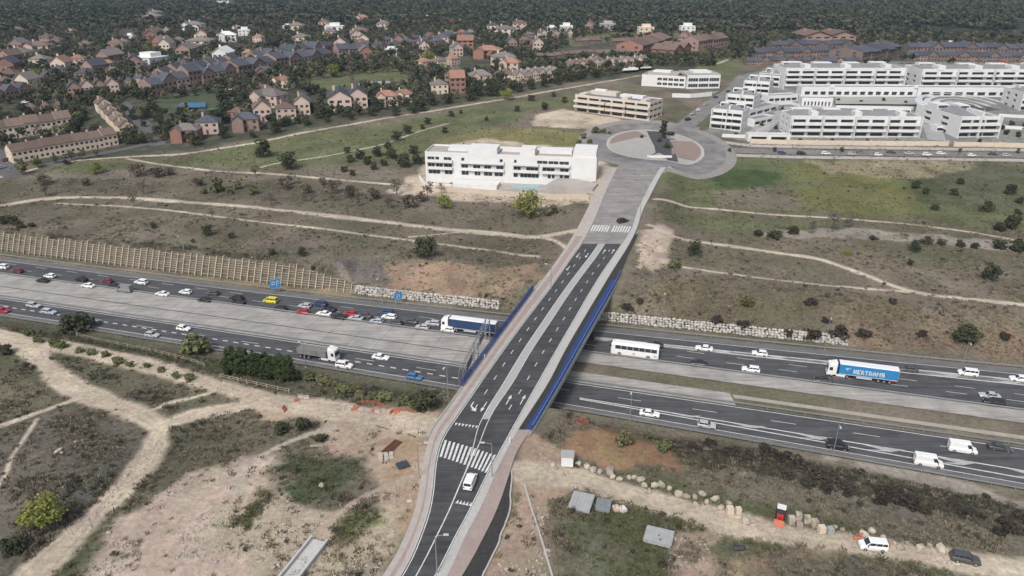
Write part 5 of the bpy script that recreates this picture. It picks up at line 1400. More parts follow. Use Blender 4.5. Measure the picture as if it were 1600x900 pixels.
# --- houses
M_SLATE = mat('slate_roof', (.078,.083,.10), .8, .25, .5, rnd=.2)
M_BROWNR = mat('brown_tile_roof', (.16,.115,.095), .85, .2, .6, rnd=.2)
M_TERRA = mat('terracotta_roof', (.30,.17,.125), .85, .2, .6, rnd=.2)
M_GREYR = mat('grey_tile_roof', (.19,.17,.16), .85, .2, .6, rnd=.15)
M_BRICK = mat('pink_brick', (.30,.21,.18), .9, .14, .5, rnd=.12)
M_BRICKR = mat('red_brick', (.30,.165,.13), .9, .14, .5, rnd=.12)
M_PINKW = mat('pink_render', (.55,.43,.37), .85, .1, .4, rnd=.1)
M_CREAMW = mat('warm_cream_render', (.66,.55,.44), .85, .08, .4, rnd=.08)
M_BRICKG = mat('dull_brick', (.19,.15,.138), .9, .14, .5, rnd=.12)
HPROTO = {}
def house_proto(kind):
    if kind in HPROTO: return HPROTO[kind]
    W, D, Hh, roof, pitch, ridge = {
      'terrace': (8, 10, 6.4, 'gable', 3.0, 'x'), 'gabled': (8, 11, 6.6, 'gable', 3.4, 'y'), 'villa': (11, 10, 6.2, 'hip', 2.8, 'x'),
      'wing': (13, 9, 6.0, 'cross', 2.9, 'x'), 'modern': (13, 11, 6.2, 'flat', 0, 'x'), 'tall': (8, 10, 8.2, 'gable', 3.2, 'x')}[kind]
    root = thing('house', 'house', 'house'); b_ = MB(); rec = .22; wins = []
    rows = [(1.0,2.4),(3.9,5.2)] + ([(6.4,7.5)] if Hh > 8 else [])
    ox = -W/2
    for i, (o, u, n, L_) in enumerate(sides(W, D)):
        o = o + Vector((ox, 0, 0)); k = 3 if i in (0,2) else 2
        ops = []
        for z0_, z1_ in rows:
            for j in range(k):
                c = L_ * (j+.5)/k; w = .75 if (i in (0,2)) else .55
                if i == 0 and z0_ < 2 and j == 1: ops.append((c-.55, c+.55, .05, 2.25))
                else: ops.append((c-w, c+w, z0_, z1_))
        holed(b_, o, u, n, L_, Hh, ops, rec); wins += [(o, u, n, op, i) for op in ops]
        b_.add([o - Vector((0,0,4)), o + u*L_ - Vector((0,0,4)), o + u*L_, o], [(0,1,2,3)])
    zt = Hh; ov = .45; r = MB()
    if roof == 'gable':
        if ridge == 'x':
            b_.add([(ox,0,zt),(ox,D,zt),(ox,D/2,zt+pitch)], [(0,2,1)]); b_.add([(ox+W,0,zt),(ox+W,D,zt),(ox+W,D/2,zt+pitch)], [(0,1,2)])
            k = pitch/(D/2)
            for y0, y1 in ((-ov, D/2), (D+ov, D/2)):
                za = zt - ov*k; pr = [(ox-.05,y0,za),(ox+W+.05,y0,za),(ox+W+.05,y1,zt+pitch),(ox-.05,y1,zt+pitch)]
                r.hexa([(x,y,z+.02) for x,y,z in pr], [(x,y,z+.2) for x,y,z in pr])
        else:
            b_.add([(ox,0,zt),(ox+W,0,zt),(ox+W/2,0,zt+pitch)], [(0,1,2)]); b_.add([(ox,D,zt),(ox+W,D,zt),(ox+W/2,D,zt+pitch)], [(0,2,1)])
            k = pitch/(W/2)
            for x0, x1 in ((ox-ov, ox+W/2), (ox+W+ov, ox+W/2)):
                za = zt - ov*k; pr = [(x0,-ov,za),(x0,D+ov,za),(x1,D+ov,zt+pitch),(x1,-ov,zt+pitch)]
                r.hexa([(x,y,z+.02) for x,y,z in pr], [(x,y,z+.2) for x,y,z in pr])
    elif roof in ('hip', 'cross'):
        a = min(W, D)/2
        r.add([(ox-ov,-ov,zt-.1),(ox+W+ov,-ov,zt-.1),(ox+W+ov,D+ov,zt-.1),(ox-ov,D+ov,zt-.1),(ox+a,D/2,zt+pitch),(ox+W-a,D/2,zt+pitch)], [(0,1,5,4),(1,2,5),(2,3,4,5),(3,0,4),(3,2,1,0)])
        if roof == 'cross':
            gw = W*.42; gx0 = ox + .3; b_.box(gx0, gx0+gw, -2.6, .2, -4, zt)
            b_.add([(gx0,-2.6,zt),(gx0+gw,-2.6,zt),(gx0+gw/2,-2.6,zt+2.2)], [(0,1,2)])
            k = 2.2/(gw/2)
            for x0, x1 in ((gx0-ov, gx0+gw/2), (gx0+gw+ov, gx0+gw/2)):
                pr = [(x0,-3.0,zt-ov*k),(x0,D/2,zt-ov*k),(x1,D/2,zt+2.2),(x1,-3.0,zt+2.2)]
                r.hexa([(x,y,z+.03) for x,y,z in pr], [(x,y,z+.21) for x,y,z in pr])
            wins.append((Vector((gx0, -2.62, 0)), Vector((1,0,0)), Vector((0,-1,0)), (gw/2-.8, gw/2+.8, 3.9, 5.3), 0))
    else:
        r.box(ox-.2, ox+W+.2, -.2, D+.2, zt, zt+.35)
    b_.build('wall', M_BRICK, root); ro = r.build('roof', M_SLATE, root)
    if roof != 'flat':
        cx, cy = ox + W*.28, D*.62
        q = MB(); q.box(cx-.45, cx+.45, cy-.35, cy+.35, zt+.4, zt+pitch+1.0); q.build('chimney', M_PINKW, ro)
    else:
        q = MB(); q.box(ox+W*.25, ox+W*.8, D*.3, D*.85, zt+.35, zt+2.9); q.build('upper_storey', M_WHITE, root)
    for o, u, n, op, i in wins:
        if i == 0 and op[2] < .1:
            pane(root, o, u, n, op, rec, mat('house_door', (.12,.08,.06), .7, .1, 1)).name = 'door'
        elif i in (0, 1, 3): pane(root, o, u, n, op, rec)
    HPROTO[kind] = root; root['fresh'] = 1
    return root
FOOT = []          # footprints, for keeping trees out of houses
NH = [0]
def house(kind, pos, ang, sc, wallm, roofm, label, group=None, cat='house', hs_=1.0, ds=1.0):
    p = house_proto(kind)
    if 'fresh' in p: del p['fresh']; o = p
    else: o = copy_tree(p)
    for k in ('label','category','group'):
        if k in o: del o[k]
    o.name = 'house'; tag(o, label, cat, group); o.location = pos; o.rotation_euler = (0, 0, ang)
    o.scale = (sc, (sc if kind != 'terrace' else max(sc, .8)) * ds, max(.8, min(1.25, sc)) * hs_)
    for ch in o.children:
        nm = ch.name.split('.')[0]
        if nm == 'wall': repaint(ch, wallm)
        elif nm == 'upper_storey': repaint(ch, wallm)
        elif nm == 'roof':
            repaint(ch, roofm if kind != 'modern' else wallm)
            for c2 in ch.children: repaint(c2, wallm)
    FOOT.append((pos[0], pos[1], 7.5 * sc))
    NH[0] += 1
    return o
def hrow(pa, pb, n, kind, wallm, roofm, text, group, jit=.25, hs_=1.0, gap=1.0, ds=1.0):
    kinds = kind if isinstance(kind, list) else [kind]; kind = kinds[0]
    a, b_ = G(*pa), G(*pb); d = b_ - a; ang = math.atan2(d.y, d.x); wid = math.hypot(d.x, d.y) / n
    base = {'terrace':8,'gabled':8,'villa':11,'wing':13,'modern':13,'tall':8}[kind]
    for i in range(n):
        q = a.lerp(b_, (i+.5)/n); z = H1(q.x, q.y); off = random.uniform(-jit, jit) * 3
        house(kinds[i % len(kinds)], (q.x - math.sin(ang)*off, q.y + math.cos(ang)*off, z), ang, wid/base*gap, wallm if not isinstance(wallm, list) else wallm[i % len(wallm)], roofm if not isinstance(roofm, list) else roofm[i % len(roofm)], text.format(n=ORD[i+1]), group, hs_=hs_ * random.uniform(.94,1.06), ds=ds)
hrow((-38,226), (116,202), 6, 'terrace', M_CREAMW, M_BROWNR, 'cream terrace house with brown roof, upper cream row, {n} from its far end', 'upper cream terrace', .0, 1.1)
hrow((22,256), (186,226), 7, 'terrace', M_CREAMW, M_BROWNR, 'cream terrace house with brown roof along the path, {n} from the car park', 'lower cream terrace', .0, 1.05)
for i in range(5):
    g = G(200 - i*8.5, 213 - i*9.0)
    house('gabled', g, math.radians(38), 21 / px_per_m(g) / 8 * (1 - .02*i), M_CREAMW, M_BROWNR, f'cream gabled house beside the dark street, {ORD[i+1]} in the zigzag row from the path', 'zigzag gabled row', hs_=.95)
hrow((238,152), (372,124), 7, ['terrace','gabled','terrace','tall','gabled'], [M_BRICK, M_BRICK, M_PINKW], M_SLATE, 'pink brick terrace house above the tennis court, {n} from the dark street', 'brick terrace above the tennis court', .5)
hrow((376,121), (520,97), 8, ['terrace','gabled','terrace','tall','gabled'], [M_BRICK, M_BRICK, M_PINKW], M_SLATE, 'pink brick terrace house with slate roof on the long street, {n} from the tennis court', 'brick terrace on the long street', .5)
hrow((530,92), (578,88), 3, 'terrace', M_BRICK, M_SLATE, 'pink brick house past the lime green tree, {n} in its row', 'brick row past the green tree', .3)
hrow((585,82), (700,74), 5, 'villa', [M_BRICK, M_PINKW], M_SLATE, 'detached brick house with slate roof at the top of the long street, {n} along', 'detached brick houses', .6, gap=.75)
hrow((-30,168), (52,150), 4, 'gabled', M_BRICK, M_SLATE, 'brick gabled house behind the upper cream terrace, {n} from the far side', 'brick gabled houses', .5, gap=.9)
hrow((108,152), (188,146), 4, 'gabled', [M_BRICK, M_PINKW], [M_SLATE, M_BROWNR], 'tall brick gabled house above the zigzag row, {n} from the gardens', 'brick gables above the zigzag row', .6, 1.1)
hrow((40,182), (105,176), 3, 'villa', [M_BRICK, M_PINKW], M_BROWNR, 'brick house just behind the upper cream terrace roofs, {n} along', 'houses behind the cream terrace', .5, gap=.7)
hrow((838,95), (878,93), 4, 'terrace', M_BRICKG, M_BROWNR, 'brown terrace house on the green edge, lower row, {n} from the tennis lawn', 'brown terraces lower row', .35, .78, ds=1.35)
hrow((882,91), (930,88), 5, 'terrace', M_BRICKG, M_BROWNR, 'brown terrace house in the middle row, {n} along', 'brown terraces middle row', .35, .78, ds=1.35)
hrow((935,90), (984,88), 5, 'terrace', M_BRICKG, M_BROWNR, 'brown terrace house beside the big gables, {n} along', 'brown terraces by the gables', .35, .78, ds=1.35)
hrow((900,70), (940,69), 4, 'terrace', M_BRICKG, M_BROWNR, 'brown terrace house in the back row near the white forest villas, {n} along', 'brown terraces back row', .35, .78, ds=1.35)
hrow((957,72), (1002,71), 4, 'terrace', M_BRICKG, M_BROWNR, 'brown terrace house in the back row by the sports ground, {n} along', 'brown terraces back row east', .35, .78, ds=1.35)
hrow((1004,86), (1048,72), 4, 'terrace', M_BRICKR, M_BROWNR, 'reddish stepped house climbing to the sports ground, {n} up', 'reddish stepped houses', .2, 1.1)
hrow((1052,92), (1078,88), 2, 'gabled', M_BRICKR, M_BROWNR, 'reddish gabled house at the edge of the dark trees, {n} along', 'reddish gabled pair', .2)
hrow((1090,80), (1136,72), 4, 'terrace', M_BRICK, M_BROWNR, 'brown house at the end of the green avenue, {n} up', 'brown houses by the green avenue', .2, 1.1)
hrow((806,131), (876,123), 6, 'gabled', [M_CREAMW, M_PINKW], M_GREYR, 'cream gabled townhouse facing the meadow path, {n} along', 'cream gabled townhouses', .4)
hrow((895,112), (946,107), 5, 'gabled', [M_PINKW, M_CREAMW], M_BROWNR, 'pink gabled townhouse behind the hedge, {n} along', 'pink gabled townhouses', .4)
hrow((950,107), (1014,103), 6, 'gabled', [M_CREAMW, M_PINKW], M_GREYR, 'cream gabled townhouse near the white car roofs, {n} along', 'cream gabled townhouses east', .4)
hrow((1165,103), (1345,103), 14, ['terrace','terrace','gabled'], [M_BRICKG, M_BRICK, M_BRICKG, M_BRICKG, M_BRICKR], M_SLATE, 'slate-roofed house right behind the white flats, {n} from the green avenue', 'slate row behind the white flats', .8, .85, ds=1.2)
hrow((1180,92), (1335,89), 11, ['terrace','terrace','gabled'], [M_BRICKG, M_BRICK, M_BRICKG, M_BRICKG, M_BRICKR], M_SLATE, 'slate-roofed house in the middle slate row, {n} from the green avenue', 'middle slate row', .8, .85, ds=1.2)
hrow((1205,80), (1330,78), 9, ['terrace','terrace','gabled'], [M_BRICKG, M_BRICK, M_BRICKG, M_BRICKG, M_BRICKR], M_SLATE, 'slate-roofed house in the back slate row, {n} from the green avenue', 'back slate row', .8, .85, ds=1.2)
hrow((1258,68), (1336,67), 2, 'gabled', M_BRICK, M_BROWNR, 'large brown gabled house at the forest edge, {n} of the pair', 'large gabled pair', .1, 1.0)
hrow((1346,98), (1408,86), 5, 'tall', M_BRICKG, M_SLATE, 'tall slate-roofed house on the rising row, {n} up', 'rising slate row', .35, .78, ds=1.35)
hrow((1418,97), (1640,98), 14, ['terrace','terrace','gabled'], [M_BRICKG, M_BRICK, M_BRICKG, M_BRICKG, M_BRICKR], M_SLATE, 'slate-roofed house behind the eastern white flats, {n} along', 'eastern slate row', .8, .85, ds=1.2)
hrow((1420,86), (1640,86), 13, ['terrace','terrace','gabled'], [M_BRICKG, M_BRICK, M_BRICKG, M_BRICKG, M_BRICKR], M_SLATE, 'slate-roofed house in the rearmost eastern row, {n} along', 'rearmost eastern slate row', .8, .85, ds=1.2)
hrow((-20,143), (92,130), 5, ['gabled','villa'], [M_BRICK, M_PINKW], [M_SLATE, M_BROWNR], 'brick house in the second line behind the cream terraces, {n} along', 'second line of brick houses', .8, gap=.8)
hrow((205,140), (262,127), 4, ['villa','gabled'], [M_BRICK, M_PINKW], M_SLATE, 'brick house between the gables and the brick terrace, {n} along', 'houses before the brick terrace', .7, gap=.7)
hrow((262,133), (380,108), 7, 'terrace', M_BRICK, M_SLATE, 'slate-roofed house in the rear line of the brick terrace, {n} along', 'rear line of the brick terrace', .6, gap=.8)
hrow((400,104), (520,84), 7, ['terrace','gabled'], M_BRICK, M_SLATE, 'slate-roofed house in the rear line of the long street, {n} along', 'rear line of the long street', .6, gap=.75)
hrow((600,72), (745,62), 7, ['villa','gabled'], [M_BRICK, M_PINKW, M_BRICKR], [M_SLATE, M_BROWNR], 'house in the last line below the forest, {n} along', 'last line below the forest', .8, gap=.65)
hrow((655,108), (725,100), 3, 'villa', [M_PINKW, M_CREAMW], [M_TERRA, M_GREYR], 'pale house between the park and the orange houses, {n} along', 'pale houses by the park', .8, gap=.6)
hrow((820,62), (900,58), 4, ['villa','gabled'], [M_BRICK, M_CREAMW], M_BROWNR, 'house between the white forest villas and the brown terraces, {n} along', 'houses below the white forest villas', .6, gap=.6)
VILLAS = [ # px, py, width px, kind, wall, roof, angle deg, label
 (290,222,40,'wing',M_BRICKR,M_GREYR,5,'red brick villa with grey roof beside the dark street'),(325,210,34,'villa',M_PINKW,M_SLATE,10,'pink villa with slate roof below the tennis court'),
 (385,205,40,'wing',M_BRICK,M_SLATE,12,'brick villa with slate roof below the bend'),(368,190,26,'villa',M_BRICKR,M_BROWNR,-10,'red brick villa half hidden below the bend'),(415,168,44,'wing',M_PINKW,M_GREYR,-20,'large villa with orange brick front and pale roof'),
 (412,190,26,'gabled',M_PINKW,M_BROWNR,20,'small pink villa on the meadow edge'),(448,186,30,'villa',M_PINKW,M_BROWNR,15,'cream and pink villa by the meadow hedge'),(473,180,24,'gabled',M_PINKW,M_GREYR,10,'narrow pink villa beside the dark oak'),
 (532,174,36,'gabled',M_PINKW,M_SLATE,12,'villa with steep slate gables on the meadow path'),(560,170,30,'gabled',M_PINKW,M_SLATE,12,'second villa with steep slate gables on the meadow path'),(605,166,34,'wing',M_PINKW,M_TERRA,10,'pink villa with tiled roof behind the round tree'),
 (632,160,28,'wing',M_CREAMW,M_TERRA,12,'cream villa with two chimneys on the meadow path'),(688,147,26,'villa',M_CREAMW,M_GREYR,15,'pale villa in the trees near the red villa'),(716,146,24,'tall',M_BRICKR,M_TERRA,10,'red villa with tall front among dark trees'),
 (752,134,34,'wing',M_PINKW,M_GREYR,12,'pink villa beside the lime green bush'),(790,130,30,'wing',M_CREAMW,M_BROWNR,10,'cream villa at the end of the meadow hedge'),(790,104,34,'villa',M_CREAMW,M_GREYR,14,'cream villa above the orange houses'),
 (727,80,26,'tall',M_BRICKR,M_TERRA,0,'bright red house below the forest'),(760,92,40,'wing',M_BRICKR,M_TERRA,-12,'orange terracotta house below the red house'),(795,112,30,'wing',M_PINKW,M_TERRA,-15,'pale terracotta house next to the lawn'),(690,70,22,'villa',M_PINKW,M_SLATE,0,'pink house left of the red house below the forest'),
 (610,88,20,'modern',M_WHITE,M_WHITE,0,'small white flat roofed house on the long street'),
 (220,106,44,'modern',M_WHITE,M_WHITE,-25,'large white modern villa standing in the pines'),(202,63,12,'modern',M_WHITE,M_WHITE,0,'small white villa high in the pine wood'),(355,66,28,'wing',M_WHITE,M_WHITE,15,'white gabled villa in the pine wood'),
 (382,56,18,'modern',M_WHITE,M_WHITE,10,'narrow white villa beside the gabled one in the pines'),(300,48,30,'wing',M_WHITE,M_GREYR,0,'pale villa with terraces in the wood'),(310,76,36,'villa',M_CREAMW,M_GREYR,5,'long cream house with pale yard in the wood'),
 (345,98,24,'gabled',M_WHITE,M_WHITE,0,'white pyramid-roofed house near the long street'),(181,80,22,'villa',M_PINKW,M_BROWNR,10,'pink house in the pines above the white modern villa'),(58,84,36,'wing',M_PINKW,M_BROWNR,8,'pink villa alone in the pine wood'),
 (240,28,20,'villa',M_PINKW,M_GREYR,0,'faint pink house deep in the forest'),(236,34,26,'villa',M_PINKW,M_GREYR,0,'pale brick house deep in the forest'),(448,47,12,'modern',M_WHITE,M_WHITE,0,'white cube house at the forest edge'),(462,50,22,'villa',M_CREAMW,M_GREYR,0,'grey and cream house at the forest edge'),
 (522,52,28,'modern',M_WHITE,M_WHITE,5,'white villa with flat terraces below the forest'),(506,44,16,'villa',M_PINKW,M_BROWNR,0,'pink house behind the flat white villa'),(565,36,20,'wing',M_PINKW,M_TERRA,0,'pink villa furthest into the forest'),
 (560,58,26,'villa',M_PINKW,M_BROWNR,0,'low pink house with bare yard in the wood'),(598,46,18,'villa',M_PINKW,M_GREYR,0,'grey pink house under the forest canopy'),(668,32,8,'modern',M_WHITE,M_WHITE,0,'tiny white house far in the forest'),
 (73,14,9,'modern',M_WHITE,M_WHITE,0,'tiny white building at the far edge of the forest'),(862,50,14,'modern',M_WHITE,M_WHITE,0,'white cubic villa on the forest fringe'),(885,51,20,'modern',M_WHITE,M_WHITE,0,'larger white cubic villa on the forest fringe'),
 (812,46,22,'villa',M_PINKW,M_BROWNR,0,'pink house on the forest fringe'),(790,56,30,'villa',M_CREAMW,M_GREYR,0,'long cream house above the lawn'),(770,50,18,'villa',M_CREAMW,M_SLATE,0,'cream house with slate roof above the lawn'),(700,66,20,'villa',M_BRICK,M_SLATE,0,'brick house with dark roof under the forest'),
 (25,96,34,'villa',M_CREAMW,M_GREYR,4,'low cream house among the pines'),(60,108,26,'villa',M_CREAMW,M_GREYR,0,'cream house beside the yellow-green tree'),(515,60,20,'villa',M_PINKW,M_GREYR,5,'pink house between the white villa and brick terraces'),
 (470,70,26,'villa',M_CREAMW,M_GREYR,5,'pale long house in the dark trees'),(130,128,24,'villa',M_BRICK,M_SLATE,0,'brick house with slate roof at the pine edge'),(90,122,22,'villa',M_BRICK,M_SLATE,0,'brick house behind the yellow-green tree'),
 (325,108,22,'villa',M_PINKW,M_SLATE,10,'low pink house above the brick terrace'),(285,112,22,'villa',M_BRICK,M_SLATE,10,'brick house in trees above the terrace'),
 (735,60,16,'villa',M_BRICK,M_GREYR,0,'brick house below the dense pines'),(1075,52,22,'modern',M_WHITE,M_WHITE,0,'long pale pavilion by the sports ground'),(1010,54,24,'modern',M_CREAMW,M_CREAMW,0,'low cream pavilion by the sports ground'),(950,48,24,'modern',M_PLAZA,M_PLAZA,0,'grey clubhouse by the sports ground'),
 (1485,76,14,'modern',M_WHITE,M_WHITE,0,'white house between the slate row and forest'),(1120,40,10,'villa',M_WHITE,M_GREYR,0,'faint white house within the forest'),(345,6,26,'villa',M_WHITE,M_GREYR,0,'hazy white house near the horizon'),
]
BASEW = {'terrace':8,'gabled':8,'villa':11,'wing':13,'modern':13,'tall':8}
for px, py, wpx, kind, wm, rm, ang, lb in VILLAS:
    g = G(px, py); sc = wpx / px_per_m(g) / BASEW[kind]
    house(kind, (g.x, g.y, g.z), math.radians(ang), sc, wm, rm, lb)
# tennis courts, pools and car roofs in the gardens
flatpatch('tennis_court', [(278,172),(322,170),(322,161),(282,162)], mat('court_blue', (.06,.16,.30), .9, .1, .3), .35, 'blue tennis court between the terraces and villas', 'court')
flatpatch('sports_court', [(284,183),(345,180),(342,170),(284,173)], mat('court_teal', (.10,.20,.16), .9, .1, .3), .3, 'green sports court in front of the blue tennis court', 'court')
flatpatch('swimming_pool', [(560,134),(612,131),(610,127),(562,130)], mat('pool_pale', (.42,.52,.55), .2, .08, .5), .4, 'pale swimming pool in the park behind the villas', 'pool')
for i, pts in enumerate(([(972,115),(997,113),(997,109),(972,111)], [(1000,111),(1018,110),(1018,107),(1000,108)])):
    o = flatpatch('awning', pts, M_WHITE, 2.4, ('long white awning beside the cream townhouses','short white awning nearer the dark trees')[i], 'awning')

# ================================================================== VEGETATION
def leafmat(name, col, tint, var=.3):
    return mat(name, col, .8, var, .7, rnd=.18, spec=.15, tint=tint)
L_PINE = leafmat('pine_needles', (.045,.065,.040), (.061,.071,.043))
L_OAK = leafmat('holm_oak_leaves', (0.047,0.060,0.034), (0.065,0.068,0.039))
L_LIME = leafmat('spring_leaves', (.215,.24,.055), (.185,.20,.05))
L_OLIVE = leafmat('olive_green_leaves', (.115,.135,.06), (.15,.14,.075))
L_BARE = leafmat('bare_twigs', (.15,.128,.105), (.12,.105,.085))
L_SCRUB = leafmat('dry_scrub', (.10,.088,.068), (.072,.068,.048))
L_RUST = leafmat('rusty_twigs', (.115,.085,.068), (.09,.072,.055))
L_CYP = leafmat('conifer_green', (.036,.054,.021), (.046,.062,.024))
L_DSCRUB = leafmat('dark_leafless_scrub', (.05,.043,.036), (.064,.055,.042))
L_GRASS = leafmat('dry_grass', (.27,.235,.175), (.19,.165,.12))
L_GRASSG = leafmat('green_grass_tuft', (.118,.128,.066), (.15,.145,.078))
M_BARK = mat('bark', (.10,.08,.065), .95, .25, 2)

def leaf_cloud(seed, clumps, leaves, size, up=.35):
    """quads spread through a set of ellipsoid clumps (x,y,z,rx,ry,rz)"""
    r = np.random.default_rng(seed); V = []; F = []
    vol = np.array([c[3]*c[4]*c[5] for c in clumps]) ** .7; cnt = np.maximum(3, (leaves * vol / vol.sum()).astype(int))
    k = 0
    for c, n in zip(clumps, cnt):
        d = r.normal(size=(n, 3)); d /= np.linalg.norm(d, axis=1)[:, None]
        rad = r.uniform(.62, 1.06, n)[:, None]
        p = np.array(c[:3]) + d * rad * np.array(c[3:])
        nrm = d * .8 + r.normal(size=(n, 3)) * .55 + np.array((0, 0, up)); nrm /= np.linalg.norm(nrm, axis=1)[:, None]
        a = np.cross(nrm, r.normal(size=(n, 3))); a /= np.linalg.norm(a, axis=1)[:, None] + 1e-9; b_ = np.cross(nrm, a)
        s_ = (size * r.uniform(.55, 1.35, n))[:, None]; asp = r.uniform(.55, 1.0, n)[:, None]
        q = np.stack([p - a*s_ - b_*s_*asp*.4, p + b_*s_*-asp, p + a*s_ + b_*s_*asp*.3, p + b_*s_*asp], 1).reshape(-1, 3)
        V.append(q); F += [(k+4*i, k+4*i+1, k+4*i+2, k+4*i+3) for i in range(n)]; k += 4*n
    return np.concatenate(V), F
def crown_clumps(seed, n, r, z0, z1, flat=1.0, core=True, top=.9):
    rr = random.Random(seed); out = []
    zc, rz = (z0+z1)/2, (z1-z0)/2
    if core: out.append((0,0,zc,r*.62,r*.62,rz*.72))
    for i in range(n):
        t = rr.uniform(0, 6.283); q = rr.uniform(.35, .78) * r; z = zc + rr.uniform(-.75, top) * rz
        k = math.sqrt(max(.12, 1 - ((z-zc)/rz)**2)); s_ = rr.uniform(.26, .46) * r
        out.append((math.cos(t)*q*k, math.sin(t)*q*k, z, s_, s_, s_*flat*rr.uniform(.6,.95)))
    return out
def trunk_mb(seed, h, r, zc, rad, limbs=5):
    rr = random.Random(seed); b_ = MB()
    b_.tube((0,0,-.3), (r*.3,0,h*.6), r, r*.72, 7); b_.tube((r*.3,0,h*.6), (0,0,h), r*.72, r*.4, 7)
    for i in range(limbs):
        t = 6.283*i/limbs + rr.uniform(-.3,.3); z = h * rr.uniform(.55,.9); e_ = (math.cos(t)*rad*.6, math.sin(t)*rad*.6, z + rr.uniform(.15,.45)*rad)
        b_.tube((r*.2,0,z), e_, r*.38, r*.12, 5, cap=False)
    return b_
TREES = {}
def tree_meshes(kind, var=0):
    key = (kind, var)
    if key in TREES: return TREES[key]
    sd = sum(map(ord, kind)) * 7 + var
    K = {  # crown radius, z0, z1, clumps, leaves, leaf size, flat, trunk h, trunk r, material
     'pine': (3.6, 4.2, 8.2, 13, 420, .46, .8, 6.0, .24, L_PINE), 'oak': (3.0, .4, 5.2, 15, 750, .29, .95, 2.4, .26, L_OAK), 'bush': (1.0, -.1, 1.5, 12, 700, .12, .95, .5, .07, L_OAK),
     'lime': (3.0, .8, 6.0, 20, 1000, .22, .95, 3.0, .2, L_LIME), 'olive': (2.8, .9, 5.4, 12, 420, .32, .95, 2.4, .18, L_OLIVE), 'bare': (2.6, 1.2, 6.2, 14, 330, .22, .9, 4.2, .16, L_BARE),
     'rust': (2.6, .6, 4.6, 12, 380, .28, .9, 2.2, .16, L_RUST), 'cypress': (1.25, -.2, 6.6, 22, 1500, .19, 1.4, 4.5, .14, L_CYP), 'scrubbush': (1.0, -.15, 1.1, 11, 620, .13, .8, .4, .06, L_DSCRUB), 'greenbush': (1.0, -.05, 1.3, 10, 420, .15, .9, .5, .06, L_OLIVE),
     'poplar': (1.5, 2.0, 13.0, 16, 300, .26, 1.6, 11.0, .2, L_BARE)}[kind]
    r, z0, z1, nc_, nl, ls, fl, th, tr_, lm = K
    cl = crown_clumps(sd, nc_, r, z0, z1, fl, core=kind not in ('bare','poplar'))
    v, f = leaf_cloud(sd, cl, nl, ls); me = bpy.data.meshes.new('crown'); me.from_pydata(v.tolist(), [], f); me.materials.append(lm); me.update()
    tm = trunk_mb(sd, th, tr_, 0, r, 8 if kind in ('bare','poplar') else 5).mesh('trunk', [M_BARK])
    TREES[key] = (tm, me, r); return TREES[key]
def plant(kind, g, width, label, group, name=None, zs=1.0, cat=None, var=None, zoff=0.0):
    tm, cm, r = tree_meshes(kind, random.randrange(4) if var is None else var)
    isb = kind in ('bush','scrubbush','greenbush')
    t = thing(name or ('shrub' if isb else kind + '_tree' if kind not in ('lime','olive','bare','rust') else 'tree'), label, cat or ('shrub' if isb else 'tree'), (g.x, g.y, g.z + zoff), random.uniform(0, 6.28), group)
    s_ = width / (2 * r); t.scale = (s_ * random.uniform(.92,1.08), s_, s_ * zs)
    obj('trunk' if not isb else 'stem', tm, t); obj('crown' if not isb else 'foliage', cm, t)
    return t
def veg(lst, label, group, kind, zs=1.0, name=None):
    for i, q in enumerate(lst):
        px, py, w = q[:3]; lb = q[3] if len(q) > 3 else label
        g = G(px, py + w * .22); plant(kind, g, w / px_per_m(g), lb, None if len(q) > 3 else group, name, zs)

veg([(453,256,36,'broad dark holm oak beside the meadow path fork'),(412,238,34,'low wide dark holm oak above the path fork'),(326,363,23,'round dark oak on the slope above the lattice wall'),(362,370,13,'small round oak beside the larger one above the lattice wall'),
     (663,393,42,'large dark oak on the brow above the reddish cutting'),(473,396,18,'dark oak above the end of the lattice wall'),(1085,392,29,'dark conical oak right of the bare earth by the bridge'),(1545,430,34,'big round dark oak alone on the east slope'),(1428,388,22,'dark upright oak beside the dry stream bed'),
     (1421,412,12,'small dark oak just below the upright oak'),(830,322,4,'dark sapling before the lime green tree')], '', None, 'oak', .9, 'holm_oak')
veg([(543,236,14),(547,250,16),(562,244,20),(575,253,20),(585,262,15),(538,266,14),(551,272,12),(590,240,20),(612,243,22),(607,230,15),(632,255,28),(652,252,22),(646,236,18),(600,256,13)], 'dark holm oak in the clump between the meadow paths', 'holm oaks between the meadow paths', 'oak', .85, 'holm_oak')
veg([(240,354,12),(302,377,8),(425,396,14),(490,420,10),(713,231,9),(705,180,12),(668,191,14),(695,205,12),(760,187,9),(830,155,13),(865,149,9),(882,158,12),(808,172,12),(850,168,16),(720,176,8),(660,200,10),(636,205,20),(620,215,20),(575,160,10)], 'small dark oak scattered on the open meadow', 'scattered small oaks', 'oak', .85, 'holm_oak')
veg([(1578,298,22),(1540,325,22),(1592,314,14),(1580,350,30),(1562,356,22),(1490,302,16),(1500,285,14),(1445,300,14),(1460,325,14),(1430,290,18),(1590,332,12)], 'dark bush on the green bank below the avenue', 'bushes on the green bank', 'bush', .9)
veg([(1210,366,26),(1240,361,24),(1185,364,18),(1446,376,20),(1470,379,16),(1500,381,18),(1522,384,16),(1590,384,34),(1560,382,26),(1365,372,14)], 'dark low bush along the dry stream bed', 'bushes along the dry stream bed', 'bush', .7)
veg([(105,254,13),(20,345,22),(32,352,18),(6,346,20),(50,352,12)], 'dark bush near the path junction above the lattice wall', 'bushes at the path junction', 'bush', .8)
veg([(340,294,26),(395,300,18),(372,292,16),(358,300,14),(320,300,12),(135,287,14)], 'dull green shrub along the gully', 'green shrubs along the gully', 'greenbush', 1.2)
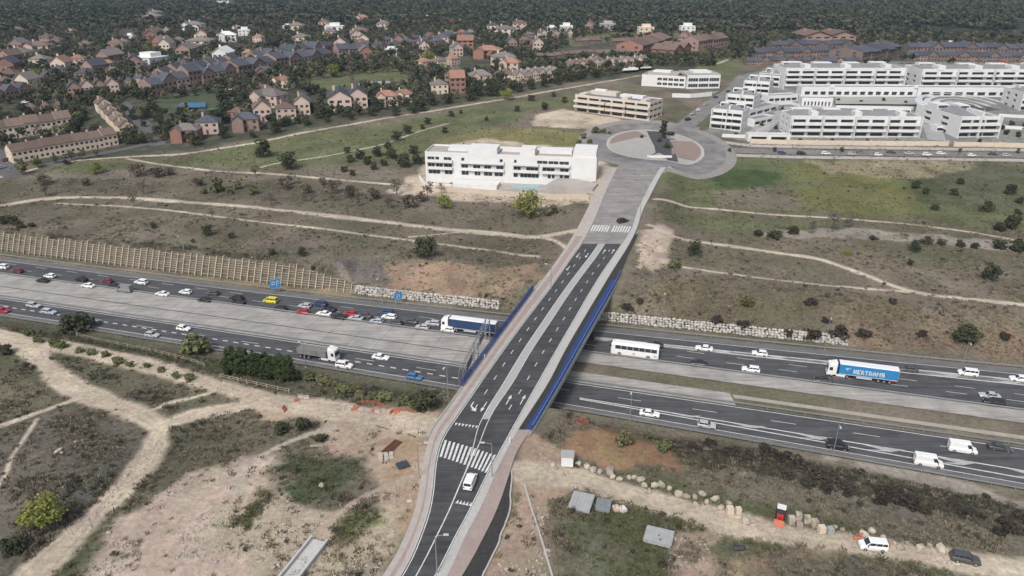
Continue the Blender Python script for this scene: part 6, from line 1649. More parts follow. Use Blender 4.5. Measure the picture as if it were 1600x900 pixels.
veg([(215,268,34),(245,270,30),(265,268,24),(70,283,26),(310,285,24)], 'russet leafless thicket beside the upper path', 'russet thickets by the upper path', 'rust', .6, 'shrub')
veg([(445,290,26),(480,297,24),(520,296,30),(548,302,28),(585,305,26),(640,318,30),(660,310,24),(505,285,18)], 'dark leafless thicket in the gully', 'leafless thickets in the gully', 'rust', .75, 'shrub')
veg([(455,285,18),(400,272,16),(560,318,18),(606,322,20),(634,322,18),(520,312,14),(490,314,14),(425,318,16),(475,312,14),(210,318,20),(225,300,18),(72,300,28),(620,300,20),(668,305,24),(690,300,14),(1300,357,26),(1325,352,20),(1268,362,16),(1028,470,10),(1345,345,8)], 'slender leafless tree along the gully and paths', 'leafless trees on the slopes', 'bare', 1.1)
veg([(150,266,24,'lime green tree beside the path near the cream terrace'),(827,326,58,'bright lime green tree below the long white building'),(695,320,30,'low bright green bush left of the lime green tree'),(793,150,24,'lime green bush on the meadow hedge'),(523,115,26,'tall lime green tree on the park lawn'),(667,92,24,'yellow-green tree in the park near the houses'),
     (588,88,18,'yellow-green tree on the long street'),(60,120,28,'yellow-green tree among the western houses'),(72,808,74,'large yellow-green tree beside the wide dirt track'),(1323,396,14,'small yellowish tree on the east slope')], '', None, 'lime', .72)
veg([(20,853,44,'dark bush beside the large yellow-green tree'),(8,548,26,'dark bush at the start of the wide dirt track'),(122,506,52,'broad dark bush at the highway verge near the white saloon'),(668,628,52,'broad dark bush beside the bridge end'),(475,662,32,'dull bush beside the sandy loop track'),(502,684,24,'dark bush by the timber beams'),(438,670,30,'low bush beside the sandy track'),
     (598,625,12,'small bush by the orange barriers'),(1505,522,46,'broad dark thicket on the brown bank')], '', None, 'bush', .75)
veg([(305,542,48,'broad green bush on the highway verge beside the conifer hedge'),(45,520,22,'green bush at the verge near the dirt track'),(975,686,34,'olive green bush on the verge beside the brown mound'),(1012,682,22,'smaller olive bush right of the brown mound'),(1040,696,30,'pale olive bush beyond the brown mound'),(1055,415,22,'green bush beside the bare earth at the bridge'),(1165,472,26,'green bush on the bank above the long rock wall'),(862,330,26,'dark green bush beside the lime green tree')], '', None, 'greenbush', .9)
veg([(1270,522,34),(1310,518,36),(1350,520,26),(1232,518,24),(1570,525,22),(1440,520,18),(980,478,20),(1000,470,16),(1120,500,26),(1160,505,24),(1265,470,22),(1395,470,18),(1290,500,16)], 'brown scrub bush on the bank behind the rock wall', 'scrub bushes behind the rock wall', 'scrubbush', .8)
rr_ = random.Random(5)
DK = [(1145,705,30),(1170,712,30),(1200,703,34),(1225,715,34),(1250,722,36),(1275,738,34),(1300,745,36),(1325,765,26),(1290,760,28),(1262,752,28),(1230,740,26),(1380,765,30),(1400,775,34),(1425,785,34),(1445,795,24),(1375,780,26),(1490,790,24),(1515,798,24),(1580,820,40),(1598,805,30),(1560,830,24),(1110,690,24),(1080,695,22),(1345,735,16),(1460,765,14),(1540,775,18)]
veg(DK, 'dark leafless scrub bush between the highway and grassy strip', 'dark scrub by the highway', 'scrubbush', .75)
veg([(60+i*21+rr_.uniform(-5,5), 528+i*5.6+rr_.uniform(-3,3), rr_.uniform(14,22)) for i in range(12)], 'low hedge bush along the verge fence', 'low bushes along the verge fence', 'greenbush', .8)
veg([(462+i*15+rr_.uniform(-4,4), 583+i*4.0+rr_.uniform(-3,3), rr_.uniform(20,30)) for i in range(13)], 'grey-green verge bush between conifer hedge and bridge', 'verge bushes towards the bridge', 'greenbush', .75)
# conifer hedge
for i in range(11):
    px = 360 + i*9; g = G(px, 585 + i*1.1)
    plant('cypress', g, 22 / px_per_m(g) , f'dark green conifer in the dense hedge, {ORD[i+1]} from its western end', 'conifers of the dense hedge', 'conifer', .72, 'conifer')
    if i % 2 == 0: g = G(px + 3, 578 + i*1.1); plant('cypress', g, 22 / px_per_m(g), f'conifer in the rear row of the hedge, {ORD[i//2+1]} from its western end', 'conifers of the dense hedge', 'conifer', .72, 'conifer')
# trees of the roundabout
for i, (px, py, w, k) in enumerate([(1036,216,13,'cypress'),(1046,220,15,'pine'),(1030,222,9,'bush'),(1042,232,13,'bush'),(1003,216,7,'bush'),(1050,212,9,'bush'),(1032,208,8,'bush')]):
    g = G(px, py); plant(k, g, w / px_per_m(g), ['dark conifer in the middle of the roundabout','dark pine beside the conifer on the roundabout','low bush left of the roundabout conifer','broad low bush in the front of the dark roundabout bed','lone bush on the red gravel of the roundabout','bush at the rear end of the dark roundabout bed','bush behind the roundabout conifer'][i], 'roundabout planting', zoff=.25, zs=.8)
veg([(930,205,14),(942,206,12),(912,214,12),(922,222,10),(905,222,10),(952,208,7),(922,233,8)], 'bush on the rough plot beside the roundabout', 'bushes beside the roundabout', 'greenbush', 1.0)
# gardens of the cream terraces
veg([(60,258,18),(88,252,14),(112,247,16),(128,246,16),(150,242,12),(35,268,24)], 'small garden tree before the lower cream terrace', 'garden trees of the lower terrace', 'olive', 1.0)
veg([(118,190,14),(122,200,12),(80,215,10),(40,222,10),(196,214,12)], 'dark tree between the cream terraces', 'dark trees between the cream terraces', 'oak', 1.1)

# ------------------------------------------------------------------ more houses half hidden in the gardens
rh = random.Random(17); cand = [(rh.uniform(-60, 1120), rh.uniform(46, 150)) for _ in range(900)]; made = 0
KEEP = [[(440,150),(455,110),(560,100),(660,95),(720,105),(660,140),(560,150)], [(225,190),(240,140),(350,128),(380,165),(350,190)], [(870,72),(1000,40),(1130,42),(1130,56),(960,64)]]
for px, py in cand:
    edge = np.interp(px, [-60,110,260,400,480,600,700,790,920,1000,1120], [215,210,205,195,180,162,148,134,112,100,80])
    if py > edge - 6 or made >= 62 or any(inside(np.array([px]), np.array([py]), np.array(q, float))[0] for q in KEEP): continue
    g = G(px, py)
    if any((g.x-f[0])**2 + (g.y-f[1]-4)**2 < (f[2] + 8.5)**2 for f in FOOT): continue
    wn_, wm = rh.choice([('pink', M_PINKW), ('pink', M_PINKW), ('cream', M_CREAMW), ('brick', M_BRICK), ('brick', M_BRICK), ('red brick', M_BRICKR)]); rn_, rm = rh.choice([('slate', M_SLATE), ('brown', M_BROWNR), ('tiled', M_TERRA), ('grey', M_GREYR)])
    kd = rh.choice(['villa','wing','gabled','gabled']); house(kd, g, math.radians(rh.uniform(-25, 25)), rh.uniform(9.5, 13) / BASEW[kd], wm, rm, f'{wn_} house with {rn_} roof half hidden among the garden trees', f'{wn_} houses with {rn_} roofs among the trees'); made += 1
# ------------------------------------------------------------------ town trees: single trees nearest, the rest as one wood
def ingrid(x, y):
    i = np.clip(np.searchsorted(ys, y) - 1, 0, len(ys)-2); u = x / (y*.95 + 32); j = np.clip(((u+1)/2*(len(us)-1)).astype(int), 0, len(us)-2)
    return i*nc + j
TOWN = gpoly([(-300,240),(0,236),(110,232),(260,222),(400,208),(480,192),(600,174),(700,158),(790,144),(920,122),(1000,110),(1100,104),(1165,104),(1350,101),(1800,101),(1800,60),(1340,55),(1130,52),(900,46),(750,40),(500,38),(250,40),(-300,60)])
CLEAR = [gpoly(q) for q in ([(240,172),(345,186),(350,166),(330,146),(240,158)], [(455,145),(470,128),(560,116),(650,118),(640,136),(560,142)], [(880,66),(1000,44),(1110,46),(1120,54),(960,60),(900,72)], [(1080,120),(1150,92),(1165,100),(1130,118)], [(-60,235),(190,205),(200,215),(30,262),(-60,270)], [(120,205),(150,165),(240,205),(248,225)],
        [(820,88),(830,50),(840,60),(848,92)], [(1160,104),(1350,104),(1350,78),(1200,74)], [(1345,100),(1420,100),(1420,82),(1345,84)], [(1415,100),(1800,102),(1800,84),(1415,82)], [(835,96),(1000,92),(1000,66),(895,66)], [(1002,92),(1140,82),(1140,66),(1002,70)], [(620,100),(700,85),(760,92),(780,110),(720,118),(640,108)])]
ftx = np.array([f[0] for f in FOOT]); fty = np.array([f[1] for f in FOOT]); ftr = np.array([f[2] for f in FOOT])
def free(x, y):
    ok = np.ones(len(x), bool)
    for a in range(0, len(x), 4000):
        s_ = slice(a, a+4000)
        d2 = (x[s_, None] - ftx)**2 + (y[s_, None] - fty - 4)**2
        infront = (np.abs(x[s_, None] - ftx) < ftr*.6) & (y[s_, None] < fty) & (y[s_, None] > fty - 6.5)
        ok[s_] = ~((d2 < (ftr*.85)**2) | infront).any(1)
    return ok
def sample_poly(poly, n, seed):
    r = np.random.default_rng(seed); lo, hi = poly.min(0), poly.max(0)
    y = 1 / (1/lo[1] + r.uniform(0, 1, n) * (1/hi[1] - 1/lo[1])); x = r.uniform(-.82, .82, n) * y
    k = inside(x, y, poly); return x[k], y[k]
tx, ty = sample_poly(TOWN, 52000, 3)
k = free(tx, ty) & (fbm(tx, ty, 45, 3, 70) > .37)
for c_ in CLEAR: k &= ~inside(tx, ty, c_)
tx, ty = tx[k], ty[k]
# thin to a minimum distance
order = np.argsort(RNG.random(len(tx))); keep = []; cell = {}
for i in order:
    c_ = (int(tx[i]//5.0), int(ty[i]//5.0))
    if any((c_[0]+a, c_[1]+b_) in cell and (tx[i]-tx[cell[(c_[0]+a, c_[1]+b_)]])**2 + (ty[i]-ty[cell[(c_[0]+a, c_[1]+b_)]])**2 < 22 for a in (-1,0,1) for b_ in (-1,0,1)): continue
    cell[c_] = i; keep.append(i)
keep = np.array(keep); tx, ty = tx[keep], ty[keep]
o_ = np.argsort(ty); tx, ty = tx[o_], ty[o_]; tz = H(tx, ty)
NT = 0
TLAB = {'pine': ('dark umbrella pine among the houses', 'umbrella pines among the houses'), 'oak': ('dark round evergreen tree in the gardens of the houses', 'evergreen garden trees'), 'bare': ('grey leafless tree among the houses', 'leafless trees among the houses'), 'olive': ('dull green tree among the houses', 'dull green trees among the houses'), 'poplar': ('tall thin leafless poplar in the park behind the villas', 'park poplars')}
rk = np.random.default_rng(8)
for i in range(min(190, len(tx))):
    kd = rk.choice(['pine','oak','bare','olive','rust'], p=[.22,.46,.12,.13,.07]); kd = 'olive' if kd == 'rust' else kd
    g = Vector((tx[i], ty[i], tz[i])); w = {'pine':7.5,'oak':7.0,'bare':5.5,'olive':6.0}[kd] * rk.uniform(.7,1.25)
    plant(kd, g, w, *TLAB[kd], name={'pine':'pine_tree','oak':'evergreen_tree'}.get(kd,'tree'), zs=rk.uniform(.85,1.1)); NT += 1
veg([(549,128,9),(552,132,9),(601,92,8),(645,128,9),(640,134,8),(668,98,8),(546,118,8)], TLAB['poplar'][0], TLAB['poplar'][1], 'poplar', 1.0)

veg([(1150,212,9),(1190,195,8),(1222,172,8),(1245,176,7),(1268,158,7),(1310,158,7),(1345,160,7),(1380,158,8),(1415,162,7),(1440,158,8),(1475,176,9),(1480,190,8),(1482,203,8),(1565,200,10),(1580,195,10),(1572,208,10),(1600,200,12),(1590,212,10),(1160,196,8),(1250,220,7),(1300,221,7),(1355,221,7),(1400,222,7),(1530,222,8),(1228,150,7),(1212,200,7)], 'dark shrub in the courtyards of the white flats', 'courtyard shrubs', 'bush', 1.1)
veg([(1140,236,7),(1210,236,8),(1315,236,8),(1500,237,8),(1590,238,8)], 'small street tree on the avenue below the flats', 'avenue trees', 'oak', 1.1)
veg([(280,216,18),(303,222,24),(345,204,16),(350,212,20),(428,194,16),(432,203,22),(395,212,14),(500,180,24),(490,172,18),(478,192,18),(512,188,14),(580,178,16),(586,168,18),(548,184,14),(655,168,26),(645,174,18),(672,160,22),(700,158,18),(735,152,24),(742,144,20),(770,146,22),(775,138,18),(618,178,16),(240,170,26),(232,180,20),(225,196,12),(250,190,18),(262,200,16),(470,165,20),(440,160,14),(505,150,18),(810,140,16),(830,136,16),(850,132,16),(870,128,18),(890,124,16),(910,120,16),(930,118,16)], 'dark hedge tree between the villas and the meadow path', 'hedge trees along the meadow path', 'oak', 1.0, 'evergreen_tree')
PROTOS = bpy.data.collections.new('scatter_sources')
def proto_mesh(name, parts):
    me = bpy.data.meshes.new(name); V = []; F = []; MI = []; k = 0; mats_ = []
    for v, f, m in parts:
        V += [tuple(q) for q in v]; F += [tuple(i + k for i in q) for q in f]; MI += [len(mats_)] * len(f); mats_.append(m); k += len(v)
    me.from_pydata(V, [], F)
    for m in mats_: me.materials.append(m)
    me.polygons.foreach_set('material_index', MI); me.update()
    return bpy.data.objects.new(name, me)
def tree_proto(name, seed, r, z0, z1, n, leaves, ls, m, th, tr_, flat=.8, core=True):
    v, f = leaf_cloud(seed, crown_clumps(seed, n, r, z0, z1, flat, core), leaves, ls); b_ = trunk_mb(seed, th, tr_, 0, r, 3)
    return proto_mesh(name, [(v, f, m), (b_.v, b_.f, M_BARK)])
def scatter(name, pts, scl, rot, idx, protos, kind='stuff', label=None, cat=None):
    col_ = bpy.data.collections.new(name + '_sources')
    for p in protos: col_.objects.link(p)
    me = bpy.data.meshes.new(name); me.from_pydata(pts.tolist(), [], [])
    for an, tp, dt, key in (('scl','FLOAT',scl,'value'), ('rotz','FLOAT',rot,'value'), ('pick','INT',idx,'value')):
        a = me.attributes.new(an, tp, 'POINT'); a.data.foreach_set(key, dt.astype(np.int32 if tp == 'INT' else np.float32))
    o = obj(name, me); tag(o, label, cat, None, kind)
    ng = bpy.data.node_groups.new(name, 'GeometryNodeTree')
    ng.interface.new_socket('Geometry', in_out='INPUT', socket_type='NodeSocketGeometry'); ng.interface.new_socket('Geometry', in_out='OUTPUT', socket_type='NodeSocketGeometry')
    N, L = ng.nodes, ng.links
    gi, go = N.new('NodeGroupInput'), N.new('NodeGroupOutput'); ip = N.new('GeometryNodeInstanceOnPoints')
    ci = N.new('GeometryNodeCollectionInfo'); ci.inputs['Collection'].default_value = col_; ci.inputs['Separate Children'].default_value = True; ci.inputs['Reset Children'].default_value = True
    def na(n_, tp):
        q = N.new('GeometryNodeInputNamedAttribute'); q.data_type = tp; q.inputs['Name'].default_value = n_; return q.outputs['Attribute']
    cx = N.new('ShaderNodeCombineXYZ'); L.new(na('rotz', 'FLOAT'), cx.inputs['Z'])
    L.new(gi.outputs[0], ip.inputs['Points']); L.new(ci.outputs[0], ip.inputs['Instance']); ip.inputs['Pick Instance'].default_value = True
    L.new(na('pick', 'INT'), ip.inputs['Instance Index']); L.new(cx.outputs[0], ip.inputs['Rotation']); L.new(na('scl', 'FLOAT'), ip.inputs['Scale'])
    L.new(ip.outputs[0], go.inputs[0])
    md = o.modifiers.new('scatter', 'NODES'); md.node_group = ng
    return o
near_protos = [tree_proto('wood_pine', 1, 3.6, 3.6, 7.6, 10, 150, .75, L_PINE, 6, .22), tree_proto('wood_oak', 2, 3.3, .8, 6.0, 10, 150, .75, L_OAK, 3, .25, .95), tree_proto('wood_pine_b', 3, 3.0, 3.0, 7.0, 9, 140, .7, L_PINE, 5, .2), tree_proto('wood_oak_b', 4, 3.0, .6, 5.4, 9, 140, .7, L_OAK, 3, .22, .95),
               tree_proto('wood_olive', 5, 2.9, .8, 5.6, 9, 130, .65, L_OLIVE, 3, .2, .95), tree_proto('wood_bare', 6, 2.6, 1.0, 6.0, 10, 110, .5, L_BARE, 4, .16, .95, False)]
rs = np.random.default_rng(21)
rest = slice(NT, None); n = len(tx[rest])
scatter('town_trees', np.stack([tx[rest], ty[rest], tz[rest]], 1), rs.uniform(.7, 1.3, n), rs.uniform(0, 6.28, n), rs.choice(6, n, p=[.27,.27,.17,.15,.07,.07]), near_protos, label='dark pines and gardens trees between the far houses', cat='trees')
# hedges of the gardens and the wood beyond
FOR = gpoly([(-300,62),(0,58),(250,40),(500,40),(750,40),(900,46),(1130,50),(1250,52),(1340,60),(1600,70),(2000,72)])
def forest_pts(n, y0, y1, seed):
    r = np.random.default_rng(seed); y = np.sqrt(r.uniform(y0**2, y1**2, n)); x = r.uniform(-.82, .82, n) * y
    return x, y
fx_, fy_ = [], []
for n_, a, b_, sd in ((34000, 700, 1500, 1), (32000, 1500, 2800, 2), (26000, 2800, 6600, 3)):
    x, y = forest_pts(n_, a, b_, sd); edge = np.interp(x, FOR[:, 0], FOR[:, 1])
    k = (y > edge + (fbm(x, y, 60, 2, 90) - .5) * 60); x, y = x[k], y[k]
    gap = fbm(x, y, 140, 3, 77) > .36; fx_.append(x[gap]); fy_.append(y[gap])
fx_, fy_ = np.concatenate(fx_), np.concatenate(fy_)
k = free(fx_, fy_); fx_, fy_ = fx_[k], fy_[k]; n = len(fx_)
far_protos = [tree_proto('far_pine', 11, 4.4, 3.2, 8.0, 7, 60, 1.5, L_PINE, 6, .25), tree_proto('far_oak', 12, 4.2, .8, 6.6, 7, 60, 1.5, L_OAK, 3, .25, .95), tree_proto('far_pine_b', 13, 3.8, 2.6, 7.0, 7, 56, 1.4, L_PINE, 5, .2), tree_proto('far_bare', 14, 3.6, 1.5, 6.5, 7, 50, 1.2, L_BARE, 4, .2, .9)]
sc_ = rs.uniform(.75, 1.25, n) * (1 + .55 * sstep(1500, 3500, fy_))
scatter('forest', np.stack([fx_, fy_, H(fx_, fy_)], 1), sc_, rs.uniform(0, 6.28, n), rs.choice(4, n, p=[.42,.33,.2,.05]), far_protos, label='dark evergreen forest stretching to the horizon', cat='forest')

# ------------------------------------------------------------------ dry grass and scrub on the open ground
def tuft(name, seed, m, n, h, spread):
    r = np.random.default_rng(seed); V = []; F = []
    for i in range(n):
        t = r.uniform(0, 6.28); q = r.uniform(0, spread); c = np.array((math.cos(t)*q, math.sin(t)*q, 0)); a = r.uniform(0, 6.28); w = r.uniform(.05,.12)
        d = np.array((math.cos(a), math.sin(a), 0)); ln = np.array((math.cos(t), math.sin(t), 0)) * r.uniform(.1,.5) * h; hh = h * r.uniform(.5,1.1)
        k = len(V); V += [c - d*w, c + d*w, c + ln + d*w*.4 + (0,0,hh), c + ln - d*w*.4 + (0,0,hh)]; F.append((k,k+1,k+2,k+3))
    return proto_mesh(name, [(V, F, m)])
def low_bush(name, seed, m, leaves=60, ls=.17, r=.8, z1=.9):
    v, f = leaf_cloud(seed, crown_clumps(seed, 6, r, -.15, z1, .8), leaves, ls); return proto_mesh(name, [(v, f, m)])
r = np.random.default_rng(33); n = 190000
yy_ = 1 / (1/85 + r.uniform(0, 1, n) * (1/460 - 1/85)); xx_ = r.uniform(-.86, .86, n) * yy_
gi_ = ingrid(xx_, yy_); v_ = gveg[gi_]
den = np.clip(v_ * (.25 + 1.5 * sstep(.42, .66, fbm(xx_, yy_, 7, 4, 50))), 0, 1)
_q = ((xx_ - RC.x)/RA)**2 + ((yy_ - RC.y)/RB)**2
den *= (_q > 1.7**2); den *= .35 + .65 * sstep(120, 260, yy_)
k = (r.uniform(0, 1, n) < den) & (H(xx_, yy_) > .3); xx_, yy_, gi_, v_ = xx_[k], yy_[k], gi_[k], v_[k]
green = gcol[gi_][:, 1] > gcol[gi_][:, 0] * .99
dark = gcol[gi_].sum(1) < .33
n = len(xx_)
pick = np.where(green, rs.choice([2, 3, 4], n, p=[.62,.355,.025]), np.where(dark, rs.choice([0, 6, 4, 5], n, p=[.25,.53,.07,.15]), rs.choice([0, 1, 6, 5, 4], n, p=[.40,.32,.235,.035,.01])))
gp = [tuft('a_tuft', 1, L_GRASS, 16, .40, .55), tuft('b_tuft', 2, L_GRASS, 14, .32, .7), tuft('c_tuft', 3, L_GRASSG, 16, .35, .6), tuft('d_tuft', 4, L_GRASSG, 14, .28, .7), low_bush('e_bush', 5, L_OAK), low_bush('f_bush', 6, L_SCRUB), tuft('g_tuft', 7, L_SCRUB, 16, .34, .6)]
sz = rs.uniform(.6, 1.35, n); _b = (pick == 4) | (pick == 5); sz[_b] *= rs.uniform(.35, 1.0, _b.sum())
scatter('dry_grass_and_scrub', np.stack([xx_, yy_, H(xx_, yy_)], 1), sz, rs.uniform(0, 6.28, n), pick, gp, label='dry grass tufts and low scrub on open ground', cat='grass')

# ================================================================== WORK SITE AND SMALL THINGS
M_ROCK = mat('boulder_buff', (.40,.35,.285), .95, .3, 1.2, rnd=.25)
M_TIMBER = mat('weathered_timber', (.36,.31,.23), .9, .2, 1.5)
M_ORANGE = mat('orange_plastic', (.46,.13,.075), .6, .12, 1.5)
M_REDP = mat('red_machine_paint', (.42,.035,.04), .45, .08, 1)
M_SHEET = mat('grey_sheet', (.36,.37,.37), .7, .15, .8)
M_TARP = mat('dark_tarpaulin', (.05,.055,.065), .7, .2, 1)
ROCKS = [rock_mesh(100 + k, 'boulder', M_ROCK, 1) for k in range(6)]
def boulder(px, py, wpx, label, group):
    g = G(px, py + wpx*.25); s_ = wpx / px_per_m(g) / 1.45
    o = obj('boulder', ROCKS[random.randrange(6)], None, (g.x, g.y, g.z + s_*.28), random.uniform(0, 6.28)); o.scale = (s_*random.uniform(.85,1.25), s_*random.uniform(.75,1.15), s_*random.uniform(.7,1.15)); o.rotation_euler = (random.uniform(-.35,.35), random.uniform(-.35,.35), random.uniform(0,6.28))
    return tag(o, label, 'boulder', group)
for _i, q in enumerate([(864,725,9),(869,730,8),(903,724,9),(917,728,10),(927,732,12),(937,736,10),(952,735,15),(957,744,9),(968,747,11),(983,745,9),(991,745,8),(1001,748,14),(1007,757,10),(1014,768,8),(1023,757,12),(1034,756,12),(1046,762,9),(1060,770,13),(1072,774,12),(1086,775,11),(1087,786,8),(1097,770,13),(1104,783,12),(1117,778,12),(1126,792,11),(1139,785,11),(1153,796,10),(1165,812,15),(1176,820,8),(1189,826,8)]):
    boulder(*q, f'buff boulder in the long line by the dirt track, {ORD[_i+1]} from the bridge', 'line of boulders beside the dirt track')
for q in [(1398,850,9),(1406,853,12),(1417,848,8),(1437,854,15),(1470,857,16),(1452,851,8),(1305,822,8),(1380,838,10),(1362,828,12),(1350,833,14),(1316,826,9),(1478,860,8)]:
    boulder(*q, 'buff boulder lying near the parked white people carrier', 'boulders near the parked people carrier')
for q in [(88,706,6),(94,702,8),(97,707,5),(118,690,5)]: boulder(*q, 'pale rock in the small heap on the brown field', 'rocks on the brown field')
for q in [(503,757,10,),(498,682,5)]: boulder(*q, 'lone pale rock in the dark green patch', 'lone rocks in the green patch')
for i, (px, py, w, m) in enumerate([(1236,812,9,M_ROCK),(1247,806,9,M_ROCK),(1248,822,9,M_PINK),(1260,811,9,M_ROCK),(1272,817,10,M_ROCK),(1283,827,10,M_CREAM),(1296,829,9,M_SHEET),(1140,797,10,M_CREAM),(1153,798,8,M_CREAM)]):
    g = G(px, py + 5); s_ = w / px_per_m(g); t = thing('stone_pallet', ['pallet of grey paving stones next to the red loader','pallet of buff stone behind the first pallets','pallet of pinkish stone in the front of the row','tall pallet of buff stone in the middle of the row','slanting pallet of buff stone','pallet of yellowish stone','pallet wrapped in grey film at the end of the row','pallet of pale stone at the end of the boulder line','second pallet of pale stone at the boulder line'][i], 'pallet', g, random.uniform(-.25,.25), 'pallets of stone beside the dirt track')
    for k in range(3): b_ = MB(); b_.box(-s_/2, s_/2, -s_/2 + k*s_*.43, -s_/2 + k*s_*.43 + s_*.12, 0, .14); b_.build('runner', M_TIMBER, t)
    for r_ in range(3):
        for c_ in range(2):
            b_ = MB(); b_.box(-s_/2 + c_*s_*.51, -s_/2 + c_*s_*.51 + s_*.485, -s_*.47 + random.uniform(-.03,.03), s_*.47, .142 + r_*.42, .142 + r_*.42 + .40); b_.build('stone_block', m, t)
# red loader
g = G(1219, 808); ld = thing('loader', 'red wheeled loader with white roof and orange bucket', 'loader', g, math.radians(-115))
b_ = MB(); b_.rings([[(-1.7,-.65,.6),(-1.7,-.65,1.3),(-1.7,.65,1.3),(-1.7,.65,.6)],[(-.3,-.7,.5),(-.3,-.7,1.5),(-.3,.7,1.5),(-.3,.7,.5)],[(1.2,-.55,.5),(1.2,-.55,1.1),(1.2,.55,1.1),(1.2,.55,.5)]]); b_.build('body', M_REDP, ld)
b_ = MB(); b_.rings([[(-.4,-.6,1.45),(.75,-.6,1.1),(.75,.6,1.1),(-.4,.6,1.45)],[(-.35,-.55,2.3),(.5,-.55,2.3),(.5,.55,2.3),(-.35,.55,2.3)]]); b_.build('cab', M_GLASSD, ld)
b_ = MB(); b_.box(-.6,.75,-.75,.75,2.3,2.42); b_.build('cab_roof', M_WHITE, ld)
for x in (-1.0,.85):
    for s_ in (-1,1): obj('wheel', TW, ld, (x, s_*.72, .5))
for s_ in (-.4,.4): b_ = MB(); b_.beam((.6,s_,1.2),(2.1,s_,.55),.14); b_.build('lift_arm', M_REDP, ld)
b_ = MB(); b_.rings([[(2.0,-.85,.1),(2.0,-.85,.95),(2.0,.85,.95),(2.0,.85,.1)],[(2.25,-.85,.05),(2.2,-.85,.9),(2.2,.85,.9),(2.25,.85,.05)],[(2.95,-.85,.05),(2.9,-.85,.25),(2.9,.85,.25),(2.95,.85,.05)]]); b_.build('bucket', M_ORANGE, ld)
# cabin by the boulders
g = G(886, 731); cb = thing('site_cabin', 'small white site cabin between the boulders and brown mound', 'cabin', g, math.radians(-6))
b_ = MB(); holed(b_, Vector((-1.15,0,.25)), Vector((1,0,0)), Vector((0,-1,0)), 2.3, 2.2, [(.3,1.0,.9,1.7)], .06); b_.box(-1.15,1.15,.02,2.1,.25,2.45); b_.build('wall', M_WHITE, cb)
pane(cb, Vector((-1.15,0,.25)), Vector((1,0,0)), Vector((0,-1,0)), (.3,1.0,.9,1.7), .06)
b_ = MB(); b_.box(-1.3,1.3,-.15,2.25,2.46,2.6); b_.build('roof', M_SHEET, cb)
for x in (-1,1):
    for y in (.15,1.95): b_ = MB(); b_.box(x-.08,x+.08,y-.08,y+.08,-.2,.25); b_.build('foot', M_STEEL, cb)
# stacks of panels
def panel_stack(label, px, py, wpx, dep, n, rz, m, tilt=0.0):
    g = G(px, py); w = wpx / px_per_m(g); t = thing('panel_stack', label, 'panels', g, math.radians(rz))
    for x in (-.38, .38):
        b_ = MB(); b_.box(w*x-.12, w*x+.12, -dep*.45, dep*.45, -.1, .22); b_.build('bearer', M_TIMBER, t)
    z = .222
    for k in range(n):
        a = random.uniform(-.15,.15); b_ = MB(); b_.box(-w/2+a, w/2+a, -dep/2+random.uniform(-.1,.1), dep/2, z, z+.11); b_.build('panel', m, t); z += .112
    nb = 6
    for k in range(nb):
        b_ = MB(); b_.box(-w/2 + w*k/nb + .02, -w/2 + w*(k+1)/nb - .02, -dep*.48, dep*.48, z, z + .05 + .02*(k % 2)); b_.build('board', m, t)
panel_stack('wide stack of grey panels beside the dirt track', 908, 788, 33, 4.6, 6, -18, M_SHEET)
panel_stack('smaller dark grey panel stack next to the wide stack', 942, 793, 22, 3.2, 5, -15, mat('slate_sheet', (.22,.24,.25), .7, .2, .8))
panel_stack('lone stack of pale grey panels near the ploughed strip', 1029, 842, 42, 3.6, 6, -20, M_SHEET)
panel_stack('dark blue-grey formwork panel near the crossing pavement', 629, 729, 17, 1.9, 3, 28, mat('formwork_dark', (.055,.065,.08), .6, .15, 1))
for i, (px, py, m) in enumerate([(963,793,M_PINKW),(973,794,mat('white_bag', (.62,.58,.56), .8, .1, 1))]):
    g = G(px, py + 5); t = thing('bulk_bag', ['pinkish bulk bag beside the dark panel stack','white bulk bag at the end of the panel stacks'][i], 'bag', g, .3)
    b_ = MB(); b_.rings([[(-.5,-.5,0),(.5,-.5,0),(.5,.5,0),(-.5,.5,0)],[(-.62,-.62,.5),(.62,-.62,.5),(.62,.62,.5),(-.62,.62,.5)],[(-.55,-.55,1.0),(.55,-.55,1.0),(.55,.55,1.0),(-.55,.55,1.0)],[(-.3,-.3,1.15),(.3,-.3,1.15),(.3,.3,1.15),(-.3,.3,1.15)]]); b_.build('sack', m, t)
    for s_ in (-1,1): b_ = MB(); b_.beam((s_*.5,-.5,1.0),(s_*.3,.2,1.4),.06); b_.build('strap', M_TRIM, t)
# beams, bars and blocks
for i, (px, py, L_, rz) in enumerate([(547,688,3.6,-52),(557,686,4.0,-50),(561,688,4.0,-50),(495,698,2.6,8)]):
    g = G(px, py); t = thing('timber_beam', ['short timber beam on the left of the pair','timber beam in the middle of the stack by the bush','timber beam nearest the rusty bars','pale plank lying alone by the sandy track'][i], 'beam', g, math.radians(rz))
    b_ = MB(); b_.box(-L_/2, L_/2, -.22, .22, .02, .40); b_.build('beam', M_TIMBER, t)
    for x in (-1,1): b_ = MB(); b_.box(x*L_*.5-.012, x*L_*.5+.012, -.2, .2, .05, .37); b_.build('end_grain', M_CREAM, t)
g = G(612, 700); t = thing('rebar_bundle', 'bundle of rusty reinforcement bars near the crossing pavement', 'bars', g, math.radians(62))
for k in range(8): b_ = MB(); b_.tube((-2.4 + random.uniform(-.2,.2), -.9 + k*.25, .25), (2.4, -.9 + k*.25, .28), .1, .1, 6); b_.build('bar', mat('rust', (.14,.065,.045), .9, .2, 2), t)
for x in (-1.6,1.6): b_ = MB(); b_.box(x-.1,x+.1,-1.1,1.1,0,.16); b_.build('bearer', M_TIMBER, t)
g = G(600, 716); t = thing('block_pile', 'pile of pale concrete blocks below the rusty bars', 'blocks', g, math.radians(10))
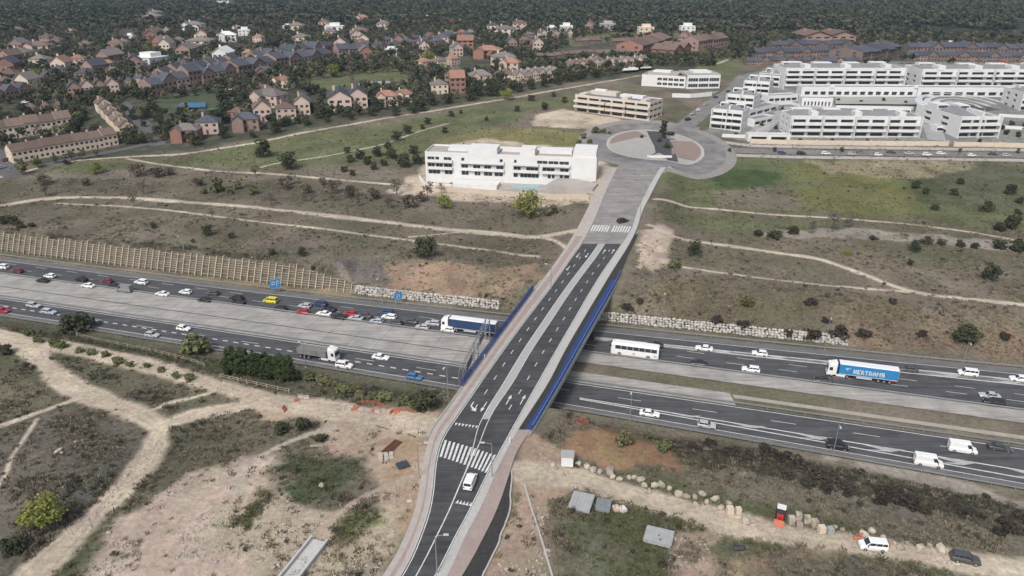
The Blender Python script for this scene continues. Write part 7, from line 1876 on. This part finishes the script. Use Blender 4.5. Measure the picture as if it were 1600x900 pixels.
for k in range(9):
    b_ = MB(); x, y, z = (k % 3)*1.0 - 1.0, (k//3 % 3)*.75 - .7, 0; a = random.uniform(-.1,.1); b_.box(x+a, x+a+.85, y, y+.6, 0, .35 + .25*random.random()); b_.build('block', mat('block_pale', (.48,.43,.38), .9, .15, 1), t)
g = G(640, 680); t = thing('steel_pipe', 'long dark pipe lying on the earth beside the bridge pavement', 'pipe', G(616, 676), 0); a, b2 = G(588,666), G(648,683)
b_ = MB(); b_.tube(a + Vector((0,0,.12)), b2 + Vector((0,0,.12)), .11, .11, 8); local(b_.build('pipe', mat('rust', (.14,.065,.045))), t)
b_ = MB(); b_.tube(b2 + Vector((-.2,0,.12)), b2 + Vector((.15,-.05,.12)), .17, .17, 8); local(b_.build('flange', mat('rust', (.14,.065,.045))), t)
# orange barriers and netting
for i, (px, py, rz, m) in enumerate([(548,635,10,M_WHITE),(556,637,-5,M_ORANGE),(553,641,30,M_ORANGE),(590,644,-25,M_WHITE),(584,643,20,M_ORANGE),(612,645,60,M_ORANGE),(620,646,15,M_ORANGE),(470,621,5,M_WHITE),(479,622,0,M_WHITE),(464,627,40,M_ORANGE),(446,642,75,M_ORANGE),(443,638,85,M_ORANGE),(1338,843,-10,M_ORANGE),(1346,838,5,M_ORANGE),(1388,852,80,M_ORANGE)]):
    g = G(px, py); t = thing('plastic_barrier', ('white' if m is M_WHITE else 'orange') + ' plastic road barrier ' + ('near the parked people carrier' if px > 1000 else 'at the netting by the bridge end' if px > 520 else 'across the mouth of the sandy track'), 'barrier', g, math.radians(rz), 'plastic barriers on the work site'); t.scale = (.8,.8,.75); m = mat('dusty_white_plastic', (.42,.39,.36), .7, .1, 1) if m is M_WHITE else m
    b_ = MB(); b_.rings([[(x,-.28,0),(x,-.1,.35),(x,-.07,.95),(x,.07,.95),(x,.1,.35),(x,.28,0)] for x in (-.75,.75)]); b_.build('shell', m, t)
    for x in (-.5,.1): b_ = MB(); b_.box(x,x+.4,-.11,.11,.55,.75); b_.build('reflector_band', mat('dusty_white_plastic', (.42,.39,.36), .7, .1, 1) if m is M_ORANGE else M_ORANGE, t)
def net_fence(label, px):
    w = [G(*q) for q in dens(px)]; t = thing('safety_netting', label, 'netting', w[0])
    pts = []
    for a, b2 in zip(w[:-1], w[1:]):
        n_ = max(1, int((b2-a).length/1.6)); pts += [a.lerp(b2, k/n_) for k in range(n_)]
    pts.append(w[-1]); net = MB()
    for i, q in enumerate(pts):
        b_ = MB(); b_.tube(q, q + Vector((0,0,1.15)), .035, .035, 5); local(b_.build('stake', M_STEEL), t)
        if i:
            a = pts[i-1]
            for z in np.linspace(.15, 1.0, 6): net.beam(a + Vector((0,0,z)), q + Vector((0,0,z - .05*math.sin(i))), .02, .045)
            for k in range(8): c_ = a.lerp(q, (k+.5)/8); net.beam(c_ + Vector((0,0,.12)), c_ + Vector((.01,0,1.02)), .03)
    o = local(net.build('net', M_ORANGE), t); o['kind'] = 'stuff'
net_fence('orange safety netting on stakes before the verge bushes', [(560,633),(575,631),(592,633),(604,640)])
net_fence('orange safety netting beside the broad bush at the bridge end', [(614,643),(632,642),(648,646)])
net_fence('orange safety netting around the pit below the bridge screen', [(895,660),(908,657),(919,663),(905,668)])
# concrete channel in the foreground
a, b2 = G(500, 846), G(448, 912); ch = thing('concrete_channel', 'pale concrete drainage channel running out of the picture foreground', 'channel', a); d = (b2 - a); d.z = 0; d.normalize(); nv = Vector((-d.y, d.x, 0))
for off, w, z0_, z1_, nm in ((-1.5,.35,-.3,.9,'side_wall'),(1.5,.35,-.3,.9,'side_wall'),(0,2.6,-.3,.25,'floor_slab')):
    c0, c1 = a + nv*off, b2 + d*3 + nv*off; hw_ = nv * w/2; b_ = MB()
    b_.hexa([c0-hw_+Vector((0,0,z0_)), c1-hw_+Vector((0,0,z0_)), c1+hw_+Vector((0,0,z0_)), c0+hw_+Vector((0,0,z0_))], [c0-hw_+Vector((0,0,z1_)), c1-hw_+Vector((0,0,z1_)), c1+hw_+Vector((0,0,z1_)), c0+hw_+Vector((0,0,z1_))]); local(b_.build(nm, mat('fresh_concrete', (.50,.49,.48), .9, .1, .8)), ch)
wall_line('thin concrete kerb line crossing the earth beside the dark trench', [(819,757),(832,800),(848,850),(864,905)], .28, M_KERB, .3, 'kerb_line', 'kerb')
# low rail fence on the verge
def rail_fence(label, px, hgt=1.1):
    w = smooth_line(gpoly(dens(px)), 1); t = thing('rail_fence', label, 'fence', G(*px[0])); pts = []
    for a, b2 in zip(w[:-1], w[1:]):
        n_ = max(1, int(np.linalg.norm(b2-a)/2.4)); pts += [a + (b2-a)*k/n_ for k in range(n_)]
    pp = MB(); pp.box(-.09,.09,-.09,.09,-.2,hgt); pm = pp.mesh('post', [M_TIMBER]); last = None
    for q in pts:
        v = Vector((q[0], q[1], H1(*q))); o = obj('post', pm, t); o.location = v - t.location
        if last:
            for z in (.45, .95): b_ = MB(); b_.beam(last + Vector((0,0,z)), v + Vector((0,0,z)), .06, .1); local(b_.build('rail', M_TIMBER), t)
        last = v
rail_fence('pale timber rail fence along the scrubby verge', [(120,525),(170,537),(230,548),(290,563),(330,577)])
rail_fence('pale timber fence low on the verge below the conifer hedge', [(345,590),(400,602),(470,618)])
# heap and small marker posts
g = G(1155, 858); t = thing('covered_heap', 'dark covered heap beside the dirt track', 'heap', g, .1)
o = obj('cover', rock_mesh(300, 'cover', M_TARP, 2), t, (0,0,.35)); o.scale = (1.5, .8, .7); o = obj('weight_stone', ROCKS[0], t, (1.2,.1,.2)); o.scale = (.3,.25,.3)
for i, (px, py, lb) in enumerate([(797,691,'white marker post at the kerb where the bridge begins'),(757,560,'white marker post on the bridge pavement by the blue screen')]):
    p = P(px, py, 7.1); z = Z1(p.y) + .13; t = thing('marker_post', lb, 'post', (p.x, p.y, z)); b_ = MB(); b_.tube((0,0,0),(0,0,1.0),.12,.12,8); b_.build('shaft', M_WHITE, t); b_ = MB(); b_.tube((0,0,1.0),(0,0,1.15),.14,.05,8); b_.build('cap', M_WHITE, t)
# loose stones on bare earth
r = np.random.default_rng(44); n = 26000
sy = 1 / (1/88 + r.uniform(0, 1, n) * (1/330 - 1/88)); sx = r.uniform(-.8, .8, n) * sy; gi_ = ingrid(sx, sy)
bare = (gcol[gi_].sum(1) > .66) & (gveg[gi_] < .3) & (fbm(sx, sy, 6, 3, 61) > .52) & (H(sx, sy) > 1.0)
_yc = np.clip(sy, ROAD_Y0, ROAD_Y1); bare &= ~((sx > np.interp(_yc, _Y, RX['SLo']) - 1) & (sx < np.interp(_yc, _Y, RX['PR']) + 4))
sx, sy = sx[bare], sy[bare]; n = len(sx)
stp = []
for k in range(3):
    q = rock_mesh(500 + k, 'stone', mat('loose_stone', (.36,.325,.28), .95, .25, 1.5, rnd=.25), 1); stp.append(bpy.data.objects.new('stone_%s' % 'abc'[k], q))
scatter('loose_stones', np.stack([sx, sy, H(sx, sy) + .03], 1), r.uniform(.08, .30, n) * (1 + (r.uniform(0,1,n) > .96) * 1.0), r.uniform(0, 6.28, n), r.integers(0, 3, n), stp, label='loose stones on the bare earth', cat='stones')

# ================================================================== HAZE
hz = MB(); hz.box(-7600, 7600, -400, 7400, -12, 112)
M_HAZE = bpy.data.materials.new('haze'); M_HAZE.use_nodes = True
_n = M_HAZE.node_tree; _n.nodes.clear(); _v = _n.nodes.new('ShaderNodeVolumePrincipled'); _o = _n.nodes.new('ShaderNodeOutputMaterial')
_v.inputs['Color'].default_value = (.58, .72, .94, 1); _v.inputs['Density'].default_value = 0.7e-4; _v.inputs['Anisotropy'].default_value = .0
_n.links.new(_v.outputs[0], _o.inputs['Volume'])
tag(hz.build('haze', M_HAZE), kind='stuff')
